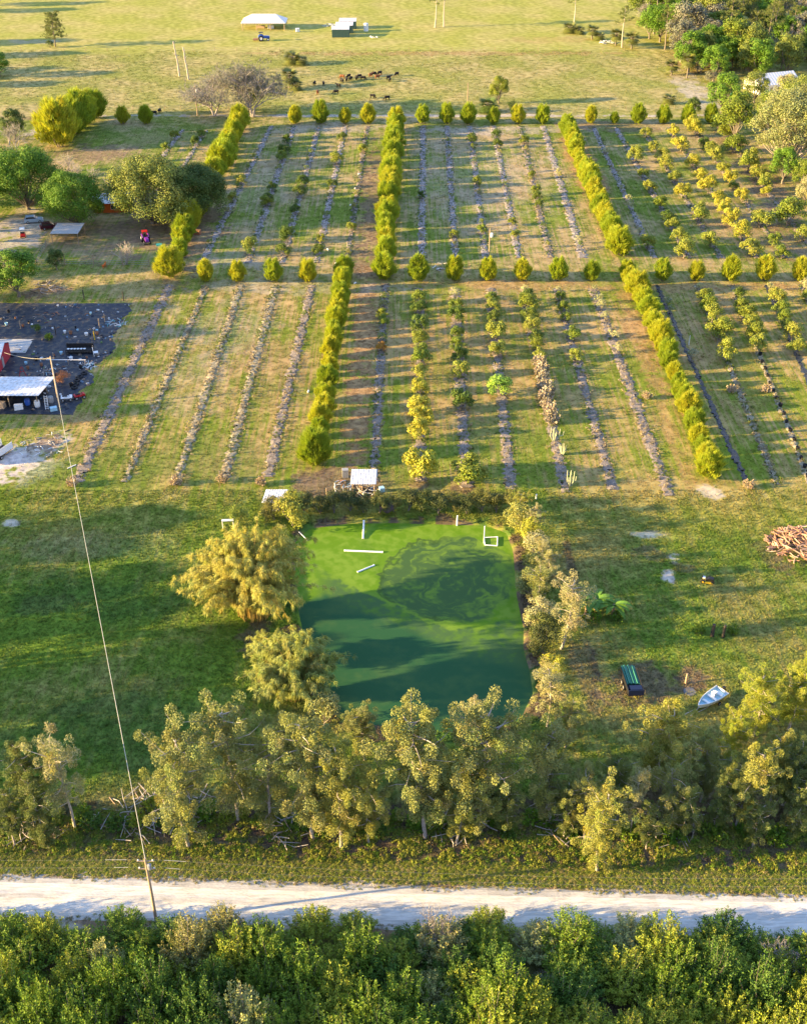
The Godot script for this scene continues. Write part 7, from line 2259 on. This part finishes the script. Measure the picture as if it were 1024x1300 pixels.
const PATCHES := [[-7.78, -226.65, 2.9, 17.8, "rusty", 0.95], [-7.7, -201.57, 3.0, 18.2, "rusty", 0.95], [-8, -174.41, 2.9, 13.4, "rusty", 0.9], [37.23, -144.4, 3.7, 1.2, "sand", 0.7], [39.16, -139.2, 1.1, 1.8, "sand", 0.9], [37.63, -134.06, 1.3, 1.7, "sand", 0.9], [35.6, -140.4, 3.4, 2.4, "dirt", 0.5], [40.26, -136.12, 1.6, 1.9, "dirt", 0.5], [-61.23, -167.43, 6.2, 7.6, "sand", 0.85], [-64.55, -164.34, 3.8, 5.9, "sand", 1], [-60.26, -171.09, 2.9, 3.7, "dirt", 0.6], [-59.23, -147.75, 1.4, 1.3, "sand", 0.8], [-48.65, -127.42, 4.3, 2.4, "dirt", 0.35], [-10.28, -159.51, 7.5, 5.7, "dirt", 0.8], [-14.86, -162.29, 3.3, 3.4, "dirt", 0.6], [48, -156.38, 2.2, 2.3, "sand", 0.7], [9.68, -157.06, 2.2, 2.1, "dirt", 0.8], [2.75, -158.45, 2.0, 1.9, "dirt", 0.7], [-24.66, -103.14, 3.8, 3.3, "green", 0.4], [-19.6, -122.48, 2.3, 5.6, "dirt", 0.75], [-16.77, -114.62, 2.0, 6.1, "dirt", 0.8], [56.61, -140.54, 5.7, 5.9, "dirt", 0.7], [49.62, -142.54, 4.6, 6.0, "green", 0.5], [30.42, -111.59, 6.9, 5.0, "dirt", 0.75], [23.4, -114.73, 2.0, 7.6, "dirt", 0.5], [26.69, -127.43, 3.0, 2.8, "green", 0.6], [35.59, -112.66, 2.8, 2.4, "dirt", 0.6], [23.89, -136.84, 0.8, 8.6, "litter", 0.6], [24.6, -114.5, 0.6, 3.9, "litter", 0.5], [41.01, -121.51, 2.9, 2.0, "green", 0.7], [-17.5, -89.7, 11.3, 3.6, "litter", 0.85], [-3.61, -88.58, 16.3, 3.3, "litter", 0.85], [15.53, -90.83, 10.5, 3.4, "litter", 0.85], [-26.07, -89.1, 6.9, 2.5, "litter", 0.8], [-39.16, -89.67, 7.8, 2.8, "litter", 0.6], [33.86, -90.89, 13.1, 4.6, "litter", 0.6], [-72.37, -266.69, 16.6, 15.4, "dirt", 0.5], [-60.85, -274.81, 11.3, 18.3, "dirt", 0.7], [-91.54, -269.28, 7.4, 15.6, "sandy", 0.8], [-48.74, -270.26, 6.3, 24.0, "dirt", 0.8], [-49.01, -237.95, 5.1, 4.3, "dirt", 0.5], [-8.33, -297.05, 3.2, 48.1, "dirt", 0.8], [-7.47, -254.3, 5.3, 14.2, "dirt", 0.8], [-7.66, -205.62, 2.9, 43.4, "tan", 0.75], [50.02, -305.19, 3.6, 56.2, "tan", 0.8], [48, -333.36, 3.5, 36.7, "tan", 0.8], [46.45, -215.38, 2.5, 29.1, "tan", 0.7], [45.48, -173.39, 1.6, 15.9, "tan", 0.5], [20.45, -313.46, 23.0, 39.6, "pale", 0.35], [-37.33, -305.62, 8.2, 31.8, "pale", 0.3], [-37.69, -253.81, 10.7, 6.6, "pale", 0.5], [-22.31, -237.95, 27.0, 4.3, "pale", 0.5], [21.73, -239.23, 18.7, 3.5, "tan", 0.6], [30.12, -357.25, 30.6, 5.0, "pale", 0.7], [-21.73, -358.97, 16.5, 6.7, "pale", 0.6], [63.43, -359.78, 14.2, 5.9, "dirt", 0.6], [58.82, -237.92, 25.4, 2.6, "tan", 0.7], [84.66, -275.18, 11.3, 21.5, "dirt", 0.4], [95.4, -301.79, 4.4, 43.3, "dirt", 0.75], [94.24, -331.74, 4.4, 26.3, "dirt", 0.5], [95.85, -399.62, 5.7, 39.9, "sandy", 0.7], [103.91, -442.46, 8.5, 16.8, "tan", 0.6], [13.95, -456.7, 69.7, 3.8, "tan", 0.5], [-142.31, -476.41, 12.1, 4.1, "pale", 0.6], [57.11, -480.6, 18.2, 6.9, "tan", 0.3], [89.86, -271.48, 3.7, 31.4, "dirt", 0.5], [1.95, -372.71, 102.4, 2.0, "sandy", 0.9], [-109.58, -370.04, 14.5, 2.6, "dirt", 0.5], [-109.18, -357.51, 3.8, 11.6, "sandy", 0.9], [-94.67, -277.12, 4.2, 14.2, "sandy", 0.6], [-82.09, -246.75, 10.4, 3.6, "green", 0.4], [-76.7, -235.81, 5.7, 3.8, "dirt", 0.8], [-56.5, -180.55, 12.3, 2.3, "tan", 0.4], [-36.39, -216.8, 14.1, 14.8, "pale", 0.35], [-38.11, -196.45, 8.7, 15.9, "pale", 0.25], [-25.02, -196.88, 8.7, 19.1, "tan", 0.3], [61.55, -200.14, 8.8, 19.6, "tan", 0.3], [13.28, -208.15, 15.1, 27.6, "tan", 0.3], [25.49, -178.51, 6.8, 13.8, "green", 0.3], [14.32, -173.07, 8.0, 13.2, "green", 0.45], [-33.99, -167.43, 14.3, 7.6, "green", 0.4], [-49.78, -162.47, 10.2, 7.3, "green", 0.5], [-1.56, -167.62, 2.6, 10.1, "green", 0.4], [-44.29, -142.44, 16.2, 4.0, "pale", 0.2], [-30.81, -111.47, 4.0, 2.0, "dirt", 0.2], [-42.6, -107.18, 3.9, 1.7, "dirt", 0.2], [-44.74, -129.29, 16.3, 5.3, "dgreen", 0.5], [-34.07, -103.46, 14.1, 8.0, "dgreen", 0.5], [113.86, -436.22, 3.9, 10.5, "green", 0.5], [-86.35, -357.36, 9.4, 8.3, "green", 0.3], [-72, -349.36, 18.5, 11.2, "green", 0.4], [-84.89, -333.87, 13.3, 8.9, "dirt", 0.6], [-16.6, -143.0, 1.8, 1.5, "dirt", 0.85], [-15.7, -144.9, 1.7, 2.0, "litter", 0.85], [-14.7, -146.8, 1.9, 1.4, "dgreen", 0.85], [-11.8, -147.5, 2.0, 1.6, "litter", 0.85], [-8.9, -148.2, 1.3, 1.5, "litter", 0.85], [-5.2, -148.4, 1.7, 1.2, "litter", 0.85], [-1.5, -148.6, 1.5, 1.3, "litter", 0.85], [2.2, -148.4, 1.6, 1.3, "litter", 0.85], [5.9, -148.2, 1.6, 1.8, "litter", 0.85], [9.1, -147.9, 1.4, 1.3, "dirt", 0.85], [12.3, -147.7, 1.7, 2.2, "dgreen", 0.85], [14.0, -146.8, 1.3, 1.9, "litter", 0.85], [15.6, -145.9, 1.3, 1.7, "dgreen", 0.85], [16.1, -143.4, 1.7, 2.0, "litter", 0.85], [16.5, -141.0, 1.2, 2.1, "litter", 0.85], [16.5, -137.0, 1.8, 2.1, "litter", 0.85], [16.4, -133.1, 1.9, 1.3, "dirt", 0.85], [16.5, -130.4, 1.2, 1.6, "litter", 0.85], [16.5, -127.8, 1.5, 1.4, "litter", 0.85], [16.7, -124.9, 1.3, 1.9, "litter", 0.85], [16.8, -122.1, 1.9, 1.5, "litter", 0.85], [16.5, -119.9, 1.8, 1.6, "litter", 0.85], [16.3, -117.7, 1.6, 1.8, "litter", 0.85], [16.5, -115.8, 2.0, 1.5, "dirt", 0.85], [16.7, -113.9, 1.2, 1.8, "dgreen", 0.85], [16.7, -111.6, 2.1, 2.1, "dgreen", 0.85], [16.7, -109.4, 1.6, 1.9, "litter", 0.85], [15.6, -106.8, 1.8, 1.8, "litter", 0.85], [14.6, -104.4, 1.9, 1.4, "dgreen", 0.85], [11.6, -103.3, 1.8, 1.6, "dirt", 0.85], [8.6, -102.2, 2.1, 1.7, "litter", 0.85], [4.7, -102.5, 1.9, 1.2, "dgreen", 0.85], [0.8, -102.9, 1.3, 1.3, "dirt", 0.85], [-3.2, -103.5, 1.7, 1.6, "litter", 0.85], [-7.1, -104.2, 1.3, 1.2, "litter", 0.85], [-9.0, -106.0, 2.1, 1.4, "litter", 0.85], [-10.9, -107.8, 1.2, 2.0, "litter", 0.85], [-11.8, -110.7, 1.8, 1.7, "litter", 0.85], [-12.7, -113.8, 1.7, 1.6, "litter", 0.85], [-13.5, -117.8, 2.2, 2.2, "dirt", 0.85], [-14.3, -122.1, 2.0, 1.3, "litter", 0.85], [-15.0, -127.0, 1.8, 1.5, "dgreen", 0.85], [-15.6, -132.2, 2.2, 1.7, "litter", 0.85], [-16.1, -137.5, 1.5, 1.5, "dirt", 0.85], [-57.3, -82.84, 2.7, 0.8, "sandy", 0.85], [-57.3, -76.81, 2.2, 0.7, "dirt", 0.8], [-55.3, -82.77, 2.3, 0.6, "sandy", 0.85], [-55.3, -76.94, 2.9, 0.7, "sandy", 0.8], [-52.6, -82.44, 2.6, 0.6, "dirt", 0.85], [-52.6, -76.65, 2.1, 0.7, "sandy", 0.8], [-48.5, -82.29, 2.5, 0.8, "sandy", 0.85], [-48.5, -76.48, 2.0, 0.7, "sandy", 0.8], [-45.7, -82.18, 2.4, 0.7, "sand", 0.85], [-45.7, -76.50, 3.0, 0.6, "dirt", 0.8], [-42.5, -82.41, 2.7, 0.5, "sandy", 0.85], [-42.5, -76.60, 1.9, 0.8, "sandy", 0.8], [-40.1, -82.34, 2.0, 0.9, "sandy", 0.85], [-40.1, -76.29, 2.8, 0.7, "dirt", 0.8], [-37.7, -82.02, 2.2, 0.8, "sandy", 0.85], [-37.7, -76.14, 1.9, 0.6, "dirt", 0.8], [-33.6, -82.17, 2.5, 0.5, "dirt", 0.85], [-33.6, -76.02, 1.9, 0.9, "sandy", 0.8], [-31.5, -82.05, 2.3, 0.8, "sand", 0.85], [-31.5, -76.23, 1.8, 0.5, "dirt", 0.8], [-28.6, -81.82, 2.1, 0.8, "sand", 0.85], [-28.6, -75.85, 2.5, 0.6, "dirt", 0.8], [-24.1, -81.89, 2.2, 0.6, "sand", 0.85], [-24.1, -75.70, 2.8, 0.5, "sandy", 0.8], [-21.8, -81.57, 2.5, 0.8, "sandy", 0.85], [-21.8, -75.70, 2.3, 0.6, "sandy", 0.8], [-19.3, -81.54, 2.2, 0.6, "sandy", 0.85], [-19.3, -75.81, 2.8, 0.8, "dirt", 0.8], [-15.8, -81.49, 2.2, 0.5, "sand", 0.85], [-15.8, -75.66, 1.8, 0.7, "sandy", 0.8], [-12.7, -81.25, 2.0, 0.7, "sandy", 0.85], [-12.7, -75.49, 2.1, 0.7, "sandy", 0.8], [-9.0, -81.42, 2.5, 0.8, "sandy", 0.85], [-9.0, -75.27, 2.6, 0.8, "dirt", 0.8], [-6.4, -81.03, 2.1, 0.8, "sandy", 0.85], [-6.4, -75.23, 2.2, 0.8, "dirt", 0.8], [-4.0, -81.02, 2.2, 0.7, "sand", 0.85], [-4.0, -75.29, 2.6, 0.8, "dirt", 0.8], [-1.0, -80.82, 2.8, 0.9, "sandy", 0.85], [-1.0, -75.28, 1.8, 0.8, "dirt", 0.8], [1.8, -80.94, 2.7, 0.9, "sandy", 0.85], [1.8, -75.19, 2.7, 0.6, "dirt", 0.8], [4.1, -80.95, 2.9, 0.7, "dirt", 0.85], [4.1, -74.94, 3.0, 0.6, "dirt", 0.8], [8.4, -80.52, 2.8, 0.6, "sandy", 0.85], [8.4, -74.93, 2.1, 0.5, "sandy", 0.8], [11.3, -80.71, 1.8, 0.5, "sand", 0.85], [11.3, -74.87, 2.5, 0.8, "sandy", 0.8], [13.4, -80.44, 3.0, 0.7, "sandy", 0.85], [13.4, -74.86, 2.8, 0.7, "sandy", 0.8], [16.0, -80.55, 2.6, 0.5, "dirt", 0.85], [16.0, -74.43, 2.1, 0.6, "sandy", 0.8], [20.3, -80.36, 2.6, 0.6, "sandy", 0.85], [20.3, -74.33, 2.8, 0.5, "dirt", 0.8], [23.6, -80.02, 2.3, 0.9, "sandy", 0.85], [23.6, -74.56, 2.2, 0.8, "dirt", 0.8], [25.1, -80.13, 2.7, 0.6, "sandy", 0.85], [25.1, -74.51, 2.1, 0.7, "sandy", 0.8], [28.7, -80.12, 2.2, 0.8, "sandy", 0.85], [28.7, -74.15, 2.5, 0.6, "dirt", 0.8], [32.6, -79.95, 1.8, 0.8, "sand", 0.85], [32.6, -74.06, 2.2, 0.7, "dirt", 0.8], [34.3, -80.08, 2.4, 0.8, "dirt", 0.85], [34.3, -74.18, 2.6, 0.7, "sandy", 0.8], [38.9, -79.70, 1.9, 0.7, "sandy", 0.85], [38.9, -73.87, 2.0, 0.9, "dirt", 0.8], [41.5, -79.50, 2.8, 0.8, "sandy", 0.85], [41.5, -73.80, 2.2, 0.8, "dirt", 0.8], [45.0, -79.56, 2.6, 0.6, "sand", 0.85], [45.0, -73.72, 2.2, 0.9, "sandy", 0.8], [47.3, -79.68, 2.8, 0.9, "dirt", 0.85], [47.3, -73.81, 2.5, 0.7, "dirt", 0.8], [50.9, -79.32, 2.1, 0.6, "dirt", 0.85], [50.9, -73.44, 2.1, 0.6, "dirt", 0.8], [53.5, -79.23, 2.2, 0.9, "sandy", 0.85], [53.5, -73.25, 2.7, 0.7, "dirt", 0.8], [56.9, -79.33, 2.2, 0.5, "sandy", 0.85], [56.9, -73.34, 2.9, 0.6, "dirt", 0.8], [58.4, -79.32, 2.7, 0.8, "dirt", 0.85], [58.4, -73.47, 2.7, 0.7, "dirt", 0.8]]
